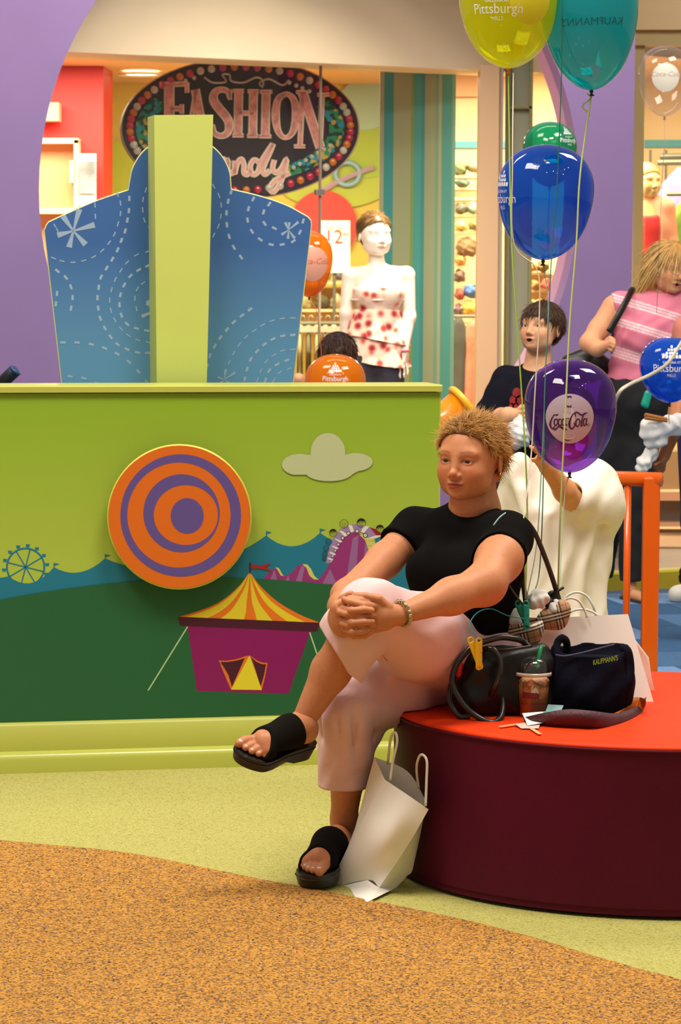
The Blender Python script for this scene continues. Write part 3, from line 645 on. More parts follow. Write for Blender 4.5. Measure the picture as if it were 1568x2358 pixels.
decal('tent_flag', [(577, 1300), (602, 1302), (625, 1296), (612, 1306), (627, 1316), (600, 1309), (577, 1309)], '#a51c22', parent=tent)
# cloud, one outline
cl = arc((755, 1043), 40, 46, math.pi*.97, math.pi*2.03, 20)+arc((818, 1064), 40, 21, -math.pi*.55, math.pi*.45, 14)+arc((758, 1088), 54, 20, math.pi*.08, math.pi*.92, 14)+arc((690, 1070), 41, 25, math.pi*.62, math.pi*1.62, 16)
decal('cloud', cl, '#b3bd92')
# round target disc, standing off the wall
kc = onk(413, 1190, .06); dr = 163*kc[1]/FPX
td = empty('target_disc', kc-A([0, 0, dr])-kn*.03, 'round orange and purple target disc mounted on the lime counter wall', 'target')
def disc_pts(cx, cy, rx, ry, e, n=64): return [onk(x, y, e) for x, y in ell2(cx, cy, rx, ry, n)]
V, F = prism(disc_pts(413, 1190, 163, 164, .06), kn, .022); mk('board', V, F, mat('print_orange', '#d2660f', .45), td)
mk('rim', *tube(disc_pts(413, 1190, 162, 163, .05), .0065, 6, True), mat('yellow_edge', '#cfc552', .4), td)
mk('mount', *prism(disc_pts(413, 1190, 60, 60, .04), kn, .038), mat('lime_mount', '#b6ae45', .5), td)
def ringpoly(o_, i_, e):
    Vo = disc_pts(*o_, e); Vi = disc_pts(*i_, e); N = len(Vo); return Vo+Vi, [(i, (i+1) % N, N+(i+1) % N, N+i) for i in range(N)]
m_dp = mat('print_purple', '#5a4a8e', .45)
V, F = ringpoly((416, 1187, 139, 141), (412, 1186, 119, 121), .0604); mk('ring', V, F, m_dp, td)
V, F = ringpoly((418, 1182, 88, 90), (428, 1186, 74, 69), .0604); mk('ring', V, F, m_dp, td)
mk('bullseye', *prism(disc_pts(431, 1188, 38, 41, .0606), kn, .0006), m_dp, td)

# ---------------------------------------------------------------- blue board and lime fin behind the counter
BP = KP-kn*.42
def onb(px, py, e=0.0): return onp(px, py, BP+kn*e, kn)
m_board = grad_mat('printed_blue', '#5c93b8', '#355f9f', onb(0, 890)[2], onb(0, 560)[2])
sg = empty('castle_board', onb(415, 1400)*[1, 1, 0], 'blue domed play board with white dashed swirls and a lime fin', 'sign board')
oc = [(100+8, 518)]+catmull([(112, 512), (160, 490), (225, 462), (296, 438)], 5).tolist()+catmull([(299, 420), (306, 388), (325, 355), (352, 333), (385, 321), (420, 317), (455, 322), (488, 338), (512, 363), (527, 395), (531, 434)], 5).tolist()+catmull([(534, 437), (600, 453), (660, 474), (708, 500)], 5).tolist()+[(715, 508), (716, 518), (672, 900), (640, 1500), (175, 1500), (145, 900), (103, 530)]
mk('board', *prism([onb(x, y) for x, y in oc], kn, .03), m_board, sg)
mk('board_edge', *tube([onb(x, y, -.004) for x, y in oc], .0035, 5, True), mat('cream_edge', '#d6d091', .4), sg)
m_dash = mat('print_pale_blue', '#8fa8c4', .5, spec=.4)
def zc(q): return (80+.4337*q[0], 420+.4337*q[1])
def dash_path(pts, w, ln, parent):
    P = A([zc(q) for q in pts])
    for i in range(len(P)):
        d = (P[min(i+1, len(P)-1)]-P[max(i-1, 0)]); d = d/np.linalg.norm(d); nq = A([-d[1], d[0]]); c = P[i]
        q = [c+d*ln/2+nq*w/2, c+d*ln/2-nq*w/2, c-d*ln/2-nq*w/2, c-d*ln/2+nq*w/2]
        mk('dash', *prism([onb(x, y, .0006) for x, y in q], kn, .0005), m_dash, parent)
def grp(name): 
    o = empty(name, WLOC[sg.name]); o.parent = sg; o.location = (0, 0, 0); return o
for pts in ([(502, 85), (500, 150), (492, 200), (480, 258), (460, 308), (440, 358), (412, 408), (382, 455), (352, 503), (340, 557), (333, 612), (337, 668), (348, 722), (372, 774), (403, 820), (440, 860), (490, 886), (545, 903), (600, 906)],
            [(600, 443), (552, 465), (508, 497), (475, 545), (455, 597), (450, 650), (460, 705), (490, 752), (540, 775), (595, 787)], [(120, 470), (165, 505), (192, 555), (201, 612), (193, 668)], [(118, 590), (112, 645)],
            [(150, 850), (225, 850), (300, 860), (370, 880), (437, 910), (500, 953), (550, 1005), (595, 1060)], [(187, 1030), (260, 1040), (330, 1068)], [(1043, 50), (1027, 100), (1018, 162), (1020, 225), (1032, 287), (1057, 345), (1095, 397)],
            [(1160, 88), (1135, 140), (1130, 200), (1153, 260), (1197, 303), (1255, 330), (1313, 330), (1373, 312), (1408, 265), (1425, 205)], [(1245, 115), (1215, 157), (1220, 218), (1272, 243)],
            [(1143, 675), (1100, 707), (1057, 742), (1020, 782), (985, 825), (955, 870), (930, 920), (915, 975)], [(1370, 810), (1317, 815), (1265, 832), (1220, 860), (1180, 897), (1147, 940), (1127, 992), (1115, 1045)], [(1338, 945), (1287, 967), (1245, 1000), (1225, 1050)], [(620, 590), (600, 640)]):
    dash_path(pts, 5.4, 12, grp('dashed_swirl'))
for pts in ([(100, 402), (145, 417), (203, 424), (260, 415), (313, 395), (358, 362), (395, 320), (423, 275), (442, 220), (455, 165), (455, 110), (440, 64)], [(320, 120), (322, 180)], [(600, 367), (540, 385), (490, 425), (458, 467), (428, 515), (408, 570), (398, 625), (405, 680), (425, 730), (458, 777), (497, 812), (548, 837), (605, 850)],
            [(620, 512), (575, 535), (545, 565), (532, 615), (540, 670)], [(590, 40), (575, 90), (573, 145), (582, 200), (610, 245)], [(950, 20), (978, 70), (990, 120), (988, 180), (975, 232), (950, 280)], [(1370, 720), (1315, 722), (1260, 735), (1210, 757), (1165, 787), (1122, 820), (1087, 860), (1057, 905), (1032, 955), (1015, 1005)], [(1370, 887), (1317, 893), (1270, 917), (1230, 950), (1200, 1000), (1182, 1050)], [(1350, 990), (1300, 1010), (1270, 1050)], [(108, 232), (118, 250)]):
    dash_path(pts, 2.6, 12, grp('thin_swirl'))
for c, arms, w0, w1 in (((205, 258), [(237, 142), (150, 180), (318, 225), (120, 280), (270, 330), (182, 345)], 8, 32), ((1347, 253), [(1400, 210), (1310, 278), (1345, 300), (1380, 297), (1330, 212), (1352, 212)], 4, 16), ((1007, 1048), [(1065, 1010), (1012, 995), (972, 1035), (1035, 1068), (985, 1068)], 4, 14), ((632, 685), [(597, 628), (568, 712), (622, 745)], 8, 20)):
    g = grp('star_burst')
    for a in arms:
        c_ = A(c, float); a_ = A(a, float); d = (a_-c_)/np.linalg.norm(a_-c_); nq = A([-d[1], d[0]])
        q = [zc(c_+nq*w0/2), zc(a_+nq*w1/2), zc(a_-nq*w1/2), zc(c_-nq*w0/2)]; mk('star_arm', *prism([onb(x, y, .0008) for x, y in q], kn, .0005), m_dash, g)
m_fin = mat('lime_fin', '#bcc765', .5, (2, .03))
fin = [onb(x, y, .14) for x, y in ((355, 265), (491, 264), (476, 885), (467, 1400), (369, 1400), (361, 885))]
mk('fin', *prism(fin, kn, .14), m_fin, sg)

# ---------------------------------------------------------------- sign of the shop
SP = at(553, 290, 17.9); sgu = unit((1, .30, 0)); sgn = A([sgu[1], -sgu[0], 0])
def onsg(px, py, e=0.0): return onp(px, py, SP+sgn*e, sgn)
sb = empty('oval_shop_sign', onsg(553, 460), 'oval plum shop sign with jewelled rim and pink lettering', 'sign')
m_plum = mat('sign_plum', '#2c1028', .55, (40, .2))
SC = (553, 296); V, F = prism([onsg(x, y) for x, y in ell2(SC[0], SC[1], 272, 160, 80)], sgn, .06); mk('plate', V, F, m_plum, sb)
mk('plate_edge', *tube([onsg(x, y, -.01) for x, y in ell2(SC[0], SC[1], 272, 160, 80)], .008, 6, True), mat('sign_edge', '#c9a58d', .4), sb)
gems = [mat('gem_pink', '#c8254d', .15, coat=.6), mat('gem_orange', '#d9761a', .15, coat=.6), mat('gem_clear', '#cfc4bc', .12, coat=.6)]
gm = []
for q in gems:
    V, F = sphere((0, 0, 0), (.0235, .014, .0235), 12, 8); me = bpy.data.meshes.new('gem'); me.from_pydata(V.tolist(), [], F); me.materials.append(q); me.polygons.foreach_set('use_smooth', [True]*len(F)); gm.append(me)
def put(me, name, p, parent):
    o = bpy.data.objects.new(name, me); COL.objects.link(o); o.parent = parent; o.location = (A(p)-WLOC[parent.name]).tolist(); return o
pat = [0, 0, 1, 2, 0, 1, 2, 0, 0, 1, 0, 2, 2, 0, 1]
for k in range(60):
    a = 2*math.pi*k/60+.05; put(gm[pat[k % 15]], 'gem', onsg(SC[0]+254*math.cos(a), SC[1]+142*math.sin(a), .004), sb)
V, F = sphere((0, 0, 0), (.013, .008, .013), 8, 6); pm = bpy.data.meshes.new('pearl'); pm.from_pydata(V.tolist(), [], F); pm.materials.append(gems[2])
for k in range(7): put(pm, 'pearl', onsg(760-k*14, 335+k*8.5, .004), sb)
for x, y in ((427, 186), (447, 179), (666, 190), (682, 197), (696, 203), (712, 210)): put(pm, 'pearl', onsg(x, y, .004), sb)
# glitter crescents
def glit(name):
    M = mat(name, '#1d6b52', .4); nt = M.node_tree; b = nt.nodes['Principled BSDF']; tc = nt.nodes.new('ShaderNodeTexCoord'); v = nt.nodes.new('ShaderNodeTexVoronoi'); v.inputs['Scale'].default_value = 42
    r = nt.nodes.new('ShaderNodeValToRGB'); r.color_ramp.interpolation = 'CONSTANT'; e = r.color_ramp.elements; e[0].position = 0; e[0].color = lin('#12402f'); e[1].position = .3; e[1].color = lin('#1f8a63')
    for p, c in ((.55, '#2390b5'), (.7, '#0f3a2c'), (.85, '#c9a545')): q = e.new(p); q.color = lin(c)
    s = nt.nodes.new('ShaderNodeSeparateColor'); nt.links.new(tc.outputs['Object'], v.inputs['Vector']); nt.links.new(v.outputs['Color'], s.inputs[0]); nt.links.new(s.outputs[0], r.inputs[0]); nt.links.new(r.outputs[0], b.inputs['Base Color']); return M
m_gl = glit('sequin_glitter')
def crescent(a0, a1, ro, ri): 
    return [(SC[0]+ro*math.cos(a), SC[1]+ro*.52*math.sin(a)) for a in np.linspace(a0, a1, 24)]+[(SC[0]+ri*math.cos(a)+0, SC[1]+ri*.47*math.sin(a)) for a in np.linspace(a1, a0, 24)]
mk('sequin_crescent', *prism([onsg(x, y, .003) for x, y in crescent(-.55, 1.25, 240, 205)], sgn, .003), m_gl, sb)
mk('sequin_crescent', *prism([onsg(x, y, .003) for x, y in crescent(2.3, 3.75, 240, 200)], sgn, .003), m_gl, sb)
m_let = mat('sign_pink_letter', '#f59c9c', .45, (25, .4)); m_lout = mat('sign_letter_edge', '#ffe8da', .4)
def letter(name, strokes, mt=m_let):
    for w, e, th, mm, nm in ((5, .012, .012, m_lout, name), (0, .016, .005, mt, name+'_face')):
        V2, F2 = join2([stroke2(s[0], (A(s[1]) if not np.isscalar(s[1]) else s[1])+w, *s[2:]) for s in strokes])
        Vf = [onsg(x, y, e) for x, y in V2]; n = len(Vf); Vb = [q-sgn*th for q in Vf]
        mk(nm, Vf+Vb, [list(f) for f in F2]+[[i+n for i in f][::-1] for f in F2]+[(f[0], f[3], f[3]+n, f[0]+n) for f in F2]+[(f[2], f[1], f[1]+n, f[2]+n) for f in F2], mm, sb)
def S(pts, w): return (pts, w, 1, False)
def serif(x, y, w=20): return S([(x-w/2, y), (x+w/2, y)], 4)
letter('letter_f', [S([(390, 196), (390, 330)], 18), S([(368, 195), (432, 193)], 7), S([(431, 190), (431, 214)], 5), S([(392, 250), (418, 250)], 7), S([(419, 240), (419, 262)], 5), serif(390, 330, 30)])
letter('letter_a', [S([(452, 208), (434, 312)], 6), S([(450, 206), (470, 312)], 15), S([(440, 270), (464, 272)], 6), serif(434, 312, 16), serif(470, 312, 22)])
letter('letter_s', [([(529, 225), (526, 212), (512, 206), (496, 212), (492, 230), (505, 250), (520, 268), (528, 285), (524, 306), (508, 313), (494, 306), (490, 290)], [6, 8, 9, 12, 15, 16, 16, 15, 12, 9, 8, 6], 4), S([(530, 206), (530, 230)], 4), S([(490, 286), (490, 312)], 4)])
letter('letter_h', [S([(550, 210), (548, 312)], 15), S([(584, 211), (582, 313)], 15), S([(550, 260), (583, 261)], 7), serif(549, 209, 26), serif(583, 210, 26), serif(548, 312, 26), serif(582, 313, 26)])
letter('letter_i', [S([(613, 212), (611, 314)], 15), serif(613, 211, 28), serif(611, 314, 28)])
letter('letter_o', [([(659, 216), (641, 228), (635, 265), (641, 302), (657, 317), (674, 304), (682, 268), (677, 230), (659, 216), (641, 228)], [6, 10, 14, 10, 6, 10, 14, 10, 6, 10], 4)])
letter('letter_n', [S([(697, 214), (691, 336)], 7), S([(697, 213), (738, 340)], 17), S([(742, 218), (737, 342)], 7), serif(694, 212, 24), serif(690, 337, 26), serif(745, 218, 28)])
letter('script_candy', [([(486, 378), (478, 350), (462, 345), (450, 372), (456, 398), (474, 402), (492, 392)], 8, 4), ([(523, 372), (512, 366), (503, 382), (508, 400), (520, 392), (526, 368), (525, 392), (533, 400), (541, 390)], 7, 4), ([(541, 370), (540, 402), (546, 378), (556, 366), (562, 380), (562, 398), (570, 402), (577, 392)], 7, 4), ([(597, 374), (585, 368), (576, 384), (582, 402), (594, 396), (602, 372), (628, 332), (622, 350), (606, 388), (610, 402), (622, 392)], 7, 4), ([(632, 368), (628, 388), (636, 398), (648, 388), (660, 366), (656, 390), (646, 420), (630, 442), (622, 432), (636, 414), (668, 398)], 7, 4)], mat('sign_script_pink', '#f7b0b0', .4))
mk('script_scroll', *tube(catmull([onsg(x, y, .008) for x, y in ((470, 178), (490, 190), (520, 188), (512, 172), (528, 172), (532, 186), (560, 190), (590, 178), (605, 186), (604, 200), (598, 190), (620, 182), (650, 196), (665, 184))], 5), .006, 5), mat('sign_silver', '#b9aeb0', .3, metal=.5), sb)

# ---------------------------------------------------------------- round bench
BC = A([.835, 7.93, 0]); BR, BH = .69, .435
bench = empty('round_bench', BC, 'large round ottoman bench with red vinyl top and maroon side', 'bench')
m_redv = mat('red_vinyl', '#e23a05', .55, (3, .05), (60, .05), spec=.2); m_mar = mat('maroon_vinyl', '#540a26', .6, (4, .1), (300, .12), spec=.15)
mk('drum', *lathe([(BR-.02, .012), (BR-.004, .016), (BR-.004, .03), (BR, .034), (BR, BH-.018), (BR-.005, BH-.014)], BC, 128), m_mar, bench, autos=40)
mk('seat_top', *lathe([(BR-.006, BH-.016), (BR+.003, BH-.012), (BR+.004, BH-.006), (BR-.004, BH-.001), (BR-.02, BH), (.3, BH+.001), (.001, BH+.001)], BC, 128, capt=False), m_redv, bench, smooth=True)
mk('piping', *tube([BC+A([(BR+.003)*math.cos(a), (BR+.003)*math.sin(a), BH-.014]) for a in np.linspace(0, 2*math.pi, 128, endpoint=False)], .004, 6, True), m_mar, bench, smooth=True)
# ---------------------------------------------------------------- orange railing
rl_ = empty('orange_railing', at(1500, 1100, 10.6)*[1, 1, 0], 'glossy orange metal railing behind the round bench', 'railing')
m_or = mat('orange_enamel', '#dd5a08', .25, coat=.4)
R0, R1 = at(1500, 1104, 10.6), at(1000, 1113, 10.9); rz = R0[2]
def rp(t, z): q = R0+(R1-R0)*t; return A([q[0], q[1], z])
mk('top_rail', *tube([rp(-.045, rz), rp(1.6, rz)], .026, 14), m_or, rl_, smooth=True)
mk('end_post', *bbox8(rp(0, rz/2+.005), (.058, .058, rz+.01), .008), m_or, rl_)
for t in (.105, .21, .315, .42, .8, 1.2, 1.55): mk('baluster', *tube([rp(t, .02), rp(t, rz)], .0125, 10), m_or, rl_, smooth=True)
mk('bottom_rail', *tube([rp(0, .09), rp(1.6, .09)], .018, 10), m_or, rl_, smooth=True)
# ---------------------------------------------------------------- people: shared head, hair and limb builders
def head_field(h, kind='woman', mouth=0.0, sc=1.0, wide=1.0):
    """head in its own frame: face towards -y, eye line at z=0"""
    w = wide
    P = [('e', (0, .012, .026), (.073*w, .092, .084), None, .02), ('e', (0, -.028, -.018), (.063*w, .060, .076), None, .03), ('e', (0, -.026, -.055), (.054*w, .052, .042), None, .03),
         ('e', (0, -.066, -.083), (.020, .017, .014), None, .022)]
    for s in (-1, 1):
        P += [('e', (s*.035*w, -.056, -.030), (.025, .024, .025), None, .02), ('e', (s*.027, -.0705, .021), (.024, .009, .009), None, .018), ('e', (s*.040*w, -.030, -.062), (.020, .026, .022), None, .02)]
    f = Field((-.10, -.13, -.16), (.10, .12, .13), h); f.prims(P)
    for s in (-1, 1): f.prim(('e', (s*.031, -.0955, .001), (.017, .014, .011), None, .012), 0, 'sub', .014)
    N = [('c', (0, -.081, .012), (0, -.096, -.026), .0062, .0082, .012), ('e', (0, -.1000, -.030), (.0095, .0100, .0088), None, .008)]
    for s in (-1, 1):
        N += [('e', (s*.0112, -.091, -.0355), (.0064, .0080, .0062), None, .006), ('e', (s*.031, -.0685, 0), (.0150, .0145, .0132), None, .005)]
    N += [('e', (0, -.085, -.0545), (.020, .0095, .0058), None, .008), ('e', (0, -.0835, -.0640), (.0175, .0105, .0068), None, .008)]
    f.prims(N)
    for s in (-1, 1):
        f.prim(('e', (s*.031, -.0865, .0003), (.0144, .011, .0051), rotx(0), .002), 0, 'sub', .002)
        f.prim(('e', (s*.0065, -.0985, -.0395), (.0032, .004, .0022), None, .002), 0, 'sub', .002)
    if mouth: f.prim(('e', (0, -.094, -.0595-mouth*.004), (.0135, .016, .0045+mouth*.006), None, .002), 0, 'sub', .002)
    else: f.prim(('e', (0, -.0975, -.0590), (.021, .007, .0010), None, .001), 0, 'sub', .0015)
    E = []
    for s in (-1, 1):
        R = rotz(s*.35)@rotx(-.15); E += [('e', (s*.075*w, .014, -.006), (.0065, .017, .029), R, .006)]
    f.prims(E)
    for s in (-1, 1): f.prim(('e', (s*.0825*w, .010, -.004), (.005, .009, .016), None, .003), 0, 'sub', .004)
    return f
def face_colors(V, skin_c, lip_c, brow_c, liner=.75, blush=.5):
    """skin, lips, brows and lash line from the position on the face"""
    C = np.tile(A(skin_c), (len(V), 1)); x, y, z = V[:, 0], V[:, 1], V[:, 2]; ax = np.abs(x); fr = y < -.045
    def mixc(mask, c):
        m_ = np.clip(mask, 0, 1)[:, None]; C[:] = C*(1-m_)+A(c)*m_
    red = A(skin_c)*A([1.0, .72, .66])
    mixc(blush*np.exp(-(((ax-.040)/.020)**2+((z+.032)/.020)**2))*fr, red); mixc(.6*np.exp(-((x/.012)**2+((z+.030)/.010)**2))*fr, red)
    def soft(v, w=.0005): return 1/(1+np.exp(np.clip(-v/w, -40, 40)))
    up = (z > -.0592); hw = .0230; edge = np.where(up, -.0592+.0062*(1-(ax/hw)**2)-.0012*np.exp(-(x/.004)**2), -.0592-.0092*(1-(ax/hw)**2))
    lip = np.where(up, soft(edge-z), soft(z-edge))*soft(hw-ax)*(y < -.06); mixc(lip*.85, lip_c)
    mixc(np.exp(-((z+.0592)/.0009)**2)*soft(.0215-ax)*(y < -.06)*.75, A(lip_c)*.35)
    bz = .0215+.0042*np.sin(np.clip((ax-.012)/.034, 0, 1)*2.4); mixc(np.exp(-((z-bz)/.0020)**2)*soft(ax-.014, .001)*soft(.047-ax, .0015)*fr*.62, brow_c)
    e = np.sqrt(((ax-.031)/.0152)**2+((z-.0003)/.0064)**2); mixc(np.exp(-((e-.98)/.10)**2)*soft(z+.0005, .0006)*fr*liner, (.03, .02, .018)); mixc(np.exp(-((e-1.02)/.12)**2)*soft(-z-.0005, .0006)*fr*liner*.5, (.08, .04, .03))
    mixc(np.exp(-((e-1.35)/.30)**2)*fr*.15*(z > -.004), A(skin_c)*A([.55, .42, .38]))
    return C
def eyes(parent, M, o, look=(0, 0), iris='#5c6a6a', r=.0124, sc=1.0):
    for s in (-1, 1):
        V, F = sphere((0, 0, 0), r, 20, 18); z = V[:, 2]/r
        C = np.where((z > .97)[:, None], A([.01, .01, .01]), np.where((z > .83)[:, None], A(lin(iris)[:3]), A([.44, .38, .35])))
        R = rotz(look[0])@rotx(math.pi/2+look[1]); W = (V@R.T+A([s*.031, -.0680, 0]))*sc
        mk('eye', W@M.T+o, F, MATS['eye'], parent, smooth=True, colors=C)
mat('eye', '#ffffff', .12, attr='col', coat=.5)
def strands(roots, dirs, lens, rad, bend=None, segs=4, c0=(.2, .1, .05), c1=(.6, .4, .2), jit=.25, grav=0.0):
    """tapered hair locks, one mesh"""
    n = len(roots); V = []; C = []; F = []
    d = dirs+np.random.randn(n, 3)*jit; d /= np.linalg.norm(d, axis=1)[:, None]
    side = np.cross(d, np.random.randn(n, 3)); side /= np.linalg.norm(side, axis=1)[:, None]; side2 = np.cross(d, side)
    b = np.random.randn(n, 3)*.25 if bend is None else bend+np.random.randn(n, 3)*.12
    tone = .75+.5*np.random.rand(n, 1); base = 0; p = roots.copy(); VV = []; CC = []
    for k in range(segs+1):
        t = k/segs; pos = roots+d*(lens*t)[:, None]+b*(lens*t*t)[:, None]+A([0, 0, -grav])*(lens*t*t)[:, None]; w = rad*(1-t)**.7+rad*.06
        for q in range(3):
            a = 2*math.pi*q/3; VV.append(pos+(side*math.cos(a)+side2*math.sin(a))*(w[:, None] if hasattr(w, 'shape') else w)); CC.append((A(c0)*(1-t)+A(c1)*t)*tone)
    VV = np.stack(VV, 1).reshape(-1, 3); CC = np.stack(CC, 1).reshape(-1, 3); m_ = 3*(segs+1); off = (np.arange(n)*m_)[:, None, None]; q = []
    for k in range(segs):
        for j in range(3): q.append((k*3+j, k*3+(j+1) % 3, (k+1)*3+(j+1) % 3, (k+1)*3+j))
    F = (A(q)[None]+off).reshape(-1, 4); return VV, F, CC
mat('hair', '#ffffff', .45, attr='col', spec=.4)
m_skin = mat('skin', '#ffffff', .5, attr='col', noise=(90, .07), sss=.12, spec=.35)
SKIN = A(lin('#c5825a')[:3])
def cap_mesh(h, infl, line, wide=1.0, extra=(), wr=None):
    """hair mass over the skull; line: y -> lowest z"""
    f = Field((-.14, -.16, -.22), (.14, .16, .16), h); f.prim(('e', (0, .012, .026), (.073*wide+infl, .092+infl, .084+infl), None, .01)); f.prims(list(extra))
    if wr: f.wrinkle(*wr)
    f.cutf(lambda X, Y, Z: np.interp(Y, *line)-Z); return f.mesh()
def nrm_surf(V, F):
    n = np.zeros_like(V); a, b, c = V[F[:, 0]], V[F[:, 1]], V[F[:, 2]]; fn = np.cross(b-a, c-a)
    for k in range(4): np.add.at(n, F[:, k], fn)
    return n/(np.linalg.norm(n, axis=1)[:, None]+1e-9)
def limb(pts, k=.02): 
    """pts: list of (point, radius)"""
    return [('c', pts[i][0], pts[i+1][0], pts[i][1], pts[i+1][1], k) for i in range(len(pts)-1)]
def foot(heel, toe, up, L, side):
    """foot frame -> prims; side=+1 when the big toe is on the +side axis"""
    x = unit(A(toe)-A(heel)); z = unit(A(up)-x*np.dot(up, x)); y = np.cross(z, x); o = A(heel); s = L/.23
    def p(a, b, c): return o+(x*a+y*b*side+z*c)*s
    P = [('c', p(.03, 0, .03), p(.09, 0, .045), .028*s, .033*s, .02), ('c', p(.09, 0, .045), p(.165, .002, .026), .032*s, .027*s, .02, (y, 1.15)), ('c', p(.155, .018, .020), p(.175, -.022, .018), .020*s, .016*s, .015)]
    for i, (b, ln, r) in enumerate(((.026, .225, .0125), (.008, .220, .0092), (-.007, .212, .0088), (-.020, .200, .0085), (-.031, .186, .0082))):
        P += [('c', p(.170, b*.85, .018), p(ln-.018, b, .017), r*1.02*s, r*s, .004), ('c', p(ln-.018, b, .017), p(ln-.002, b, .012), r*s, r*.9*s, .003)]
    nails = [(p(ln-.004, b, .012+r*.75), x, y, z, r*s) for b, ln, r in ((.026, .225, .0125), (.008, .220, .0092), (-.007, .212, .0088), (-.020, .200, .0085), (-.031, .186, .0082))]
    return P, p, (x, y*side, z, s), nails
def slide_sandal(name, heel, toe, up, L, side, footP, label, floor=False):
    """black platform slide: shaped sole plus wide band following the foot"""
    x = unit(A(toe)-A(heel)); z = unit(A(up)-x*np.dot(up, x)); y = np.cross(z, x)*side; o = A(heel); s = L/.23
    out = catmull([(-.008, 0), (0, .024), (.05, .028), (.10, .032), (.16, .046), (.20, .044), (.228, .030), (.238, .006), (.225, -.022), (.19, -.046), (.15, -.044), (.10, -.034), (.05, -.030), (0, -.024)], 5, True)
    e = empty(name, o-z*.04, label, 'sandal')
    def hgt(a): return np.interp(a, [-.01, .06, .10, .15, .24], [-.046, -.042, -.026, -.032, -.026])
    top = [o+(x*a+y*b+z*.004)*s for a, b in out]; bot = [o+(x*a*.985+y*b*.94+z*hgt(a))*s for a, b in out]; N = len(out); midl = [o+(x*a*1.004+y*b*1.03+z*-.008)*s for a, b in out]
    F = [tuple(range(N)), tuple(range(2*N, 3*N))[::-1]]
    for i in range(N): j = (i+1) % N; F += [(i, N+i, N+j, j), (N+i, 2*N+i, 2*N+j, N+j)]
    mk('sole', top+midl+bot, F, mat('black_sole', '#120f10', .35), e, autos=50)
    mk('welt', *tube([o+(x*a*1.006+y*b*1.035+z*-.006)*s for a, b in out], .0016, 5, True), mat('black_welt', '#2c2a2c', .25), e)
    V, F = skin(footP, .0028, .0052, cuts=[(o+x*.072*s+z*.03*s, -x+z*.15), (o+x*.182*s+z*.02*s, x*.9+z*.45-y*-.12), (o-z*.001, -z)])
    mk('upper_band', V, F, mat('black_knit', '#17130f', .95, bump=(900, .6), spec=.1), e, smooth=True); return e

# ---------------------------------------------------------------- the seated woman
DY = 0.0
def W(px, py, Y): return at(px, py, Y+DY)
hipL, kneeL, ankL = W(1078, 1510, 7.95), W(852, 1402, 7.54), W(697, 1662, 7.58)
hipR, kneeR, ankR = W(1035, 1530, 8.09), W(796, 1636, 7.70), W(787, 1940, 7.86)
shL, shR = W(1168, 1236, 7.82), W(958, 1222, 8.05)
elL, wrL = W(1116, 1346, 7.61), W(918, 1416, 7.455)
elR, wrR = W(800, 1372, 7.82), W(790, 1420, 7.56)
waist = W(1088, 1440, 7.98); chest = W(1082, 1300, 7.95); pel = W(1075, 1540, 8.03); nb = W(1090, 1195, 7.955)
Rb = rotz(-.72)
torsoP = [('e', pel, (.165, .135, .105), Rb, .05), ('e', waist, (.138, .115, .12), Rb, .06), ('e', chest, (.155, .118, .145), Rb, .06), ('c', shR, shL, .056, .056, .05), ('c', chest, nb, .10, .062, .05),
          ('e', W(1000, 1318, 7.855), (.072, .072, .07), None, .05), ('e', W(1095, 1322, 7.80), (.074, .074, .07), None, .05), ('e', W(1040, 1420, 7.88), (.12, .10, .09), Rb, .06)]
thL = limb([(hipL, .114), (W(958, 1464, 7.73), .104), (kneeL, .066)], .03); thR = limb([(hipR, .12), (W(910, 1585, 7.86), .09), (kneeR, .062)], .03)
calfL, calfR = W(762, 1545, 7.585), W(800, 1785, 7.79)
shinL = limb([(kneeL, .060), (W(808, 1470, 7.545), .056), (calfL, .053), (ankL, .033)], .02); shinR = limb([(kneeR, .060), (calfR, .050), (W(792, 1886, 7.83), .037), (ankR, .031)], .02)
armL = limb([(shL, .060), (W(1150, 1288, 7.72), .0605), (elL, .054), (W(1040, 1373, 7.545), .047), (wrL, .0275)], .03); armR = limb([(shR, .054), (W(884, 1292, 7.95), .048), (elR, .044), (W(792, 1398, 7.69), .042), (wrR, .030)], .025)
# hands clasped round the knee
def fing(pts, r0, r1): 
    n = len(pts)-1; return [('c', W(*pts[i]), W(*pts[i+1]), r0+(r1-r0)*i/n, r0+(r1-r0)*(i+1)/n, .0025) for i in range(n)]
handL = [('c', wrL, W(893, 1417, 7.446), .027, .030, .02), ('e', W(884, 1418, 7.436), (.026, .021, .038), None, .015), ('c', W(868, 1396, 7.43), W(868, 1446, 7.43), .014, .012, .012)]
handL += fing([(893, 1398, 7.43), (872, 1379, 7.424), (842, 1373, 7.424), (817, 1371, 7.432)], .0125, .0085)
for a in ([(868, 1396, 7.425), (838, 1394, 7.407), (806, 1386, 7.412), (793, 1380, 7.424)], [(864, 1416, 7.425), (832, 1420, 7.402), (798, 1414, 7.408), (783, 1410, 7.424)], [(862, 1436, 7.428), (834, 1444, 7.404), (804, 1440, 7.41), (789, 1437, 7.424)], [(862, 1448, 7.432), (838, 1463, 7.414), (816, 1464, 7.418), (804, 1461, 7.428)]):
    handL += fing(a, .0098, .0080)
handR = [('c', wrR, W(783, 1422, 7.50), .030, .030, .02), ('c', W(781, 1400, 7.455), W(790, 1452, 7.458), .021, .018, .015), ('e', W(778, 1424, 7.475), (.022, .028, .038), None, .02)]
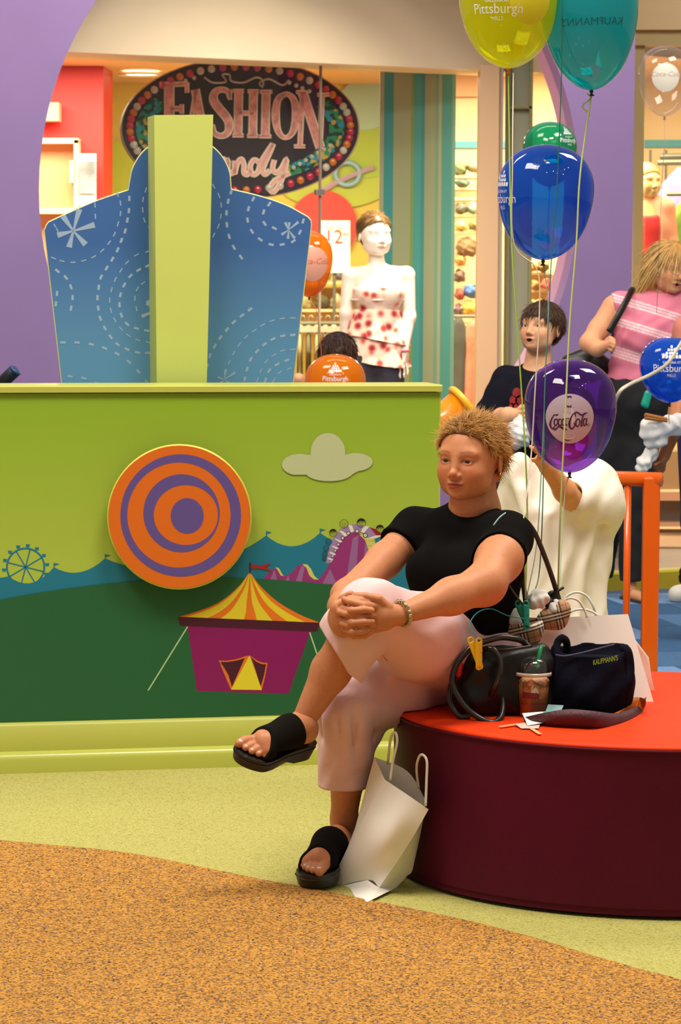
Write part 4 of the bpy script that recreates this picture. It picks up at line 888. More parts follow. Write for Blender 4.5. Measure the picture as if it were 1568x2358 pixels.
for a in ([(786, 1392, 7.44), (806, 1379, 7.425), (830, 1383, 7.417), (848, 1386, 7.42)], [(790, 1402, 7.432), (812, 1406, 7.398), (838, 1404, 7.393), (856, 1406, 7.402)], [(790, 1426, 7.432), (814, 1434, 7.396), (838, 1432, 7.391), (857, 1432, 7.402)], [(795, 1448, 7.436), (814, 1455, 7.402), (832, 1454, 7.398), (846, 1451, 7.405)]):
    handR += fing(a, .0094, .0080)
handR += fing([(776, 1398, 7.49), (789, 1378, 7.47), (808, 1368, 7.455)], .012, .009)
# feet
hL, tL, uL = W(714, 1702, 7.62), W(556, 1738, 7.45), A([.20, -.56, .80])
hRf = floor_at(792, 2016)*[1, 1, 0]+A([0, .0, .060]); tRf = floor_at(712, 2056)*[1, 1, 0]+A([0, 0, .044])
footLP, pL_, frL, nailL = foot(hL, tL, uL, .238, -1); footRP, pR_, frR, nailR = foot(hRf, tRf, (0, 0, 1.), .250, 1)
footLP += limb([(ankL, .033), (pL_(.045, 0, .05), .033)], .025); footRP += limb([(ankR, .030), (pR_(.045, 0, .05), .031)], .025)
# head
HM = rotz(-.50)@rotx(.03)@roty(.02); HO = W(1083, 1057, 7.90); HS = 1.02
f = head_field(.0011, wide=1.04); nbl = np.linalg.inv(HM)@(nb-HO)/HS
f2 = Field((-.16, -.13, -.20), (.16, .16, .0), .0032); 
HV, HF = f.mesh(); HC = face_colors(HV, SKIN, lin('#a23a38')[:3], lin('#7a4a2c')[:3], .95, .6); HV = HV*HS@HM.T+HO
neckP = [('c', W(1092, 1100, 7.93), W(1094, 1195, 7.955), .056, .062, .03), ('c', W(1094, 1185, 7.955), W(1094, 1240, 7.95), .066, .10, .03), ('c', W(1075, 1125, 7.885), W(1084, 1160, 7.90), .040, .050, .04)]
bodyP = torsoP+thL+thR+shinL+shinR+armL+armR
lo, hi = bounds(bodyP); f = Field(lo-.02, hi+.02, .0055); f.prims(bodyP, -.004); f.cutf(lambda X, Y, Z: np.where((Z < BH+.09) & ((X-BC[0])**2+(Y-BC[1])**2 < BR**2), BH+.008-Z, -1)); B1 = f.mesh(); B2 = skin(handL+handR, .0021); B3 = skin(footLP, .0026); B4 = skin(footRP, .0026); B5 = skin(neckP, .003)
V, F = catm([(HV, HF), B1, B2, B3, B4, B5]); C = np.tile(SKIN, (len(V), 1)); C[:len(HV)] = HC
n1 = len(HV)+len(B1[0]); n2 = n1+len(B2[0])
wm = empty('person', W(1000, 1640, 7.8), 'seated woman in black t-shirt and pink cropped trousers clasping her knee', 'person')
mk('body', V, F, m_skin, wm, smooth=True, colors=C)
eyes(wm, HM, HO, (-.08, .0), '#232a2c', sc=HS)
def nail(parent, c, x, y, z, r, col='#e8cdc4'):
    V, F = sphere((0, 0, 0), (r*.62, r*.55, r*.22), 10, 6); M_ = np.column_stack([x, y, z]); mk('toenail', V@M_.T+c, F, mat('nail_pearl', col, .15, coat=.6), parent, smooth=True)
for q in nailL+nailR: nail(wm, *q)
# black t-shirt
m_tee = mat('black_cotton', '#0b0908', .92, bump=(260, .25), spec=.08)
shirtP = torsoP[1:]+[('e', pel+A([0, 0, .02]), (.155, .125, .09), Rb, .05)]
f = Field(*[q for q in (bounds(shirtP+armL+armR)[0]-.03, bounds(shirtP+armL+armR)[1]+.03)], .0048)
f.prims(shirtP, .004)
dr_ = unit(W(884, 1292, 7.95)-shR)
f.prims([('c', shL, W(1148, 1292, 7.71), .0615, .066, .03), ('c', shR, W(896, 1274, 7.97), .055, .053, .03)], .003)
f.wrinkle(.0020, [(40, 30, 55, 0), (-30, 60, 25, 1), (90, -20, 30, 2)])
def sleeve_cut(sh, d, ln, c, r):
    f.cutf(lambda X, Y, Z: np.where((X-c[0])**2+(Y-c[1])**2+(Z-c[2])**2 < r*r, ((X-sh[0])*d[0]+(Y-sh[1])*d[1]+(Z-sh[2])*d[2])-ln, -1))
dl = unit(elL-shL)
sleeve_cut(shL, dl, .092, W(1158, 1306, 7.67), .094); sleeve_cut(shR, dr_, .082, W(888, 1285, 7.96), .085)
f.prim(('c', W(1081, 1158, 7.68), W(1088, 1126, 8.12), .052, .054, .006), 0, 'sub', .006)      # neckline
V, F = f.mesh(); tee = mk('t_shirt', V, F, m_tee, wm, smooth=True)
# pink cropped trousers
m_pant = mat('pink_twill', '#e3bfc0', .85, bump=(700, .25), spec=.2, sheen=.1)
hemL = W(783, 1506, 7.56); hemR = W(790, 1812, 7.80)
pantP = [torsoP[0], ('e', W(1085, 1490, 7.97), (.16, .13, .09), Rb, .05)]+thL+thR+limb([(kneeL, .066), (W(815, 1455, 7.545), .072), (W(775, 1522, 7.57), .080)], .03)+limb([(kneeR, .066), (W(797, 1720, 7.76), .064), (W(787, 1830, 7.80), .059)], .03)
pantP += [('e', W(842, 1690, 7.80), (.035, .04, .035), None, .03)]
lo, hi = bounds(pantP, .02); f = Field(lo-.02, hi+.02, .0046); f.prims(pantP, .006)
f.wrinkle(.0042, [(34, 22, 60, 0), (-50, 35, 28, 1.2), (75, -30, -40, 2)])
axL = unit(A([-1, 0, -.72])); f.cutf(lambda X, Y, Z: np.where((X-hemL[0])**2+(Y-hemL[1])**2+(Z-hemL[2])**2 < .021, (X-hemL[0])*axL[0]+(Z-hemL[2])*axL[2], -1))
f.cutf(lambda X, Y, Z: np.where((X < kneeR[0]+.2) & (Z < hemR[2]+.1), hemR[2]-Z, -1))
f.cutf(lambda X, Y, Z: np.where((Z < BH+.09) & ((X-BC[0])**2+(Y-BC[1])**2 < BR**2), BH+.002-Z, -1))
f.prims([('c', W(815, 1455, 7.545), W(740, 1580, 7.58), .058, .066, .01)], 0, 'sub', .003); f.prims([('c', W(793, 1790, 7.79), W(786, 1860, 7.80), .050, .054, .01)], 0, 'sub', .003)
for (q0, q1, r_) in (((872, 1500, 7.63), (900, 1560, 7.70), .010), ((775, 1650, 7.62), (790, 1720, 7.685), .010), ((815, 1655, 7.63), (812, 1720, 7.69), .010), ((846, 1640, 7.68), (850, 1700, 7.735), .010), ((745, 1640, 7.66), (752, 1700, 7.71), .008), ((905, 1440, 7.60), (940, 1410, 7.62), .008), ((880, 1380, 7.50), (895, 1420, 7.53), .007), ((1000, 1480, 7.665), (1060, 1445, 7.80), .008)):
    f.prim(('c', W(*q0), W(*q1), r_*.6, r_, .02), 0, 'sub', .022)
for (q0, q1, r_) in (((790, 1640, 7.635), (800, 1760, 7.715), .012), ((832, 1650, 7.67), (830, 1740, 7.73), .012), ((760, 1650, 7.655), (765, 1740, 7.725), .010), ((790, 1470, 7.47), (812, 1540, 7.52), .010)):
    f.prim(('c', W(*q0), W(*q1), r_*.6, r_, .03))
V, F = f.mesh(); pant = mk('cropped_trousers', V, F, m_pant, wm, smooth=True)
def ringpts(c, ax, r, n=40, sq=None):
    ax = unit(ax); a = unit(np.cross(ax, (0.1, 1, .2))); b = np.cross(ax, a); return [c+(a*math.cos(t)+b*math.sin(t))*r for t in np.linspace(0, 2*math.pi, n, endpoint=False)]
m_stitch = mat('pink_stitch', '#e8c4c0', .8)
mk('hem_stitch', *tube(ringpts(W(791, 1770, 7.785), W(797, 1720, 7.76)-W(787, 1830, 7.80), .0665), .0012, 4, True), m_stitch, pant)
# hair: cropped and spiky
HL = ([-.12, -.095, -.075, -.055, -.035, -.018, .005, .025, .04, .06, .13], [.088, .084, .076, .060, .036, .012, .004, .012, -.03, -.052, -.07])
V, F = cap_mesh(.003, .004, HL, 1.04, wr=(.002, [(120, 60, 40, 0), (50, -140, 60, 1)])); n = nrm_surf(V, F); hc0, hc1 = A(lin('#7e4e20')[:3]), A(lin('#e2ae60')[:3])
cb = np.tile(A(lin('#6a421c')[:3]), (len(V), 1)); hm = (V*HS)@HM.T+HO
ok = np.where((V[:, 2] > np.interp(V[:, 1], *HL)+.001))[0]; idx = np.random.choice(ok, 9000); r0 = V[idx]; nn_ = n[idx]
c0_ = A([0.004, -.045, .118]); fl_ = r0-c0_+np.random.randn(len(r0), 3)*.012; fl_ -= nn_*np.sum(fl_*nn_, 1)[:, None]; fl_ /= np.linalg.norm(fl_, axis=1)[:, None]+1e-6
lo_ = np.stack([np.sin(r0[:, 0]*190+r0[:, 2]*120+1), np.sin(r0[:, 1]*170-r0[:, 0]*150+2), np.sin(r0[:, 2]*180+r0[:, 1]*140)], 1)
lo2 = np.stack([np.sin(r0[:, 2]*410+1), np.sin(r0[:, 0]*390+2), np.sin(r0[:, 1]*430)], 1)
topm = (r0[:, 2] > .085)
d = fl_*1.0+nn_*np.where(r0[:, 1] > .03, .34, np.where(topm, .16, .02))[:, None]+lo_*.26+lo2*.22; ln = (.014+.020*np.random.rand(len(r0))**1.3)*(1+.3*lo_[:, 0])+.008*(r0[:, 1] > .03)
w_ = np.clip((-r0[:, 1]-.025)/.035, 0, 1)[:, None]; sg_ = np.tanh(r0[:, :1]/.012); dd = np.hstack([sg_*.9, np.full_like(sg_, .30), .42-np.abs(r0[:, :1])*11]); d = d*(1-w_)+(dd+lo2*.22+nn_*.12)*w_
ln *= np.where((r0[:, 1] < -.03) & (r0[:, 2] < .080), .9, 1.0)
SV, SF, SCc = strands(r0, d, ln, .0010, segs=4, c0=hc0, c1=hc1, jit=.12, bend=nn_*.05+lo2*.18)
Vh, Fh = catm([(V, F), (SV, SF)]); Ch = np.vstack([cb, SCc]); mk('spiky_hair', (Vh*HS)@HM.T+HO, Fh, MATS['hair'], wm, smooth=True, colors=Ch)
# bracelet, ring, earring
bw_ = W(926, 1413, 7.457); bax = unit(elL-wrL); m_silver = mat('silver', '#b9ac8e', .25, metal=.9)
br = tag(empty('bracelet', bw_), 'silver link bracelet on the seated woman\'s wrist', 'bracelet')
for q in ringpts(bw_, bax, .0315, 20): mk('link', *bbox8(q, (.009, .009, .010), .0016, rotz(.4)@rotx(random.random())), m_silver, br)
mk('ring', *tube(ringpts(W(822, 1446, 7.406), W(834, 1444, 7.404)-W(804, 1440, 7.41), .0105, 20), .0014, 6, True), mat('gold', '#caa24a', .2, metal=1), wm, smooth=True)
ep = (A([.080*1.04, .004, -.036])*HS)@HM.T+HO; mk('earring', *sphere(ep, .0045, 10, 8), mat('gold', '#caa24a', .2, metal=1), wm, smooth=True)
s1_ = slide_sandal('slide_sandal', hL, tL, uL, .238, -1, footLP, 'black slide sandal on the woman\'s raised foot'); s2_ = slide_sandal('slide_sandal', hRf, tRf, (0, 0, 1.), .250, 1, footRP, 'black slide sandal on the woman\'s planted foot')
# ---------------------------------------------------------------- people and mannequins in the background
def strand_cap(h, infl, line, wide, col0, col1, M_, o, sc, parent, n=900, ln=(.03, .03), rad=.003, crown=(0, .03, .12), out=.15, name='hair', extra=(), grav=.0):
    V, F = cap_mesh(h, infl, line, wide, extra, (.002, [(90, 40, 40, 0), (40, -90, 60, 1)])); nq = nrm_surf(V, F); ok = np.where(V[:, 2] > np.interp(V[:, 1], *line)+.002)[0]
    idx = np.random.choice(ok, n); r0 = V[idx]; q = nq[idx]; fl = r0-A(crown); fl -= q*np.sum(fl*q, 1)[:, None]; fl /= np.linalg.norm(fl, axis=1)[:, None]+1e-6
    SV, SF, SC_ = strands(r0, fl+q*out, ln[0]+ln[1]*np.random.rand(n), rad, segs=4, c0=A(lin(col0)[:3]), c1=A(lin(col1)[:3]), jit=.08, grav=grav, bend=-q*.15)
    V2, F2 = catm([(V, F), (SV, SF)]); C = np.vstack([np.tile(A(lin(col0)[:3]), (len(V), 1)), SC_]); return mk(name, V2*sc@M_.T+o, F2, MATS['hair'], parent, smooth=True, colors=C)
def put_head(parts, M_, o, sc, skin_c, lip, brow, h=.003, mouth=0, wide=1.0, liner=.6, blush=.4):
    V, F = head_field(h, mouth=mouth, wide=wide).mesh(); C = face_colors(V, skin_c, lin(lip)[:3], lin(brow)[:3], liner, blush)
    if mouth:
        q = (np.abs(V[:, 0]) < .015) & (np.abs(V[:, 2]+.0595+mouth*.004) < .004+mouth*.006) & (V[:, 1] > -.088) & (V[:, 1] < -.05); C[q] = (.05, .012, .012)
    parts.append((V*sc@M_.T+o, F, C))
def finish(parts, parent, name='body'):
    V, F = catm([(a, b) for a, b, c in parts]); return mk(name, V, F, m_skin, parent, smooth=True, colors=np.vstack([c for a, b, c in parts]))
def sk(P, h, c, **k):
    V, F = skin(P, h, **k); return V, F, np.tile(A(c), (len(V), 1))
def hand(P, wr, pal, dirs, r=.009):
    """palm with finger chains; dirs: list of polylines"""
    P += [('c', wr, pal, .024, .026, .015)]
    for d in dirs: P += [('c', A(d[i]), A(d[i+1]), r, r*.92, .003) for i in range(len(d)-1)]

# ---- boy in navy t-shirt
BY = 12.6
def Bp(x, y, d=0.0): return at(x, y, BY+d)
boy = empty('person', at(1215, 1000, BY)*[1, 1, 0], 'boy in navy t-shirt with dark bowl haircut gazing up', 'person')
sk_b = A(lin('#d8a17a')[:3]); bm_ = rotz(-.62)@rotx(-.16); bo = Bp(1247, 757); parts = []
put_head(parts, bm_, bo, .99, sk_b, '#b5564a', '#4a3020', .0028, mouth=.5)
tor = [('e', Bp(1222, 950), (.165, .11, .16), None, .06), ('e', Bp(1212, 1040), (.15, .11, .13), None, .06), ('c', Bp(1172, 880, .03), Bp(1290, 884), .060, .060, .05), ('c', Bp(1240, 800, .02), Bp(1236, 870, .02), .045, .06, .03)]
legs = limb([(Bp(1180, 1080), .085), (Bp(1178, 1280), .062), (Bp(1180, 1470), .045)])+limb([(Bp(1250, 1080), .085), (Bp(1255, 1280), .062), (Bp(1258, 1470), .045)])
ar = limb([(Bp(1160, 892), .052), (Bp(1130, 958, -.03), .042), (Bp(1172, 958, -.15), .036), (Bp(1184, 957, -.17), .028)])
hn = []; hand(hn, Bp(1184, 957, -.17), Bp(1198, 952, -.18), [[Bp(1196, 940, -.19), Bp(1206, 938, -.21), Bp(1209, 948, -.2)], [Bp(1198, 950, -.2), Bp(1210, 948, -.22), Bp(1212, 958, -.2)], [Bp(1198, 958, -.2), Bp(1210, 958, -.22), Bp(1210, 967, -.2)], [Bp(1196, 966, -.2), Bp(1207, 967, -.21), Bp(1206, 974, -.2)], [Bp(1192, 942, -.18), Bp(1200, 934, -.18), Bp(1206, 934, -.19)]])
arl = limb([(Bp(1300, 892), .052), (Bp(1325, 970), .042), (Bp(1300, 1040, -.08), .03)])
parts += [sk(tor+ar+hn+arl+[('c', Bp(1240, 800, .02), Bp(1238, 850, .02), .048, .058, .02)], .006, sk_b, infl=-.002)]; finish(parts, boy)
eyes(boy, bm_, bo, (-.1, -.05), '#4a3a2a', sc=.99)
strand_cap(.004, .010, ([-.12, -.09, -.07, -.04, -.02, .0, .03, .05, .13], [.045, .042, .036, .024, .012, .02, -.01, -.05, -.06]), 1.0, '#2e1a10', '#5a3820', bm_, bo, .99, boy, 1300, (.025, .03), .0022, (0, .02, .12), .06, 'bowl_haircut')
m_navy = mat('navy_cotton', '#14141f', .9, (60, .2), spec=.1)
V, F = skin(tor+[('c', Bp(1170, 885), Bp(1142, 948, -.02), .060, .075, .04), ('c', Bp(1295, 885), Bp(1318, 945), .060, .07, .04)], .006, .008, cuts=[(Bp(1200, 1075), (0, 0, -1)), (Bp(1240, 846, .0), (0.0, -.35, .94))], wr=(.004, [(40, 20, 50, 0), (-60, 20, 30, 1)])); bt = mk('t_shirt', V, F, m_navy, boy, smooth=True)
# faded red print on the chest
pr = []
for (x, y, r) in ((1190, 905, 10), (1182, 922, 9), (1196, 922, 10), (1188, 938, 9), (1201, 940, 8), (1178, 935, 6)): pr.append(prism([at(px, py, BY-.135) for px, py in ell2(x, y, r, r*1.2, 12)], NY, .012))
mk('shirt_print', *join(pr), mat('print_red_faded', '#8f1d24', .8, (40, .5)), bt)
V, F = skin(legs+[('e', Bp(1215, 1085), (.15, .11, .10), None, .05)], .008, .012, cuts=[(Bp(1215, 1062), (0, 0, 1)), ((0, 0, .06), (0, 0, -1))]); mk('trousers', V, F, mat('black_trousers', '#101014', .85), boy, smooth=True)
for x in (1180, 1258):
    q = Bp(x, 1470); V, F = skin([('c', (q[0], q[1]+.04, .05), (q[0]-.03, q[1]-.13, .045), .045, .04, .02)], .006, cuts=[((0, 0, .014), (0, 0, -1))]); mk('shoe', V, F, mat('boy_shoe', '#2a2a2e', .6), boy, smooth=True)
pb = [('e', Bp(1196, 1000, -.24), (.045, .05, .055), None, .02), ('c', Bp(1200, 960, -.23), Bp(1190, 1000, -.24), .012, .05, .03), ('e', Bp(1175, 1010, -.24), (.03, .04, .03), None, .02)]
V, F = skin(pb, .005, wr=(.008, [(160, 60, 40, 0), (60, 40, 200, 1), (-120, 40, 90, 2)])); tag(mk('plastic_bag', V, F, mat('white_plastic', '#d6d6d4', .3, (40, .12)), smooth=True), 'crumpled white plastic bag held by the boy in navy', 'bag')

# ---- woman in pink striped top at the right edge
PY_ = 14.4
def Pp(x, y, d=0.0): return at(x, y, PY_+d)
pk = empty('person', floor_at(1470, 1378)*[1, 1, 0], 'blonde woman with glasses in pink striped sleeveless top and black trousers', 'person')
sk_p = A(lin('#d89a72')[:3]); pm_ = rotz(.42)@rotx(.10)@roty(.12); po = Pp(1541, 619); parts = []
put_head(parts, pm_, po, 1.10, sk_p, '#a8433e', '#a8804c', .0032, mouth=.35)
torP = [('e', Pp(1500, 770), (.17, .12, .19), None, .08), ('e', Pp(1480, 850), (.15, .115, .13), None, .08), ('e', Pp(1475, 915), (.175, .13, .13), None, .08), ('c', Pp(1425, 705), Pp(1590, 705, .04), .062, .062, .05), ('e', Pp(1478, 775, -.08), (.08, .07, .07), None, .05), ('c', Pp(1532, 650, .02), Pp(1525, 700, .02), .05, .062, .04)]
arP = limb([(Pp(1412, 712), .062), (Pp(1378, 760, -.03), .050), (Pp(1357, 790, -.07), .045), (Pp(1375, 802, -.14), .038), (Pp(1392, 798, -.17), .028)], .03)
hP = []; hand(hP, Pp(1390, 798, -.17), Pp(1402, 792, -.19), [[Pp(1404, 780, -.2), Pp(1414, 783, -.22), Pp(1416, 792, -.21)], [Pp(1404, 787, -.21), Pp(1415, 791, -.23), Pp(1415, 800, -.21)], [Pp(1404, 795, -.21), Pp(1413, 799, -.23), Pp(1412, 807, -.21)], [Pp(1402, 803, -.2), Pp(1409, 807, -.22), Pp(1408, 812, -.2)], [Pp(1396, 782, -.19), Pp(1404, 776, -.2), Pp(1413, 780, -.2)]], .011)
arP2 = limb([(Pp(1605, 712, .04), .055), (Pp(1640, 800), .046), (Pp(1620, 900, -.08), .032)], .03)
lA = limb([(Pp(1475, 940), .105), (Pp(1462, 1140), .070), (Pp(1452, 1340), .045)], .04); lB = limb([(Pp(1430, 940, .06), .10), (Pp(1402, 1140, .1), .068), (Pp(1385, 1335, .15), .045)], .04)
fA = [('c', Pp(1450, 1345), A([Pp(1452, 1370)[0], PY_, .04]), .036, .034, .02), ('c', A([Pp(1450, 1370)[0], PY_+.03, .035]), A([Pp(1476, 1372)[0], PY_-.13, .028]), .032, .03, .02)]
parts += [sk(torP+arP+hP+arP2+fA, .0065, sk_p, infl=-.003)]; finish(parts, pk); eyes(pk, pm_, po, (.1, .05), '#55656c', sc=1.1)
strand_cap(.005, .012, ([-.13, -.085, -.06, -.03, .0, .03, .13], [.075, .07, .045, .0, -.09, -.15, -.17]), 1.02, '#b98a45', '#dcb878', pm_, po, 1.1, pk, 1700, (.05, .07), .003, (0, -.04, .12), .10, 'blonde_hair',
           extra=[('c', (.078, .01, .0), (.088, .0, -.15), .028, .036, .04), ('c', (-.078, .01, .0), (-.092, .0, -.15), .028, .038, .04), ('c', (0, .08, .0), (0, .085, -.15), .06, .06, .04)], grav=.5)
m_pk = mat('pink_knit', '#ffffff', .85, attr='col', bump=(500, .3), spec=.1)
tP = torP[:3]+torP[3:]; lo, hi = bounds(tP, .02); f = Field(lo-.02, hi+.02, .0055); f.prims(tP, .009); f.wrinkle(.004, [(30, 20, 70, 0), (-60, 20, 60, 1)]); f.cut(Pp(1475, 876), (0, 0, -1)); f.cut(Pp(1528, 668), (.05, -.3, .95))
az = Pp(1411, 742)[2]; ax0 = Pp(1411, 700)[0]; f.cutf(lambda X, Y, Z: np.where(Z > az, ax0-X+(az+.09-Z)*.15, -1)); V, F = f.mesh()
cpk, cwh = A(lin('#d77a92')[:3]), A(lin('#ecd0d2')[:3]); zz = V[:, 2]+(V[:, 0]-Pp(1480, 800)[0])*.30; C = np.tile(cpk, (len(V), 1))
for y0 in (694, 701, 708, 742+4, 753, 760, 812, 819, 826, 833):
    zc_ = Pp(1480, y0+6)[2]; w_ = np.clip(1-(np.abs(zz-zc_)-.0022)/.003, 0, 1)[:, None]; C = C*(1-w_)+cwh*w_
mk('striped_top', V, F, m_pk, pk, smooth=True, colors=C)
V, F = skin(lA+lB+[torP[2], ('e', Pp(1475, 885), (.165, .125, .08), None, .05)], .008, .010, cuts=[(Pp(1475, 868), (0, 0, 1)), (Pp(1460, 1338), (0, 0, -1))], wr=(.003, [(30, 20, 50, 0), (60, 10, -30, 1)])); mk('trousers', V, F, mat('black_trousers', '#101014', .85), pk, smooth=True)
V, F = skin(fA[1:], .004, .006, cuts=[(A([0, PY_-.05, .03]), (0, -1, .4)), ((0, 0, .012), (0, 0, -1))]); mk('strappy_sandal', V, F, mat('tan_leather', '#8d6a45', .6), pk, smooth=True)
q = A([Pp(1462, 1372)[0], PY_-.05, .011]); V, F = prism([q+rotz(.4)@A([a, b, .012]) for a, b in catmull([(-.045, -.12), (.02, -.135), (.05, -.10), (.04, 0), (.035, .1), (0, .12), (-.035, .1), (-.045, 0)], 4, True)], (0, 0, 1), .02); mk('sandal_sole', V, F, mat('dark_sole', '#33241a', .6), pk)
gf = []
for s in (-1, 1): gf.append(tube([(A([s*.031+.023*math.cos(t), -.104, .0+.017*math.sin(t)])*1.1)@pm_.T+po for t in np.linspace(0, 2*math.pi, 20, endpoint=False)], .0012, 5, True))
gf.append(tube([(A(q)*1.1)@pm_.T+po for q in ((-.008, -.104, .003), (0, -.108, .006), (.008, -.104, .003))], .0012, 5)); gf.append(tube([(A(q)*1.1)@pm_.T+po for q in ((-.054, -.104, .004), (-.074, -.06, .004), (-.080, .01, .0))], .0012, 5))
mk('eyeglasses', *join(gf), mat('wire_frame', '#b9b2a8', .25, metal=.9), pk)
hb = empty('shoulder_bag', Pp(1345, 862, .1), 'black shoulder bag hanging behind the pink striped woman', 'bag')
V, F = skin([('e', Pp(1352, 842, .12), (.10, .07, .085), None, .03), ('c', Pp(1310, 835, .12), Pp(1395, 850, .12), .04, .05, .03)], .007); mk('bag_body', V, F, mat('black_leather_far', '#0e0c0c', .35), hb, smooth=True)
mk('strap', *tube(catmull([Pp(1402, 765, -.2), Pp(1425, 725, -.17), Pp(1445, 688, -.11), Pp(1456, 668, -.03), Pp(1458, 690, .1), Pp(1400, 800, .16)], 6), .017, 8, flat=(unit((.4, -.9, .2)), .3)), mat('black_leather_far', '#0e0c0c', .35), hb, smooth=True)
V, F = skin([('c', Pp(1490, 905, -.2), Pp(1483, 930, -.2), .013, .016, .01), ('c', Pp(1497, 908, -.2), Pp(1488, 935, -.2), .010, .013, .008)], .004); tag(mk('belt_clip', V, F, mat('teal_plastic', '#0f9a80', .35), smooth=True), 'small teal clip hanging at the pink striped woman\'s hip', 'clip')

# ---- person in a big white t-shirt behind the purple balloon
WY = 9.6
def Wp(x, y, d=0.0): return at(x, y, WY+d)
wt = empty('person', Wp(1290, 1400)*[1, 1, 0], 'person in oversized white t-shirt hidden behind the purple balloon', 'person')
sk_w = A(lin('#d3925f')[:3]); wm_ = rotz(2.4); wo = Wp(1310, 968, .05); parts = []; put_head(parts, wm_, wo, .98, sk_w, '#a8554a', '#3a2a1c', .004)
torW = [('e', Wp(1285, 1250), (.14, .11, .20), None, .08), ('e', Wp(1280, 1380), (.135, .11, .16), None, .08), ('c', Wp(1215, 1130), Wp(1365, 1120), .065, .065, .05), ('c', Wp(1309, 985, .05), Wp(1295, 1100, .03), .05, .065, .04)]
fW = limb([(Wp(1380, 1135), .05), (Wp(1345, 1185, -.1), .043), (Wp(1300, 1130, -.22), .036), (Wp(1262, 1078, -.28), .027)], .02)
hW = []; hand(hW, Wp(1262, 1078, -.28), Wp(1248, 1060, -.30), [[Wp(1246, 1052, -.31), Wp(1236, 1040, -.33), Wp(1228, 1033, -.34), Wp(1221, 1029, -.34)], [Wp(1250, 1048, -.33), Wp(1241, 1036, -.36), Wp(1233, 1030, -.38)], [Wp(1254, 1046, -.35), Wp(1248, 1036, -.39), Wp(1242, 1031, -.41)], [Wp(1258, 1048, -.36), Wp(1255, 1040, -.4), Wp(1250, 1036, -.42)], [Wp(1244, 1066, -.30), Wp(1234, 1062, -.31), Wp(1226, 1058, -.31)]], .0095)
parts += [sk(torW+fW+hW, .006, sk_w, infl=-.002)]; finish(parts, wt)
strand_cap(.005, .012, ([-.13, -.08, -.05, .0, .03, .13], [.06, .055, .02, -.03, -.08, -.09]), 1.0, '#23160e', '#4a3020', wm_, wo, .98, wt, 500, (.02, .02), .003)
m_wt = mat('white_cotton', '#e9e1d2', .9, spec=.1, bump=(90, .1))
f = Field(Wp(1120, 1560, -.35)-.05, Wp(1440, 990, .35)+.05, .0065)
P = [('e', Wp(1285, 1230), (.165, .14, .20), None, .08), ('c', Wp(1282, 1230), Wp(1278, 1480), .150, .170, .08), ('c', Wp(1225, 1130), Wp(1360, 1120), .075, .078, .05), ('c', Wp(1370, 1120), Wp(1372, 1160, -.06), .075, .085, .05), ('c', Wp(1225, 1140), Wp(1196, 1088, -.06), .085, .050, .05), ('c', Wp(1192, 1120, -.04), Wp(1165, 1170, -.02), .038, .042, .06), ('e', Wp(1196, 1066, -.07), (.026, .03, .022), None, .04), ('c', Wp(1375, 1165, -.06), Wp(1335, 1150, -.14), .075, .068, .05)]
f.prims(P)
for (x0, y0, x1, y1, d0, d1, r_) in ((1205, 1130, 1235, 1420, -.13, -.165, .020), (1235, 1180, 1205, 1450, -.14, -.165, .022), (1260, 1190, 1290, 1470, -.15, -.175, .020), (1330, 1210, 1270, 1380, -.14, -.175, .018), (1355, 1215, 1330, 1460, -.12, -.16, .022), (1395, 1180, 1375, 1440, -.06, -.10, .024), (1400, 1120, 1350, 1200, -.09, -.14, .020), (1385, 1090, 1345, 1150, -.08, -.17, .018), (1180, 1090, 1215, 1180, -.10, -.15, .018)):
    f.prim(('c', Wp(x0, y0, d0), Wp(x1, y1, d1), r_*.6, r_, .035))
for (x0, y0, x1, y1, d0, d1, r_) in ((1222, 1150, 1218, 1420, -.16, -.20, .018), (1280, 1200, 1262, 1440, -.18, -.21, .018), (1345, 1225, 1305, 1420, -.165, -.21, .018), (1382, 1210, 1352, 1430, -.12, -.17, .018)):
    f.prim(('c', Wp(x0, y0, d0), Wp(x1, y1, d1), r_*.5, r_, .02), 0, 'sub', .03)
f.wrinkle(.005, [(62, 30, 5, 0), (-40, 50, 8, 1.4), (95, -35, -6, 2.2)]); f.cut(Wp(1280, 1500), (0, 0, -1)); f.prim(('c', Wp(1330, 1160, -.13), Wp(1290, 1115, -.24), .040, .042, .01), 0, 'sub', .006)
V, F = f.mesh(); mk('oversized_t_shirt', V, F, m_wt, wt, smooth=True)
V, F = skin(limb([(Wp(1235, 1480), .09), (Wp(1232, 1640), .07), (Wp(1232, 1745), .05)])+limb([(Wp(1325, 1480), .09), (Wp(1328, 1640), .07), (Wp(1328, 1745), .05)]), .009, cuts=[((0, 0, .03), (0, 0, -1))]); mk('trousers', V, F, mat('grey_trousers', '#4a4a52', .85), wt, smooth=True)

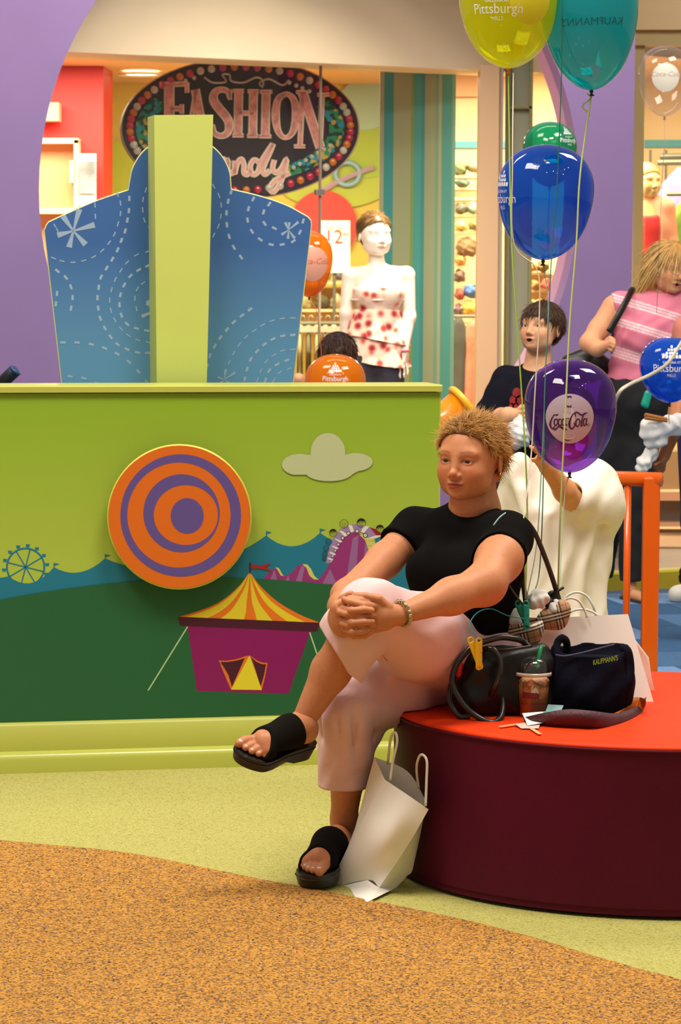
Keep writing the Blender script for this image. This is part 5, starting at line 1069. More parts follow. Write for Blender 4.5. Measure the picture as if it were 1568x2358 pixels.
# ---- person cropped by the right edge, with food in a napkin
EY = 12.8
def Ep(x, y, d=0.0): return at(x, y, EY+d)
ed = empty('person', Ep(1640, 1400)*[1, 1, 0], 'person cropped at the right edge in salmon shirt and blue jeans', 'person')
sk_e = A(lin('#a86a42')[:3])
torE = [('e', Ep(1650, 850), (.17, .12, .2), None, .08), ('e', Ep(1648, 960), (.16, .12, .16), None, .08), ('c', Ep(1590, 760), Ep(1710, 760), .06, .06, .05), ('c', Ep(1650, 690), Ep(1650, 760), .05, .06, .04), ]
aE = limb([(Ep(1588, 775), .05), (Ep(1570, 880, -.05), .042), (Ep(1552, 985, -.2), .040), (Ep(1530, 1048, -.24), .026)], .02)
hE = []; hand(hE, Ep(1530, 1048, -.24), Ep(1522, 1062, -.24), [[Ep(1524, 1066, -.25), Ep(1514, 1076, -.26), Ep(1506, 1078, -.26)], [Ep(1520, 1064, -.27), Ep(1509, 1070, -.29), Ep(1502, 1069, -.28)], [Ep(1526, 1070, -.24), Ep(1520, 1083, -.25), Ep(1511, 1086, -.25)], [Ep(1530, 1070, -.23), Ep(1528, 1083, -.23), Ep(1520, 1090, -.24)], [Ep(1516, 1052, -.25), Ep(1507, 1050, -.27), Ep(1500, 1053, -.27)]], .011)
em_ = rotz(.5); eo = Ep(1652, 640); parts = []; put_head(parts, em_, eo, 1.02, sk_e, '#8a4438', '#241812', .004)
parts += [sk(torE+aE+hE+[('c', Ep(1652, 665), Ep(1650, 740), .05, .06, .03)], .007, sk_e, infl=-.003)]; finish(parts, ed); eyes(ed, em_, eo, (0, 0), '#2a1c14', sc=1.02)
strand_cap(.005, .012, ([-.13, -.08, -.05, .0, .03, .13], [.065, .06, .03, .0, -.06, -.08]), 1.0, '#1a100c', '#3a2418', em_, eo, 1.02, ed, 700, (.03, .03), .003)
V, F = skin(torE[:4]+[('c', Ep(1590, 770), Ep(1568, 905, -.06), .062, .06, .04)], .008, .008, cuts=[(Ep(1650, 1030), (0, 0, -1)), (Ep(1650, 725), (0, 0, 1))]); mk('salmon_shirt', V, F, mat('salmon_cotton', '#c97a68', .85), ed, smooth=True)
V, F = skin(limb([(Ep(1612, 990), .10), (Ep(1606, 1200), .07), (Ep(1604, 1440), .05)])+limb([(Ep(1690, 990), .10), (Ep(1695, 1200), .07), (Ep(1697, 1440), .05)]), .009, cuts=[((0, 0, .06), (0, 0, -1))]); mk('jeans', V, F, mat('blue_jeans', '#1e2a48', .85), ed, smooth=True)
V, F = skin([('e', Ep(1482, 1066, -.3), (.028, .03, .03), None, .02), ('c', Ep(1478, 1075, -.3), Ep(1500, 1042, -.28), .024, .026, .02), ('e', Ep(1505, 1040, -.28), (.02, .025, .025), None, .02)], .004, wr=(.005, [(180, 40, 60, 0), (60, 120, -140, 1)]))
tag(mk('napkin', V, F, mat('white_tissue', '#e6e4de', .9), smooth=True), 'crumpled white napkin in the hand above the orange railing', 'napkin', 'paper napkins')
V, F = skin([('c', Ep(1492, 985, -.3), Ep(1600, 975, -.3), .036, .05, .03), ('e', Ep(1500, 1000, -.3), (.04, .04, .045), None, .03), ('c', Ep(1520, 1015, -.3), Ep(1500, 1020, -.3), .03, .02, .02)], .005, wr=(.006, [(120, 40, 60, 0), (60, 90, -100, 1)]))
tag(mk('napkin', V, F, mat('white_tissue', '#e6e4de', .9), smooth=True), 'larger white paper napkin draped below the small blue balloon', 'napkin', 'paper napkins')
for dy in (0, 7): tag(mk('snack_stick', *tube([Ep(1485, 955+dy, -.36), Ep(1535, 966+dy*.4, -.33)], [.008, .009], 8), mat('fried_snack', '#b5702c', .6)), ('upper' if dy == 0 else 'lower')+' brown snack stick poking out of the white napkin', 'snack', 'snack sticks')
q0 = floor_at(1583, 1388); V, F = skin([('c', q0+A([.08, .06, .055]), q0+A([-.055, -.06, .045]), .05, .045, .02)], .006, cuts=[((0, 0, .013), (0, 0, -1))]); mk('white_shoe', V, F, mat('white_shoe', '#d8d2c6', .5), ed, smooth=True)
V, F = skin([('e', floor_at(1576, 1366)+A([.03, .05, .075]), (.05, .05, .065), None, .02)], .006, wr=(.01, [(200, 100, 90, 0), (-120, 150, 160, 1)])); tag(mk('fluffy_trim', V, F, mat('black_fluff', '#1a1210', .95), smooth=True), 'dark fluffy cuff above the white shoe at the right edge', 'cuff')

# ---- dark haired child behind the counter and a hand at the left edge
CY_ = 13.4
def Cp(x, y, d=0.0): return at(x, y, CY_+d)
ch = empty('person', Cp(778, 1300)*[1, 1, 0], 'brown haired child behind the orange balloon seen from behind', 'person')
cm_ = rotz(math.pi); c_o = Cp(778, 828); parts = []; put_head(parts, cm_, c_o, .95, sk_b, '#a8554a', '#3a2a1c', .005)
parts += [sk([('c', Cp(778, 880), Cp(778, 930), .04, .055, .03), ('e', Cp(778, 1000), (.14, .09, .16), None, .05), ('e', Cp(778, 1100), (.13, .09, .14), None, .05), ('c', Cp(735, 945), Cp(820, 945), .05, .05, .04)]+limb([(Cp(735, 950), .04), (Cp(700, 960), .032), (Cp(690, 900, -.1), .028), (Cp(688, 872, -.12), .026)])+limb([(Cp(755, 1180), .07), (Cp(752, 1440), .045)])+limb([(Cp(805, 1180), .07), (Cp(806, 1440), .045)]), .009, sk_b)]; finish(parts, ch)
strand_cap(.005, .014, ([-.13, -.08, -.05, .0, .03, .13], [.06, .055, .02, -.06, -.12, -.14]), 1.0, '#24130c', '#5a3018', cm_, c_o, .95, ch, 700, (.04, .03), .003, (0, .0, .13), .03, 'brown_hair')
mk('headband', *tube([(A([.088*math.cos(t), .01, .026+.100*math.sin(t)])*.95)@cm_.T+c_o for t in np.linspace(0.1, math.pi-.1, 24)], .006, 6), mat('dark_band', '#17130f', .5), ch)
V, F = skin([('e', Cp(778, 1000), (.14, .09, .16), None, .05), ('e', Cp(778, 1110), (.14, .10, .16), None, .05), ('c', Cp(735, 945), Cp(820, 945), .05, .05, .04)], .009, .01); mk('child_shirt', V, F, mat('child_shirt', '#7a5a72', .85), ch, smooth=True)
LY = 11.2
def Lp(x, y, d=0.0): return at(x, y, LY+d)
le = empty('person', Lp(-170, 1300)*[1, 1, 0], 'person beyond the left edge holding a dark tube above the counter', 'person')
sk_l = [('e', Lp(-190, 900), (.16, .11, .2), None, .08), ('e', Lp(-190, 1050), (.15, .11, .18), None, .08), ('c', Lp(-190, 700), Lp(-190, 820), .05, .06, .04)]+limb([(Lp(-110, 830), .05), (Lp(-80, 920), .04), (Lp(-25, 900, -.1), .028), (Lp(-10, 890, -.12), .026)])
hl = []; hand(hl, Lp(-18, 894, -.11), Lp(-6, 888, -.12), [[Lp(-4, 884, -.13), Lp(4, 880, -.15), Lp(6, 886, -.14)], [Lp(-8, 890, -.13), Lp(2, 892, -.15), Lp(4, 897, -.14)], [Lp(-10, 898, -.13), Lp(-1, 902, -.15), Lp(2, 905, -.14)], [Lp(-14, 904, -.13), Lp(-6, 910, -.15), Lp(-2, 912, -.14)], [Lp(-8, 880, -.13), Lp(-2, 874, -.14), Lp(4, 874, -.14)]], .009)
lm_ = rotz(.9); l_o = Lp(-190, 668); parts = []; put_head(parts, lm_, l_o, 1.0, sk_p, '#8a4438', '#3a2818', .005); parts += [sk(sk_l+hl, .008, sk_p)]; finish(parts, le); eyes(le, lm_, l_o)
strand_cap(.005, .012, ([-.13, -.08, -.05, .0, .03, .13], [.065, .06, .03, .0, -.06, -.08]), 1.0, '#2a1a10', '#5a3a22', lm_, l_o, 1.0, le, 500, (.03, .03), .003)
V, F = skin(sk_l[:2]+limb([(Lp(-190, 1120), .14), (Lp(-190, 1500), .10)]), .01, .01, cuts=[((0, 0, .02), (0, 0, -1))]); mk('dark_clothes', V, F, mat('navy_cotton', '#14141f', .9), le, smooth=True)
tu = empty('dark_tube', Lp(14, 876, -.15), 'short dark navy tube poking up at the left edge', 'tube')
a, b = Lp(-8, 893, -.14), Lp(38, 850, -.16); mk('barrel', *tube([a, a+(b-a)*.86, a+(b-a)*.9], [.024, .024, .021], 16), mat('navy_plastic', '#15202c', .4), tu, smooth=True); mk('end_cap', *tube([a+(b-a)*.88, a+(b-a)*.97, b], [.0245, .0245, .017], 16), mat('blue_cap', '#1c3a6c', .4), tu, smooth=True)

# ---- white mannequin in the shop window
MY = 17.25
def Mp(x, y, d=0.0): return at(x, y, MY+d)
mn = empty('mannequin', Mp(870, 1300)*[1, 1, 0], 'white female mannequin in red floral blouse and dark jeans', 'mannequin')
m_man = mat('mannequin_white', '#ffffff', .35, attr='col', spec=.5); mm_ = rotz(.42); mo = Mp(862, 541); ms = 1.16; wc = A(lin('#f3e6d2')[:3])
V, F = head_field(.0034).mesh(); C = face_colors(V, wc, lin('#c58a76')[:3], lin('#8a6a50')[:3], .35, .05); hd = (V*ms@mm_.T+mo, F, C)
torM = [('e', Mp(872, 670), (.145, .10, .14), None, .06), ('e', Mp(868, 760), (.125, .095, .13), None, .07), ('e', Mp(862, 830), (.155, .11, .12), None, .07), ('c', Mp(808, 632), Mp(935, 630), .045, .045, .05), ('c', Mp(866, 585), Mp(870, 630), .046, .052, .03), ('e', Mp(848, 675, -.06), (.06, .06, .06), None, .04), ('e', Mp(896, 675, -.06), (.06, .06, .06), None, .04)]
aM = limb([(Mp(804, 636), .045), (Mp(797, 720), .038), (Mp(792, 790, .05), .03)])+limb([(Mp(938, 634), .046), (Mp(942, 730), .040), (Mp(930, 812, -.05), .026)])
hM = []; hand(hM, Mp(930, 812, -.05), Mp(926, 832, -.06), [[Mp(918, 838, -.07), Mp(914, 856, -.07), Mp(916, 866, -.07)], [Mp(923, 842, -.07), Mp(921, 862, -.07), Mp(922, 870, -.07)], [Mp(930, 842, -.07), Mp(930, 862, -.07), Mp(930, 869, -.07)], [Mp(936, 838, -.06), Mp(939, 855, -.06), Mp(938, 863, -.06)], [Mp(916, 826, -.08), Mp(910, 838, -.09), Mp(908, 848, -.09)]], .0095)
b_ = sk(torM+aM+hM, .006, wc, infl=-.003); Vb, Fb = catm([(hd[0], hd[1]), (b_[0], b_[1])]); mk('body', Vb, Fb, m_man, mn, smooth=True, colors=np.vstack([hd[2], b_[2]]))
strand_cap(.005, .008, ([-.13, -.09, -.075, -.05, -.02, .0, .02, .05, .13], [.075, .07, .06, .045, .02, .01, .0, -.06, -.07]), 1.0, '#5a4222', '#8a6a3a', mm_, mo, ms, mn, 900, (.02, .02), .0025, (0, -.07, .10), .02, 'painted_hair')
def floral():
    M_ = mat('floral_print', '#e2a08c', .8); nt = M_.node_tree; b = nt.nodes['Principled BSDF']; tc = nt.nodes.new('ShaderNodeTexCoord'); v = nt.nodes.new('ShaderNodeTexVoronoi'); v.inputs['Scale'].default_value = 17
    r = nt.nodes.new('ShaderNodeValToRGB'); e = r.color_ramp.elements; e[0].position = .12; e[0].color = lin('#8d2430'); e[1].position = .62; e[1].color = lin('#f3ddc4'); q = e.new(.3); q.color = lin('#cf5a50'); q = e.new(.42); q.color = lin('#e8b49a')
    nt.links.new(tc.outputs['Object'], v.inputs['Vector']); nt.links.new(v.outputs['Distance'], r.inputs[0]); nt.links.new(r.outputs[0], b.inputs['Base Color']); return M_
m_fl = floral()
V, F = skin(torM[:2]+torM[5:], .006, .010, cuts=[(Mp(870, 662), (0, 0, 1)), (Mp(868, 765), (0, 0, -1))]); bl = mk('blouse', V, F, m_fl, mn, smooth=True)
for k, (y0, y1, r0_, r1_) in enumerate(((712, 782, .135, .185), (755, 832, .150, .185))):
    V = []; F = []; n_ = 48
    for j in range(8):
        t = j/7
        for i in range(n_):
            a = 2*math.pi*i/n_; rr_ = r0_+(r1_-r0_)*t+.014*t*math.sin(7*a+k); yy = y0+(y1-y0)*t+(14*math.cos(a+.6*k)*t); c = Mp(868, yy, 0); V.append(c+A([rr_*math.cos(a), rr_*.72*math.sin(a), 0]))
    for j in range(7):
        for i in range(n_): F.append((j*n_+i, j*n_+(i+1) % n_, (j+1)*n_+(i+1) % n_, (j+1)*n_+i))
    mk('peplum_tier', V, F, m_fl, bl, smooth=True)
mk('hem_ribbon', *tube([Mp(868, 690, 0)+A([.155*math.cos(a), .118*math.sin(a), 0]) for a in np.linspace(0, 2*math.pi, 40, endpoint=False)], .006, 6, True), mat('cream_ribbon', '#efd6c4', .6), bl)
V, F = skin([torM[2]]+limb([(Mp(842, 850), .09), (Mp(840, 1060), .065), (Mp(840, 1240), .05)])+limb([(Mp(892, 850), .09), (Mp(896, 1060), .065), (Mp(896, 1240), .05)]), .008, .009, cuts=[(Mp(868, 800), (0, 0, 1)), ((0, 0, .03), (0, 0, -1))]); mk('jeans', V, F, mat('dark_denim', '#33323c', .85, (50, .2)), mn, smooth=True)
mk('wrist_band', *tube([Mp(930, 808, -.05)+A([.030*math.cos(a), .030*math.sin(a), .004*math.cos(a)]) for a in np.linspace(0, 2*math.pi, 20, endpoint=False)], .006, 6, True), mat('pink_band', '#cf4f6a', .5), mn)
# ---- second mannequin in the right shop
QY = 19.6
def Qp(x, y, d=0.0): return at(x, y, QY+d)
m2 = empty('mannequin', Qp(1500, 1000)*[1, 1, 0], 'tan mannequin in red top and peach cardigan in the right shop', 'mannequin')
tc2 = A(lin('#c79f66')[:3]); V, F = head_field(.005).mesh(); q_ = rotz(.5); hd = (V*1.06@q_.T+Qp(1489, 418), F)
torQ = [('e', Qp(1490, 530), (.15, .10, .2), None, .06), ('e', Qp(1490, 600), (.15, .10, .16), None, .06), ('c', Qp(1452, 476), Qp(1530, 474), .05, .05, .05), ('c', Qp(1489, 440), Qp(1489, 475), .045, .05, .03)]
aQ = limb([(Qp(1534, 480), .045), (Qp(1543, 560), .04), (Qp(1535, 650), .03)])+limb([(Qp(1448, 480), .045), (Qp(1440, 560), .04), (Qp(1445, 650), .03)])
b_ = skin(torQ+aQ+limb([(Qp(1470, 640), .08), (Qp(1470, 900), .05), (Qp(1470, 1168), .04)])+limb([(Qp(1515, 640), .08), (Qp(1515, 900), .05), (Qp(1515, 1168), .04)]), .009, -.003); Vb, Fb = catm([hd, b_]); mk('body', Vb, Fb, m_man, m2, smooth=True, colors=np.tile(tc2, (len(Vb), 1)))
V, F = cap_mesh(.006, .008, ([-.13, -.09, -.06, .0, .03, .13], [.07, .065, .04, .0, -.04, -.05])); mk('painted_hair', V*1.06@q_.T+Qp(1489, 418), F, mat('ginger_paint', '#b07a2c', .5), m2, smooth=True)
V, F = skin(torQ[:2], .008, .008, cuts=[(Qp(1490, 478), (0, -.5, .8)), (Qp(1490, 588), (0, 0, -1))]); mk('red_top', V, F, mat('red_jersey', '#c61510', .7), m2, smooth=True)
f = Field(*[q for q in (bounds(torQ+aQ)[0]-.03, bounds(torQ+aQ)[1]+.03)], .008); f.prims(torQ[:3]+aQ, .014); f.cut(Qp(1490, 605), (0, 0, -1)); f.prim(('c', Qp(1483, 440, -.25), Qp(1480, 690, -.25), .20, .20, .01), 0, 'sub', .01); V, F = f.mesh(); mk('peach_cardigan', V, F, mat('peach_knit', '#e58f6c', .85), m2, smooth=True)
V, F = skin([('e', Qp(1490, 640), (.16, .11, .12), None, .05)]+limb([(Qp(1470, 650), .09), (Qp(1470, 900), .06)])+limb([(Qp(1515, 650), .09), (Qp(1515, 900), .06)]), .01, .008, cuts=[(Qp(1490, 588), (0, 0, 1))]); mk('grey_skirt', V, F, mat('grey_tweed', '#6d5d52', .9), m2, smooth=True)
# ---- racks of clothes behind the mannequin
rk = empty('clothes_rack', at(740, 1100, 19.6)*[1, 1, 0], 'shop clothes rack behind the orange balloons', 'rack')
mk('rack_bar', *tube([at(640, 745, 19.6), at(800, 745, 19.6)], .015, 8), mat('rail_metal', '#6f6a58', .4, metal=.6), rk); mk('size_rail', *prism(pxquad(660, 752, 800, 765, 19.5), NY, .02), mat('price_strip', '#cfc7ac', .5), rk)
for x in (642, 798): mk('rack_leg', *tube([at(x, 745, 19.6), A([at(x, 745, 19.6)[0], 19.6, .02])], .015, 8), mat('rail_metal', '#6f6a58', .4, metal=.6), rk)
cols = ['#8a7a48', '#6d5f3a', '#a38f62', '#5c5338', '#94854f', '#7a6a58', '#b09a6a', '#6a6a48']
for i in range(8): garment('rack_garment', 652+i*19.5, 748, 19.6, .17, .62, cols[i], ['khaki', 'dark olive', 'sand', 'moss', 'ochre', 'taupe', 'straw', 'sage'][i]+' garment on the shop rack behind the orange balloons', 'garments on the shop rack', yaw=math.pi/2, dp=.36)
ur = empty('wall_display', at(745, 740, 21.6), 'upper display shelf with bags behind the white mannequin', 'shelf')
for y in (712, 648): mk('display_board', *prism(pxquad(640, y, 850, y+6, 21.4), NY, 1.0), m_wood, ur)
for k, (x, y, w, h, c, w_) in enumerate(((700, 690, 30, 40, '#a89e6a', 'straw'), (742, 695, 34, 32, '#55502a', 'dark green'), (775, 692, 26, 38, '#b7ab84', 'cream'), (705, 625, 28, 40, '#8f8a6a', 'grey'), (745, 622, 30, 44, '#a3a37c', 'sage'), (780, 628, 24, 32, '#6d6a6a', 'slate'))):
    lump('handbag_display', x-w/2, y-h/2, x+w/2, y+h/2, 21.5, c, w_+' bag on the display shelf behind the mannequin', 'bag', 'bags on the display shelf', .18)
pc = empty('price_card', at(770, 612, 20.8), 'white price sign reading 12 in the shop', 'sign')
mk('card', *prism(pxquad(738, 508, 806, 628, 20.8), NY, .01), mat('card_white', '#e8c9ae', .5), pc)
def text_on(name, s, cx, cy, hpx, Y, mt, parent, xs=1.0, shear=0.0, e=.006):
    V2, F2 = text2(s, hpx*1.4, shear=shear, xs=xs); V = [at(cx+x, cy-y, Y)-A([0, e, 0]) for x, y in V2]; return mk(name, V, F2, mt, parent)
text_on('price_text', '12', 768, 560, 32, 20.8, mat('card_red', '#c0392b', .5), pc); text_on('price_text', '99', 796, 545, 11, 20.8, MATS['card_red'], pc); text_on('heading_text', 'Tank Tops', 772, 528, 9, 20.8, MATS['card_red'], pc, .8)
q0_ = at(770, 628, 20.805); mk('stand', *tube([q0_+A([0, .02, 0]), A([q0_[0], q0_[1]+.02, .02])], .012, 8), mat('rail_metal', '#6f6a58', .4, metal=.6), pc)
# warm lamps inside the shops
area('shop_lamp', (-1.2, 19.3, 2.88), (-1.2, 19.4, 0), 2.6, 1.2, 330, WARM); area('shop_lamp', (1.3, 19.6, 2.88), (1.3, 19.7, 0), 1.6, 1.0, 230, WARM); area('shop_lamp', (2.6, 19.6, 2.9), (2.4, 20.2, 1), 1.2, .8, 45, WARM)
def spot(name, loc, tgt, power, size, col=WARM):
    l = bpy.data.lights.new(name, 'SPOT'); l.energy = power; l.spot_size = size; l.spot_blend = .6; l.shadow_soft_size = .05; l.color = col
    o = bpy.data.objects.new(name, l); COL.objects.link(o); o.location = loc; o.rotation_euler = (Vector(tgt)-Vector(loc)).to_track_quat('-Z', 'Y').to_euler()
spot('window_spot', (at(1000, 100, 16.9)[0], 17.0, 2.85), Mp(875, 660), 420, .75)
# ---------------------------------------------------------------- bags and things on the bench
BT = BH+.001
def bt(px, py): return floor_at(px, py, BT)
def Tp(x, y, Y): return at(x, y, Y)
m_blk = mat('black_leather', '#0a0807', .42, (20, .25), (90, .2), spec=.35)
# black handbag
hbg = empty('leather_handbag', bt(1165, 1650), 'black leather handbag with round rolled handles beside the seated woman', 'handbag')
by = 7.75
c = Tp(1160, 1575, by); P = [('c', Tp(1090, 1612, by), Tp(1232, 1612, by+.02), .056, .054, .03), ('c', Tp(1098, 1565, by), Tp(1236, 1560, by+.02), .050, .050, .04), ('c', Tp(1112, 1524, by), Tp(1236, 1514, by+.02), .034, .036, .05)]
V, F = skin(P, .0045, cuts=[((0, 0, BT+.001), (0, 0, -1))], wr=(.004, [(60, 20, 40, 0), (-40, 30, 70, 1)])); mk('bag_body', V, F, m_blk, hbg, smooth=True)
mk('top_zip', *tube(catmull([Tp(1110, 1492, by-.035), Tp(1160, 1496, by-.05), Tp(1225, 1488, by-.04)], 6), .004, 6), mat('zip_dark', '#2a2522', .3, metal=.4), hbg, smooth=True)
m_hnd = mat('handle_leather', '#1b1614', .3, coat=.3)
hA = [(1215, 1486, 7.80), (1198, 1474, 7.76), (1159, 1468, 7.74), (1127, 1474, 7.72), (1091, 1487, 7.70), (1065, 1511, 7.69), (1048, 1537, 7.68), (1041, 1566, 7.67), (1049, 1593, 7.66), (1066, 1620, 7.65), (1088, 1643, 7.64), (1113, 1658, 7.63), (1134, 1664, 7.625), (1150, 1656, 7.64), (1157, 1640, 7.66), (1158, 1617, 7.69), (1154, 1590, 7.74)]
hB = [(1082, 1650, 7.66), (1060, 1650, 7.66), (1043, 1632, 7.67), (1035, 1608, 7.68), (1038, 1582, 7.69), (1046, 1558, 7.71)]
hC = [(1100, 1500, 7.74), (1125, 1493, 7.71), (1140, 1500, 7.70), (1152, 1520, 7.69), (1152, 1545, 7.68), (1143, 1570, 7.68), (1134, 1592, 7.69), (1118, 1616, 7.73)]
for h_ in (hA, hB, hC): mk('handle', *tube(catmull([Tp(*q) for q in h_], 6), .0078, 10), m_hnd, hbg, smooth=True)
# frappe cup with dome lid
cb_ = bt(1227, 1648); cs = cb_[1]/FPX
cup = empty('drink_cup', cb_, 'clear plastic cup of iced coffee with dome lid and green straw', 'cup')
def clearm(name, tint, rough=.05):
    M = bpy.data.materials.new(name); M.use_nodes = True; nt = M.node_tree; nt.nodes.clear(); o = nt.nodes.new('ShaderNodeOutputMaterial'); t = nt.nodes.new('ShaderNodeBsdfTransparent'); t.inputs[0].default_value = lin(tint)
    g = nt.nodes.new('ShaderNodeBsdfGlossy'); g.inputs['Roughness'].default_value = rough; mx = nt.nodes.new('ShaderNodeMixShader')
    nt.links.new(edge_fac(nt, .11, .8), mx.inputs[0]); nt.links.new(t.outputs[0], mx.inputs[1]); nt.links.new(g.outputs[0], mx.inputs[2]); nt.links.new(mx.outputs[0], o.inputs[0]); return M
m_clear = clearm('clear_plastic', '#f4f2ee')
mk('cup_wall', *lathe([(31*cs, 0), (33*cs, 2*cs), (40*cs, 98*cs)], cb_, 32, capt=False), m_clear, cup, smooth=True)
def coffee():
    M = mat('iced_coffee', '#9a6234', .4); nt = M.node_tree; b = nt.nodes['Principled BSDF']; tc = nt.nodes.new('ShaderNodeTexCoord'); n = nt.nodes.new('ShaderNodeTexNoise'); n.inputs['Scale'].default_value = 28; n.inputs['Distortion'].default_value = 1.5
    s = nt.nodes.new('ShaderNodeSeparateXYZ'); mr = nt.nodes.new('ShaderNodeMapRange'); mr.inputs[1].default_value = .03; mr.inputs[2].default_value = .11; ad = nt.nodes.new('ShaderNodeMath'); ad.operation = 'ADD'
    ml = nt.nodes.new('ShaderNodeMath'); ml.operation = 'MULTIPLY'; ml.inputs[1].default_value = .9; r = nt.nodes.new('ShaderNodeValToRGB'); e = r.color_ramp.elements; e[0].position = .35; e[0].color = lin('#a5672f'); e[1].position = 1.2; e[1].color = lin('#d8b48c'); q = e.new(.62); q.color = lin('#c08a54'); q = e.new(.72); q.color = lin('#6d3416'); q = e.new(.80); q.color = lin('#d8b088')
    nt.links.new(tc.outputs['Object'], n.inputs['Vector']); nt.links.new(tc.outputs['Object'], s.inputs[0]); nt.links.new(s.outputs[2], mr.inputs[0]); nt.links.new(n.outputs[0], ml.inputs[0]); nt.links.new(ml.outputs[0], ad.inputs[0]); nt.links.new(mr.outputs[0], ad.inputs[1])
    mu = nt.nodes.new('ShaderNodeMath'); mu.operation = 'MULTIPLY'; mu.inputs[1].default_value = .62; nt.links.new(ad.outputs[0], mu.inputs[0]); nt.links.new(mu.outputs[0], r.inputs[0]); nt.links.new(r.outputs[0], b.inputs['Base Color']); return M
mk('coffee', *lathe([(29.5*cs, 1.5*cs), (32*cs, 3*cs), (37.5*cs, 84*cs), (30*cs, 92*cs), (12*cs, 96*cs), (.1*cs, 97*cs)], cb_, 32), coffee(), cup, smooth=True)
mk('lid_rim', *lathe([(39*cs, 94*cs), (42.5*cs, 95*cs), (43*cs, 99*cs), (42*cs, 102*cs), (40*cs, 103*cs)], cb_, 36, capb=False, capt=False), mat('rim_plastic', '#c9b8a4', .2, coat=.5), cup, smooth=True)
mk('dome_lid', *lathe([(40*cs, 102*cs), (39*cs, 112*cs), (34*cs, 124*cs), (25*cs, 132*cs), (12*cs, 137*cs), (7*cs, 138*cs)], cb_, 36, capb=False, capt=False), m_clear, cup, smooth=True)
mk('straw', *tube([cb_+A([2*cs, 0, 60*cs]), cb_+A([9*cs, 0, 120*cs]), cb_+A([17*cs, 0, 163*cs])], 4.6*cs, 10), mat('green_straw', '#0b8a4a', .3), cup, smooth=True)
def cyl_patch(c0, r, a0, a1, z0, z1, tilt=0, n=14):
    V = []; 
    for i in range(n+1):
        a = a0+(a1-a0)*i/n
        for z in (z0, z1): V.append(c0+A([r*math.cos(a), r*math.sin(a), z+tilt*(i/n)]))
    return V, [(2*i, 2*i+2, 2*i+3, 2*i+1) for i in range(n)]
mk('cup_label', *cyl_patch(cb_, 37.2*cs, -2.35, -1.25, 46*cs, 60*cs, -3*cs), mat('label_maroon', '#7a1114', .5), cup); mk('fill_line', *cyl_patch(cb_, 34.8*cs, -2.6, -.6, 30*cs, 33*cs), mat('label_line', '#8a3b1c', .5), cup)
# navy tote with lettering
ty = 7.79
tt = empty('navy_tote', bt(1360, 1640), 'small navy fabric tote with yellow green lettering standing on the bench', 'tote bag')
m_nv = mat('navy_canvas', '#0f1020', .9, (80, .25), (400, .4), spec=.12)
P = [('c', Tp(1318, 1600, ty), Tp(1398, 1598, ty), .070, .068, .03), ('c', Tp(1314, 1560, ty), Tp(1402, 1555, ty), .062, .062, .04), ('c', Tp(1314, 1512, ty), Tp(1404, 1508, ty), .054, .054, .04)]
f = Field(*[q for q in (bounds(P)[0]-.03, bounds(P)[1]+.03)], .0045); f.prims(P); f.wrinkle(.004, [(50, 30, 60, 0), (-70, 20, 40, 1)]); f.cut((0, 0, BT+.001), (0, 0, -1)); f.cut(Tp(1360, 1484, ty), (0.03, -.45, 1)); f.prim(('c', Tp(1314, 1490, ty), Tp(1404, 1486, ty), .044, .044, .01), 0, 'sub', .006); V, F = f.mesh(); mk('tote_body', V, F, m_nv, tt, smooth=True)
for h_ in ([(1282, 1510, ty-.03), (1283, 1482, ty-.01), (1294, 1470, ty), (1304, 1478, ty+.03), (1306, 1500, ty+.04)], [(1432, 1490, ty-.04), (1446, 1500, ty-.05), (1452, 1535, ty-.05), (1450, 1570, ty-.06), (1440, 1605, ty-.05)]):
    mk('strap', *tube(catmull([Tp(*q) for q in h_], 6), .011, 8, flat=(unit((.3, -.8, .1)), .35)), m_nv, tt, smooth=True)
mk('top_hem', *tube(catmull([Tp(x, y, ty-.062) for x, y in ((1278, 1508), (1300, 1511), (1330, 1506), (1370, 1496), (1415, 1484))], 6), .003, 6), mat('navy_trim', '#2b2f4a', .6), tt, smooth=True)
V2, F2 = text2("KAUFMANN'S", 17, xs=.56, off=.3); ca, sa = math.cos(.20), math.sin(.20)
mk('lettering', [at(1394+x*ca+y*sa*.0, 1526-(y+x*sa), ty-.0715) for x, y in V2], F2, mat('thread_lime', '#8fae2a', .7), tt)
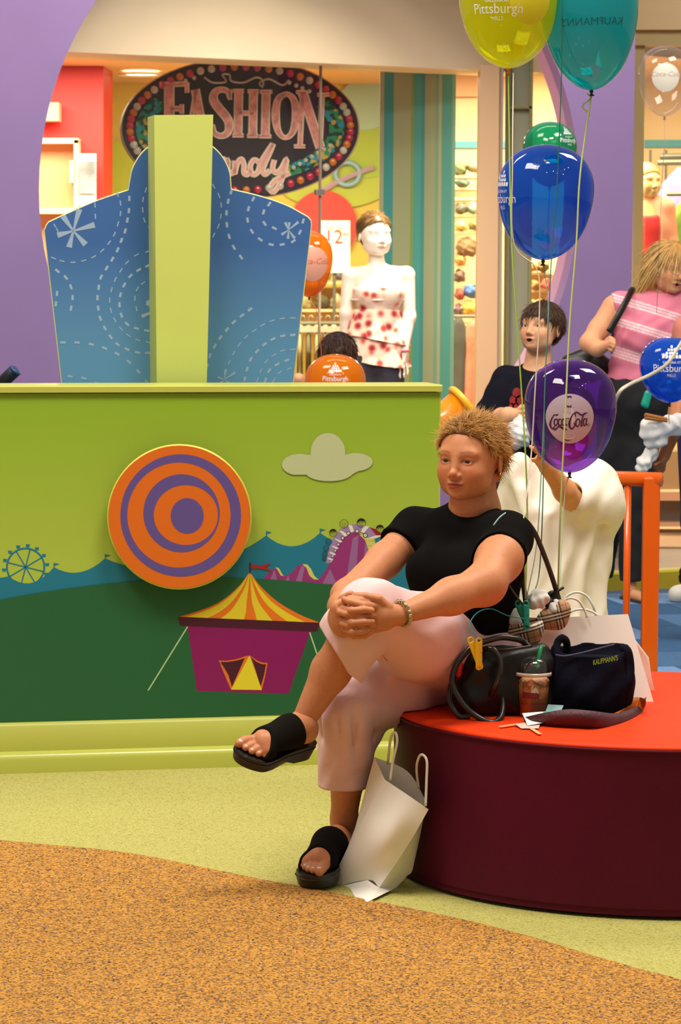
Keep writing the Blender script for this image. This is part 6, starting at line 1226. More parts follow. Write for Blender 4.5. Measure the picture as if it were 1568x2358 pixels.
# big white paper bag behind, tinted only by the bench
m_pap = mat('white_paper', '#efeae0', .7, (6, .06), (14, .2))
def sheet(name, pts, mt, parent, n=6, wob=.0):
    """bilinear paper panel from 4 corners"""
    a, b, c, d = [A(q) for q in pts]; V = []; nn_ = np.cross(b-a, d-a); nn_ /= np.linalg.norm(nn_)+1e-9
    for j in range(n+1):
        for i in range(n+1):
            s_, t_ = i/n, j/n; V.append((a*(1-s_)+b*s_)*(1-t_)+(d*(1-s_)+c*s_)*t_+nn_*wob*math.sin(3.1*s_+2*t_)*math.sin(math.pi*t_)*math.sin(math.pi*s_))
    F = [(j*(n+1)+i, j*(n+1)+i+1, (j+1)*(n+1)+i+1, (j+1)*(n+1)+i) for j in range(n) for i in range(n)]; return mk(name, V, F, mt, parent, smooth=True)
def paper_bag(name, cor, label, hand=None):
    """cor: 8 points: front tl,tr,br,bl, back tl,tr,br,bl"""
    e = empty(name, (A(cor[2])+A(cor[3])+A(cor[6])+A(cor[7]))/4, label, 'shopping bag')
    fl, fr2, fb, fc, bl_, br2, bb, bc = cor
    sheet('front_panel', (fl, fr2, fb, fc), m_pap, e, 8, .006); sheet('back_panel', (bl_, br2, bb, bc), m_pap, e, 8, -.006)
    ml = (A(fl)+A(bl_))/2+(A(fr2)-A(fl))*.06; sheet('side_gusset', (fl, ml, (A(fc)+A(bc))/2, fc), m_pap, e); sheet('side_gusset', (ml, bl_, bc, (A(fc)+A(bc))/2), m_pap, e)
    mr = (A(fr2)+A(br2))/2-(A(fr2)-A(fl))*.05; sheet('side_gusset', (fr2, mr, (A(fb)+A(bb))/2, fb), m_pap, e); sheet('side_gusset', (mr, br2, bb, (A(fb)+A(bb))/2), m_pap, e)
    sheet('base_panel', (fc, fb, bb, bc), m_pap, e); 
    for h_ in hand or []: mk('cord_handle', *tube(catmull(h_, 8), .0032, 8), mat('white_cord', '#e3ded4', .7), e, smooth=True)
    return e
zb = BT
def onb_(px, Y): q = at(px, 1600, Y); return A([q[0], Y, zb])
paper_bag('paper_shopping_bag', [Tp(1222, 1425, 8.02), Tp(1446, 1414, 8.04), onb_(1505, 7.99), onb_(1240, 7.97), Tp(1232, 1430, 8.14), Tp(1440, 1416, 8.17), onb_(1490, 8.13), onb_(1250, 8.12)], 'large white paper shopping bag standing on the bench behind the navy tote',
          [[Tp(1292, 1425, 8.02), Tp(1290, 1395, 8.02), Tp(1308, 1378, 8.02), Tp(1330, 1382, 8.02), Tp(1345, 1402, 8.02), Tp(1352, 1422, 8.02)], [Tp(1297, 1425, 8.14), Tp(1300, 1380, 8.14), Tp(1325, 1364, 8.14), Tp(1350, 1372, 8.14), Tp(1365, 1395, 8.14), Tp(1372, 1418, 8.15)], [Tp(1305, 1424, 8.06), Tp(1316, 1408, 8.06), Tp(1340, 1403, 8.06), Tp(1362, 1408, 8.06), Tp(1378, 1418, 8.06)]])
paper_bag('paper_shopping_bag', [Tp(1452, 1462, 8.20), Tp(1490, 1516, 8.20), onb_(1507, 8.21), onb_(1455, 8.20), Tp(1450, 1456, 8.26), Tp(1494, 1514, 8.26), onb_(1503, 8.26), onb_(1452, 8.26)], 'narrow white paper bag peeking out behind the big paper bag')
# plaid bag
def plaid():
    M = mat('beige_plaid', '#c39a72', .8); nt = M.node_tree; b = nt.nodes['Principled BSDF']; tc = nt.nodes.new('ShaderNodeTexCoord'); mp = nt.nodes.new('ShaderNodeMapping'); mp.inputs['Rotation'].default_value = (0, .25, 0); nt.links.new(tc.outputs['Object'], mp.inputs[0]); cur = None
    sp = nt.nodes.new('ShaderNodeSeparateXYZ'); nt.links.new(mp.outputs[0], sp.inputs[0])
    def band(axis, per, w, off):
        m1 = nt.nodes.new('ShaderNodeMath'); m1.operation = 'ADD'; m1.inputs[1].default_value = off+10*per; nt.links.new(sp.outputs[axis], m1.inputs[0]); m2_ = nt.nodes.new('ShaderNodeMath'); m2_.operation = 'MODULO'; m2_.inputs[1].default_value = per; nt.links.new(m1.outputs[0], m2_.inputs[0])
        m3 = nt.nodes.new('ShaderNodeMath'); m3.operation = 'LESS_THAN'; m3.inputs[1].default_value = w; nt.links.new(m2_.outputs[0], m3.inputs[0]); return m3.outputs[0]
    for axis in (0, 2):
        for c_, w, off in (('#1a1512', .0042, 0), ('#1a1512', .0042, .0085), ('#1a1512', .0042, .017), ('#e3d3bb', .004, .0043), ('#e3d3bb', .004, .0128), ('#9c3a2e', .0016, .034)):
            f_ = band(axis, .052, w, off); mx = nt.nodes.new('ShaderNodeMix'); mx.data_type = 'RGBA'; ml_ = nt.nodes.new('ShaderNodeMath'); ml_.operation = 'MULTIPLY'; ml_.inputs[1].default_value = .8; nt.links.new(f_, ml_.inputs[0]); nt.links.new(ml_.outputs[0], mx.inputs[0])
            if cur is None: mx.inputs[6].default_value = lin('#bf966c')
            else: nt.links.new(cur, mx.inputs[6])
            mx.inputs[7].default_value = lin(c_); cur = mx.outputs[2]
    nt.links.new(cur, b.inputs['Base Color']); return M
py_ = 7.90
pb_ = empty('plaid_bag', onb_(1205, py_), 'beige plaid shoulder bag tucked between the woman and the paper bag', 'shoulder bag')
f = Field(Tp(1130, 1660, py_-.12), Tp(1330, 1370, py_+.12), .0045); f.prims([('c', Tp(1190, 1590, py_), Tp(1220, 1590, py_), .042, .042, .03), ('c', Tp(1188, 1450, py_), Tp(1216, 1445, py_), .042, .042, .04), ('c', Tp(1190, 1520, py_), Tp(1222, 1520, py_), .042, .042, .04)]); f.cut((0, 0, BT+.001), (0, 0, -1)); f.cut(Tp(1200, 1424, py_), (.1, -.3, 1)); f.prim(('c', Tp(1188, 1420, py_), Tp(1216, 1412, py_), .034, .034, .01), 0, 'sub', .006); V, F = f.mesh(); mk('bag_body', V, F, plaid(), pb_, smooth=True)
V, F = skin([('c', Tp(1268, 1416, 7.985), Tp(1292, 1402, 7.985), .022, .026, .03), ('c', Tp(1252, 1432, 7.985), Tp(1286, 1432, 7.985), .020, .022, .03)], .004); mk('bag_flap', V, F, MATS['beige_plaid'], pb_, smooth=True)
mk('shoulder_strap', *tube(catmull([Tp(1294, 1418, 8.0), Tp(1288, 1385, 8.0), Tp(1268, 1320, 7.96), Tp(1245, 1258, 7.90), Tp(1228, 1222, 7.86), Tp(1205, 1196, 7.86), Tp(1190, 1205, 7.96), Tp(1200, 1300, 8.06), Tp(1212, 1400, 8.08)], 6), .0085, 8, flat=(unit((.5, -.8, .3)), .4)), mat('strap_black', '#0d0b0a', .5), pb_, smooth=True)
mk('strap_bow', *join([sphere(Tp(1272, 1378, 7.99), (.018, .01, .022), 10, 8), tube([Tp(1268, 1372, 7.98), Tp(1298, 1352, 7.98)], .004, 6), tube([Tp(1272, 1380, 7.98), Tp(1256, 1398, 7.98)], .012, 6)]), mat('strap_black', '#0d0b0a', .5), pb_, smooth=True)
m_tis = mat('white_tissue', '#e6e4de', .9)
for k, (x, y, Y, r, lb) in enumerate(((1240, 1378, 7.93, .028, 'round white crumpled tissue above the teal clip'), (1192, 1418, 7.88, .020, 'white crumpled tissue in the mouth of the plaid bag'), (1166, 1412, 7.885, .015, 'small white tissue at the left rim of the plaid bag'), (1280, 1394, 7.98, .016, 'white tissue tucked beside the black strap bow'))):
    V, F = skin([('e', Tp(x, y, Y), (r, r*.8, r*.9), None, .01), ('e', Tp(x-8, y+8, Y-.01), (r*.6, r*.6, r*.6), None, .02)], .003, wr=(.005, [(220, 90, 60, k), (-90, 60, 190, 1), (60, 200, -90, 2)])); tag(mk('tissue_wad', V, F, m_tis, smooth=True), lb, 'tissue', 'crumpled tissues')
# balloon clips
def clip(name, pts, mt, label):
    """plastic peg: two jaws joined by a pivot, pts = top, bottom (px, Y)"""
    a, b = Tp(*pts[0]), Tp(*pts[1]); d = unit(b-a); L = np.linalg.norm(b-a); s = unit(np.cross(d, (0, 1, 0))); e = empty(name, b, label, 'clip')
    def P_(u, v, w=0): return a+d*u*L+s*v+A([0, w, 0])
    V, F = skin([('c', P_(.12, .004, -.006), P_(.9, -.002, -.006), .0095, .0085, .006, (A([0, 1., 0]), .5))], .0022, subs=[('c', P_(.1, .004, -.03), P_(.1, .004, .03), .0042, .0042, .001), ('c', P_(.92, -.002, -.03), P_(.92, -.002, -.010), .0055, .0055, .001)]); mk('front_jaw', V, F, mt, e, smooth=True)
    V, F = skin([('c', P_(.10, -.016, .008), P_(.9, .002, .008), .0095, .0080, .006, (A([0, 1., 0]), .5))], .0022, subs=[('c', P_(.1, -.016, -.03), P_(.1, -.016, .03), .0045, .0045, .001)]); mk('back_jaw', V, F, mt, e, smooth=True)
    mk('spring', *tube([P_(.45, .003, -.011+.02*t)+s*.004*math.cos(9*t)+d*.004*math.sin(9*t) for t in np.linspace(0, 1, 24)], .0012, 5), mat('spring_steel', '#b5b0a6', .25, metal=1), e); return e
clip('peg_clip', ((1098, 1466, 7.66), (1105, 1544, 7.65)), mat('yellow_plastic', '#e6bf12', .35), 'yellow plastic balloon clip on the black handbag handle')
clip('peg_clip', ((1206, 1382, 7.835), (1214, 1450, 7.83)), mat('teal_clip_plastic', '#0a9d86', .35), 'teal plastic balloon clip on the plaid bag')
clip('peg_clip', ((1056, 1488, 7.735), (1058, 1570, 7.735)), mat('red_plastic', '#d3141c', .35), 'red plastic clip between the woman and the black handbag')
# plum leather pouch lying open in front of the tote
pch = empty('plum_pouch', bt(1370, 1668), 'plum pouch with orange lining lying open in front of the navy tote', 'pouch')
bl0 = [(1208, 1664, 7.62), (1260, 1672, 7.60), (1320, 1676, 7.60), (1380, 1677, 7.60), (1440, 1662, 7.62), (1478, 1640, 7.70), (1484, 1622, 7.78)]
tl0 = [(1205, 1652), (1258, 1640), (1310, 1633), (1365, 1637), (1420, 1642), (1465, 1626), (1488, 1604)]
b3 = catmull([bt(x, y) for x, y, _ in bl0], 6); t3 = catmull([Tp(x, y, bt(q[0], q[1])[1]-.012) for (x, y), q in zip(tl0, bl0)], 6); N_ = len(b3); outw = A([0, -1., 0])
V = [];  
for i in range(N_):
    m_ = (b3[i]+t3[i])/2+outw*.012; V += [b3[i], m_, t3[i], t3[i]+A([0, .004, -.001]), m_+A([0, .005, 0]), b3[i]+A([0, .005, .001])]
mk('pouch_wall', V, [(i*6+k, (i+1)*6+k, (i+1)*6+k+1, i*6+k+1) for i in range(N_-1) for k in range(5)], mat('plum_leather', '#471420', .6, (40, .3), (120, .4)), pch, smooth=True)
lin0 = [bt(1400, 1662)+A([0, .02, .004]), bt(1472, 1640)+A([0, .0, .004]), Tp(1487, 1612, 7.77), Tp(1460, 1606, 7.84), bt(1428, 1640)+A([0, .05, .01])]
mk('lining', *prism(catmull(lin0, 5, True), unit((.1, -.5, .86)), .004), mat('orange_lining', '#c4660f', .6), pch, smooth=False)
mk('pouch_base', *prism([q+A([0, 0, .004]) for q in b3]+[b3[-1]+A([-.02, .12, .004]), b3[0]+A([.02, .12, .004])], (0, 0, 1), .003), mat('plum_leather', '#471420', .6), pch)
# paper wrapper and stirrers
wr_ = empty('paper_wrapper', bt(1245, 1665), 'torn white and blue paper wrapper lying in front of the iced coffee', 'wrapper')
sheet('wrapper_sheet', (bt(1202, 1662)+A([0, 0, .022]), bt(1288, 1655)+A([0, 0, .022]), bt(1292, 1668)+A([0, 0, .012]), bt(1215, 1676)+A([0, 0, .006])), mat('wrapper_white', '#e8efe6', .6), wr_, 6, .006)
sheet('wrapper_flap', (Tp(1262, 1622, 7.66), Tp(1298, 1624, 7.66), Tp(1284, 1654, 7.645), Tp(1250, 1656, 7.645)), mat('wrapper_blue', '#9cc6cf', .6, (40, .25)), wr_, 6, .004)
sheet('wrapper_mark', (bt(1248, 1660)+A([0, -.002, .024]), bt(1270, 1657)+A([0, -.002, .024]), bt(1268, 1663)+A([0, -.002, .021]), bt(1256, 1664)+A([0, -.002, .021])), mat('wrapper_green', '#3fb88a', .6), wr_, 2)
sheet('wrapper_under', (bt(1185, 1672)+A([0, 0, .006]), bt(1245, 1668)+A([0, 0, .006]), bt(1240, 1680)+A([0, 0, .003]), bt(1200, 1680)+A([0, 0, .003])), mat('wrapper_pink', '#d9b3a8', .6), wr_, 4)
for p_, q_2, lb in (((1150, 1677), (1212, 1668), 'long pale wooden stirrer sticking out left of the paper wrapper'), ((1222, 1680), (1244, 1694), 'short pale wooden stirrer lying in front of the paper wrapper')):
    a, b = bt(*p_)+A([0, 0, .004]), bt(*q_2)+A([0, 0, .004]); mk_ = mk('wooden_stirrer', *tube([a, a+(b-a)*.02, b-(b-a)*.02, b], [.003, .0052, .0052, .003], 8, flat=(A([0, 0, 1.]), .3)), mat('birch_wood', '#dba877', .7)); tag(mk_, lb, 'stirrer', 'wooden stirrers')

# ---------------------------------------------------------------- white paper bag on the floor, leaning on the bench
fb = empty('paper_shopping_bag', floor_at(850, 2070), 'white paper shopping bag with cord handles leaning on the bench by the woman\'s foot', 'shopping bag')
Af, Bf, Cf, Df = at(752, 2048, 7.685), at(873, 2044, 7.54), at(987, 1864, 7.50), at(886, 1795, 7.57)
Ef = floor_at(846, 2089)+A([0, 0, .013]); Gf = floor_at(913, 2056)+A([0, 0, .014]); Hf = at(950, 2003, 7.60); Mf = at(846, 2026, 7.585); Kf = at(856, 2042, 7.545)
D2, C2 = at(862, 1743, 7.665), at(982, 1846, 7.575); A2 = floor_at(790, 2020)+A([0, 0, .014]); G2 = floor_at(905, 2030)+A([0, 0, .014])
def grid_panel(name, rows, mt=m_pap, amp=0.0, n=6):
    """panel through rows of 3D control points, lightly creased"""
    rows = [catmull(r, n) for r in rows]; R_ = A(rows); cols_ = [catmull(R_[:, i], n) for i in range(R_.shape[1])]; G = A(cols_); a, b = G.shape[:2]
    V = G.reshape(-1, 3).copy(); V += amp*np.sin(V[:, :1]*55+V[:, 2:]*38)*A([[0, 1, 0]]); F = [(i*b+j, i*b+j+1, (i+1)*b+j+1, (i+1)*b+j) for i in range(a-1) for j in range(b-1)]; return mk(name, V, F, mt, fb, smooth=True)
def facet(name, *tris):
    V = []; F = []
    for t in tris: F.append(tuple(range(len(V), len(V)+len(t)))); V += [A(q) for q in t]
    return mk(name, V, F, m_pap, fb)
grid_panel('front_panel', [[Df, at(935, 1828, 7.515), Cf], [at(823, 1910, 7.62), at(880, 1935, 7.51), at(938, 1948, 7.515)], [Af, Mf, Bf]], amp=.0012)
facet('base_fold', (Af, Mf, Kf)); facet('base_fold', (Mf, Bf, Kf)); facet('base_fold', (Af, Kf, Ef)); facet('base_fold', (Kf, Bf, Ef)); facet('base_fold', (Bf, Gf, Ef)); facet('base_fold', (Bf, Hf, Gf))
grid_panel('side_gusset', [[Cf, Cf*.5+C2*.5+A([-.012, 0, -.008]), C2], [at(938, 1948, 7.515), at(958, 1938, 7.56), at(966, 1930, 7.59)], [Bf, Hf*.7+Gf*.3, Hf]], amp=.0008)
grid_panel('back_panel', [[D2, at(938, 1776, 7.64), C2], [at(822, 1890, 7.72), at(880, 1910, 7.68), at(955, 1925, 7.60)], [A2, at(850, 2022, 7.76), Hf]])
sheet('side_gusset', (Df, D2, A2, Af), m_pap, fb, 5, .004); sheet('underside', (Af, Ef, G2, A2), m_pap, fb, 3)
for h_ in ([(899, 1796, 7.555), (905, 1752, 7.555), (914, 1712, 7.56), (912, 1690, 7.57), (905, 1689, 7.59), (899, 1703, 7.61), (895, 1735, 7.63), (893, 1758, 7.655)], [(980, 1856, 7.50), (982, 1800, 7.505), (983, 1755, 7.51), (976, 1740, 7.52), (967, 1740, 7.53), (960, 1760, 7.55), (960, 1785, 7.57), (964, 1815, 7.59)]):
    mk('cord_handle', *tube(catmull([at(*q) for q in h_], 6), .0034, 8), mat('white_cord', '#e3ded4', .7), fb, smooth=True)

# ---------------------------------------------------------------- orange scoop of the play equipment behind the woman
sc_ = empty('orange_scoop', at(1050, 1000, 9.95), 'orange play tunnel scoop with a yellow rim behind the woman', 'play scoop')
a, b = at(1000, 985, 9.93), at(1066, 935, 9.95); ax_ = unit(b-a); m_sco = mat('orange_plastic', '#ee8a10', .3, coat=.3)
mk('scoop_barrel', *tube([a-ax_*.25, a, b], [.055, .055, .060], 28), m_sco, sc_, smooth=True)
up_ = unit(np.cross(ax_, (0, 1, 0))); mk('scoop_rim', *tube([b+ax_*.004+(up_*math.cos(t)+np.cross(ax_, up_)*math.sin(t))*.064 for t in np.linspace(0, 2*math.pi, 36, endpoint=False)], .012, 10, True), mat('yellow_rim', '#f2b62c', .35), sc_, smooth=True)
p0 = a-ax_*.2; mk('scoop_post', *tube([p0, A([p0[0], p0[1], .012])], .03, 14), m_sco, sc_, smooth=True)
# ---------------------------------------------------------------- balloons
def latex(name, col, opac, glow=1.0):
    """thin tinted rubber: coloured transparency, a little translucent body colour and a clear gloss"""
    M = bpy.data.materials.new(name); M.use_nodes = True; nt = M.node_tree; nt.nodes.clear(); o = nt.nodes.new('ShaderNodeOutputMaterial')
    t = nt.nodes.new('ShaderNodeBsdfTransparent'); c = lin(col); t.inputs[0].default_value = tuple(min(1, q**.5*glow) for q in c[:3])+(1,)
    d = nt.nodes.new('ShaderNodeBsdfDiffuse'); d.inputs[0].default_value = c; tr = nt.nodes.new('ShaderNodeBsdfTranslucent'); tr.inputs[0].default_value = c
    m1 = nt.nodes.new('ShaderNodeMixShader'); m1.inputs[0].default_value = .5; nt.links.new(d.outputs[0], m1.inputs[1]); nt.links.new(tr.outputs[0], m1.inputs[2])
    lw = nt.nodes.new('ShaderNodeLayerWeight'); lw.inputs[0].default_value = .12; mr = nt.nodes.new('ShaderNodeMapRange'); mr.inputs[3].default_value = opac; mr.inputs[4].default_value = min(1, opac+.22); nt.links.new(lw.outputs['Facing'], mr.inputs[0])
    m2_ = nt.nodes.new('ShaderNodeMixShader'); nt.links.new(mr.outputs[0], m2_.inputs[0]); nt.links.new(t.outputs[0], m2_.inputs[1]); nt.links.new(m1.outputs[0], m2_.inputs[2])
    g = nt.nodes.new('ShaderNodeBsdfGlossy'); g.inputs['Roughness'].default_value = .04; m3 = nt.nodes.new('ShaderNodeMixShader'); nt.links.new(edge_fac(nt, .05, .8), m3.inputs[0]); nt.links.new(m2_.outputs[0], m3.inputs[1]); nt.links.new(g.outputs[0], m3.inputs[2]); nt.links.new(m3.outputs[0], o.inputs[0]); return M
m_prw = mat('balloon_ink_white', '#e6e4ea', .5); m_knot = mat('knot_dark', '#0c1420', .4)
class Balloon:
    def __init__(s, cx, cy, w, h, Y, mt, label, knot=None, tilt=0.0, group='balloons'):
        k = Y/FPX; s.c = at(cx, cy, Y); s.a = w/2*k; s.b = h/2*k; s.R = roty(tilt); s.k = k
        th = np.linspace(.02, math.pi-.035, 40); s.zz = []; s.rr = []
        prof = []
        for t in th[::-1]:
            r = math.sin(t)*(1+.16*math.cos(t)+.05*math.cos(2*t)); z = math.cos(t)
            if z < -.6: r *= 1-.10*((-z-.6)/.4)**2
            prof.append((r, z))
        mx = max(q[0] for q in prof); s.prof = [(q[0]/mx*s.a, q[1]*s.b) for q in prof]
        s.e = empty('balloon', s.c-s.R@A([0, 0, s.b]), label, 'balloon', group)
        mk('skin', *lathe(s.prof, s.c, 64, s.R), mt, s.e, smooth=True)
        kz = -s.b; kr = s.a*.055
        mk('knot', *lathe([(kr*.5, kz+.002), (kr*.8, kz-kr*.4), (kr*.5, kz-kr), (kr*.45, kz-kr*1.3), (kr*1.15, kz-kr*2.0), (kr*.9, kz-kr*2.1), (kr*.2, kz-kr*1.4)], s.c, 14, s.R), knot or m_knot, s.e, smooth=True)
        s.tail = s.c+s.R@A([0, 0, kz-kr*1.2])
    def surf(s, u, v, phi, z0, off=.0007):
        """u along the equator, v up, metres, around direction phi (0 = towards the camera) at height z0"""
        z = z0+v; zs = [q[1] for q in s.prof]; rs = [q[0] for q in s.prof]; r = np.interp(z, zs, rs)+off; r_m = max(np.interp(z0, zs, rs), .02); a = -math.pi/2+phi+u/r_m
        return s.c+s.R@A([r*math.cos(a), r*math.sin(a), z])
    def ink(s, name, V2, F2, phi, z0, mt=None, off=.0007, rot=0.0):
        c_, s_ = math.cos(rot), math.sin(rot)
        return mk(name, [s.surf(x*c_-y*s_, x*s_+y*c_, phi, z0, off) for x, y in V2], F2, mt or m_prw, s.e)
    def disc_ink(s, name, r, phi, z0, mt, off=.0006, n=10, m_=40):
        V2 = [(0, 0)]; F2 = []
        for j in range(1, n+1):
            for i in range(m_): a = 2*math.pi*i/m_; V2.append((r*j/n*math.cos(a), r*j/n*math.sin(a)))
        for i in range(m_): F2.append((0, 1+i, 1+(i+1) % m_))
        for j in range(n-1):
            for i in range(m_): F2.append((1+j*m_+i, 1+(j+1)*m_+i, 1+(j+1)*m_+(i+1) % m_, 1+j*m_+(i+1) % m_))
        return s.ink(name, V2, F2, phi, z0, mt, off)
def T2(s_, size, **k): V, F = text2(s_, size, **k); return V, F
def logo_mills(B, phi, z0, sc, mt=None):
    """peaked mosaic emblem over GALLERIA AT / Pittsburgh / MILLS"""
    parts = []
    for row, n, w in ((0, 1, .5), (1, 3, .8), (2, 4, .9), (3, 6, 1.0)):
        for i in range(n):
            x = (i-(n-1)/2)*.20; y = 1.35-row*.19; q = .07
            if row == 3: parts.append((A([(x-.075, y-.11), (x+.075, y-.11), (x+.075, y+.06), (x, y+.10), (x-.075, y+.06)]), [(0, 1, 2, 3, 4)]))
            else: parts.append((A([(x-q, y-q), (x+q, y-q), (x+q, y+q), (x-q, y+q)]), [(0, 1, 2, 3)]))
    parts.append((A([(-.75, .56), (.75, .56), (.75, .60), (-.75, .60)]), [(0, 1, 2, 3)]))
    V, F = join2(parts); B.ink('emblem', V*sc, F, phi, z0, mt)
    for nm, tx, sz, y in (('small_text', 'GALLERIA AT', .20, .36), ('name_text', 'Pittsburgh', .62, -.12), ('small_text', 'MILLS', .24, -.42)):
        V, F = T2(tx, sz, xs=.9); V = V+A([0, y]); B.ink(nm, V*sc, F, phi, z0, mt)
def logo_cola(B, phi, z0, r, ink, disc):
    B.disc_ink('print_disc', r, phi, z0, disc)
    k = r/1.0
    bt_ = [(-.10, .92), (.06, .92), (.07, .50), (.12, .36), (.19, .18), (.20, .0), (.15, -.20), (.20, -.45), (.20, -.78), (-.26, -.78), (-.26, -.45), (-.20, -.20), (-.25, .0), (-.24, .18), (-.16, .36), (-.11, .50)]
    bt_ = catmull(bt_, 3, True); c_ = bt_.mean(0); N_ = len(bt_); B.ink('bottle_silhouette', np.vstack([bt_, [c_]])*k, [(i, (i+1) % N_, N_) for i in range(N_)], phi, z0, mat('ink_pale', '#cfc8cc', .5), .0009)
    cap_ = A([(-.10, .92), (.07, .92), (.08, .46), (-.11, .46)]); B.ink('bottle_neck', cap_*k, [(0, 1, 2, 3)], phi, z0, ink, .0011)
    S_ = []
    def st(p, w): S_.append(stroke2(A(p), A(w) if not np.isscalar(w) else w, 5))
    st([(-.44, .20), (-.50, .16), (-.62, .16), (-.76, -.02), (-.82, -.18), (-.76, -.30), (-.66, -.26), (-.60, -.16)], [.03, .05, .04, .06, .09, .06, .04, .03])          # C
    st([(-.76, -.30), (-.62, -.34), (-.45, -.24), (-.25, -.32), (-.12, -.36)], [.04, .06, .05, .09, .02])                                      # swash
    for x in (-.56, -.24): st([(x+.04, .02), (x-.04, .0), (x-.08, -.12), (x-.03, -.20), (x+.05, -.14), (x+.08, -.02), (x+.03, .03)], [.04, .05, .06, .05, .04, .05, .04])    # o, a bowls
    st([(-.34, .0), (-.40, .02), (-.46, -.06), (-.45, -.18), (-.36, -.19), (-.32, -.14)], [.05, .04, .06, .06, .04, .03])                            # c
    st([(-.14, .06), (-.18, -.12), (-.15, -.20), (-.10, -.17)], [.05, .06, .05, .03]); st([(-.10, .04), (-.02, .045)], [.03, .03])               # a stem, hyphen
    st([(.24, .08), (.22, .18), (.14, .18), (.04, .02), (-.02, -.18), (.04, -.32), (.14, -.30), (.20, -.20), (.16, -.12)], [.03, .05, .04, .06, .09, .06, .05, .05, .03])     # C
    st([(.14, .18), (.28, .24), (.48, .14), (.62, .18), (.72, .22)], [.03, .05, .06, .05, .02])                                                  # upper swash
    st([(.36, .0), (.28, -.02), (.24, -.16), (.30, -.26), (.38, -.20), (.41, -.06), (.35, .01)], [.04, .05, .06, .05, .04, .05, .04])                # o
    st([(.62, .20), (.56, .16), (.48, -.10), (.47, -.24), (.53, -.22)], [.04, .05, .06, .06, .03])                                                # l
    st([(.66, -.02), (.59, .0), (.55, -.14), (.60, -.24), (.67, -.16), (.70, .02), (.67, -.18), (.74, -.22)], [.04, .05, .06, .05, .04, .05, .06, .03])   # a
    st(list(ell2(.79, -.22, .045, .045, 12))+[(.835, -.22)], .012)
    V, F = join2(S_); B.ink('script_lettering', V*k*A([1.0, 1.15])+A([0, -.02])*k, F, phi, z0, ink, .0013, rot=.04)
    B.ink('bottle_base', A([(-.30, -.80), (-.06, -.86), (.10, -.84), (-.06, -.90), (-.22, -.86)])*k, [(0, 1, 2, 3, 4)], phi, z0, ink, .0013)
L_bl, L_tq, L_ye, L_pu, L_gr, L_cl, L_or = latex('latex_blue', '#0a68e8', .5, 1.0), latex('latex_teal', '#0cb4b4', .45), latex('latex_yellow', '#dede10', .45, 1.0), latex('latex_purple', '#7a2cc8', .14, 1.0), latex('latex_green', '#10a574', .6), latex('latex_clear', '#f2ece6', .03), latex('latex_orange', '#ff9a06', .65)
b_ye = Balloon(1172, 14, 230, 282, 8.25, L_ye, 'translucent yellow balloon cropped by the top edge', mat('knot_amber', '#c9781a', .4))
logo_mills(b_ye, -.30, -.022, .062)
b_ye.disc_ink('print_disc', .062, .42, .004, mat('ink_yellow', '#cfc61a', .5)); V, F = T2('Coca-Cola', .034, shear=.25); b_ye.ink('script_text', V+A([0, .015]), F, .42, .004, mat('ink_green', '#3e8f22', .5), .0012)
b_tq = Balloon(1357, 35, 226, 340, 8.30, L_tq, 'translucent teal balloon cropped by the top edge', tilt=-.04)
V, F = T2("KAUFMANN'S", .029, xs=1.0); b_tq.ink('store_name', V*A([-1, 1]), [f[::-1] for f in F], -.02, -.036, mat('ink_dark_teal', '#06545c', .5))
b_gr = Balloon(1266, 355, 124, 148, 13.6, L_gr, 'dark green balloon half hidden behind the big blue balloon', group='balloons')
logo_mills(b_gr, .75, .055, .045)
b_bl = Balloon(1256, 466, 222, 264, 8.45, L_bl, 'large blue balloon floating above the boy', tilt=.03)
logo_mills(b_bl, -1.22, .0, .058)
b_pu = Balloon(1313, 958, 212, 262, 8.80, L_pu, 'translucent purple balloon with a round white drink logo', tilt=.0)
logo_cola(b_pu, -.09, -.002, 57*8.8/FPX, mat('ink_plum', '#47104a', .5), mat('ink_lilac_white', '#b9a9bd', .5))
b_sb = Balloon(1543, 852, 142, 152, 12.2, L_bl, 'small blue balloon at the right edge below the striped top')
logo_mills(b_sb, -.06, .005, .068)
b_cl = Balloon(1531, 187, 124, 160, 13.4, L_cl, 'clear balloon floating before the right hand shop', mat('knot_grey', '#7a7468', .4))
b_cl.disc_ink('print_disc', .062, -.08, .01, mat('ink_white_soft', '#d5cfc6', .5)); V, F = T2('Coca-Cola', .03, shear=.25); b_cl.ink('script_text', V+A([0, .004]), F, -.08, .01, mat('ink_silver', '#a39c92', .5), .0012)
b_o1 = Balloon(712, 608, 108, 152, 13.2, L_or, 'upper orange balloon half hidden behind the blue board')
b_o1.disc_ink('print_disc', .075, .18, .0, mat('ink_peach', '#e8a48e', .5)); V, F = T2('Coca-Cola', .036, shear=.25); b_o1.ink('script_text', V, F, .18, .0, mat('ink_orange', '#d9642c', .5), .0012)
b_o2 = Balloon(772, 896, 140, 162, 13.0, L_or, 'lower orange balloon behind the counter top'); logo_mills(b_o2, .0, .045, .05)
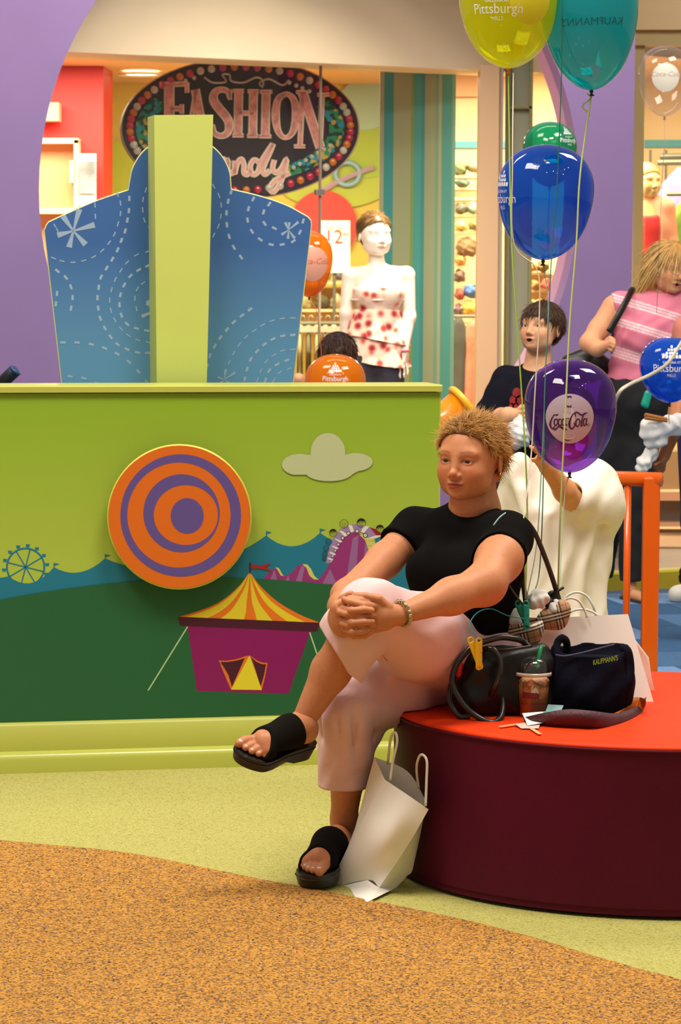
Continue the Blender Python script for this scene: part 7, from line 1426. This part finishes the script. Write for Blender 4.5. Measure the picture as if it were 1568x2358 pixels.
# ribbons: one for each balloon
def ribbon(name, pts, r, col, label, n=6):
    return tag(mk(name, *tube(catmull([at(*q) for q in pts], n), r, 6, flat=(unit((.3, -.9, .1)), .45)), mat('ribbon_'+col.strip('#'), col, .4), smooth=True), label, 'ribbon', 'balloon ribbons')
def tl(B): q = B.tail; return q
def ribbon_from(B, pts, r, col, label):
    P = [B.tail]+[at(*q) for q in pts]; return tag(mk('balloon_ribbon', *tube(catmull(P, 6), r, 6, flat=(unit((.3, -.9, .1)), .45)), mat('ribbon_'+col.strip('#'), col, .4), smooth=True), label, 'ribbon', 'balloon ribbons')
ribbon_from(b_ye, [(1172, 260, 8.2), (1178, 560, 8.1), (1194, 800, 8.05), (1210, 1050, 8.0), (1214, 1200, 7.96), (1210, 1380, 7.835)], .0022, '#93b53c', 'lime ribbon of the yellow balloon running down to the teal clip')
ribbon_from(b_tq, [(1336, 400, 8.22), (1327, 560, 8.18), (1312, 740, 8.12), (1304, 900, 8.06), (1294, 1100, 8.0), (1288, 1250, 7.98), (1284, 1395, 8.0)], .0026, '#a9b368', 'pale green ribbon of the teal balloon passing the purple balloon')
ribbon_from(b_bl, [(1262, 700, 8.3), (1256, 860, 8.2), (1248, 1050, 8.1), (1236, 1250, 8.0), (1212, 1380, 7.835)], .0014, '#5a7d74', 'thin grey green ribbon of the big blue balloon')
tag(mk('balloon_ribbon', *tube(catmull([at(*q) for q in ((1182, 168, 8.2), (1180, 380, 8.1), (1183, 560, 8.1), (1236, 620, 8.1), (1242, 720, 8.08), (1232, 900, 8.04), (1222, 1060, 8.0), (1206, 1190, 7.8), (1206, 1260, 7.80), (1210, 1376, 7.835))], 6), .0018, 6), mat('ribbon_white', '#cfc2ae', .4), smooth=True), 'white ribbon trailing across the left side of the big blue balloon', 'ribbon', 'balloon ribbons')
tag(mk('balloon_ribbon', *tube(catmull([at(*q) for q in ((1296, -60, 8.2), (1293, 160, 8.2), (1284, 400, 8.2), (1270, 590, 8.2), (1262, 760, 8.15), (1254, 900, 8.1), (1250, 1150, 8.0), (1240, 1330, 8.0), (1212, 1384, 7.84))], 6), .0015, 6), mat('ribbon_teal', '#2a6a62', .4), smooth=True), 'dark teal ribbon from above the frame crossing the blue balloon', 'ribbon', 'balloon ribbons')
ribbon_from(b_pu, [(1303, 1120, 8.75), (1296, 1200, 8.6), (1290, 1320, 8.3), (1286, 1400, 8.05)], .0016, '#8f9a7a', 'grey ribbon hanging from the purple balloon')
cu_ = [b_tq.tail+A([-.012+.010*math.sin(t*9)-.004*t, -.004, -.065*t]) for t in np.linspace(0, 1, 40)]; tag(mk('ribbon_curl', *tube(cu_, .0024, 6, flat=(unit((.3, -.9, .1)), .5)), mat('ribbon_a9b368', '#a9b368', .4), smooth=True), 'curly pale green ribbon end below the teal balloon', 'ribbon')
ribbon_from(b_cl, [(1530, 330, 13.4), (1524, 420, 13.5), (1518, 560, 13.6), (1512, 720, 14.0)], .0016, '#b9ad98', 'thin pale ribbon of the clear balloon')
ribbon_from(b_sb, [(1541, 945, 12.2), (1540, 962, 12.3), (1541, 976, 12.4)], .0018, '#c9b49a', 'short tan ribbon below the small blue balloon')
tag(mk('balloon_ribbon', *tube(catmull([at(*q) for q in ((1580, 770, 11.9), (1562, 800, 11.9), (1536, 838, 11.9), (1500, 862, 11.95), (1450, 885, 12.0), (1425, 905, 12.0), (1408, 950, 12.1))], 6), .0075, 6, flat=(unit((.2, -.9, .3)), .4)), mat('ribbon_cream', '#d8cdb4', .4), smooth=True), 'wide cream ribbon curving in front of the small blue balloon', 'ribbon', 'balloon ribbons')
ribbon_from(b_gr, [(1262, 560, 13.6), (1266, 700, 13.6), (1275, 900, 13.6), (1280, 1010, 13.6)], .0016, '#6d8a6a', 'thin green ribbon of the dark green balloon')
ribbon_from(b_o2, [(772, 1020, 13.0), (768, 1100, 13.05), (760, 1180, 13.1)], .0016, '#c2703a', 'thin orange ribbon hanging behind the counter below the lower orange balloon')
ribbon_from(b_o1, [(730, 720, 13.2), (738, 790, 13.25), (744, 880, 13.3), (742, 960, 13.3)], .0018, '#c97a4a', 'thin orange ribbon of the upper orange balloon')
tag(mk('balloon_ribbon', *tube(catmull([at(*q) for q in ((1210, 1425, 7.815), (1170, 1418, 7.78), (1130, 1402, 7.74), (1098, 1412, 7.70), (1082, 1440, 7.68), (1098, 1470, 7.66))], 6), .0016, 6), mat('ribbon_cyan', '#1d9aa0', .4), smooth=True), 'thin cyan ribbon looping between the teal and yellow clips', 'ribbon', 'balloon ribbons')
tag(mk('balloon_ribbon', *tube(catmull([at(*q) for q in ((1160, 1330, 7.70), (1185, 1368, 7.77), (1204, 1392, 7.825))], 6), .003, 6), mat('ribbon_dark', '#12251f', .4), smooth=True), 'short dark ribbon running from the woman\'s arm to the teal clip', 'ribbon', 'balloon ribbons')
tag(mk('balloon_ribbon', *tube(catmull([at(*q) for q in ((1136, 1210, 7.725), (1150, 1192, 7.735), (1164, 1181, 7.75))], 6), .0022, 6), mat('ribbon_pale_teal', '#7fa4a4', .3), smooth=True), 'pale teal ribbon end lying on the woman\'s black shoulder', 'ribbon', 'balloon ribbons')
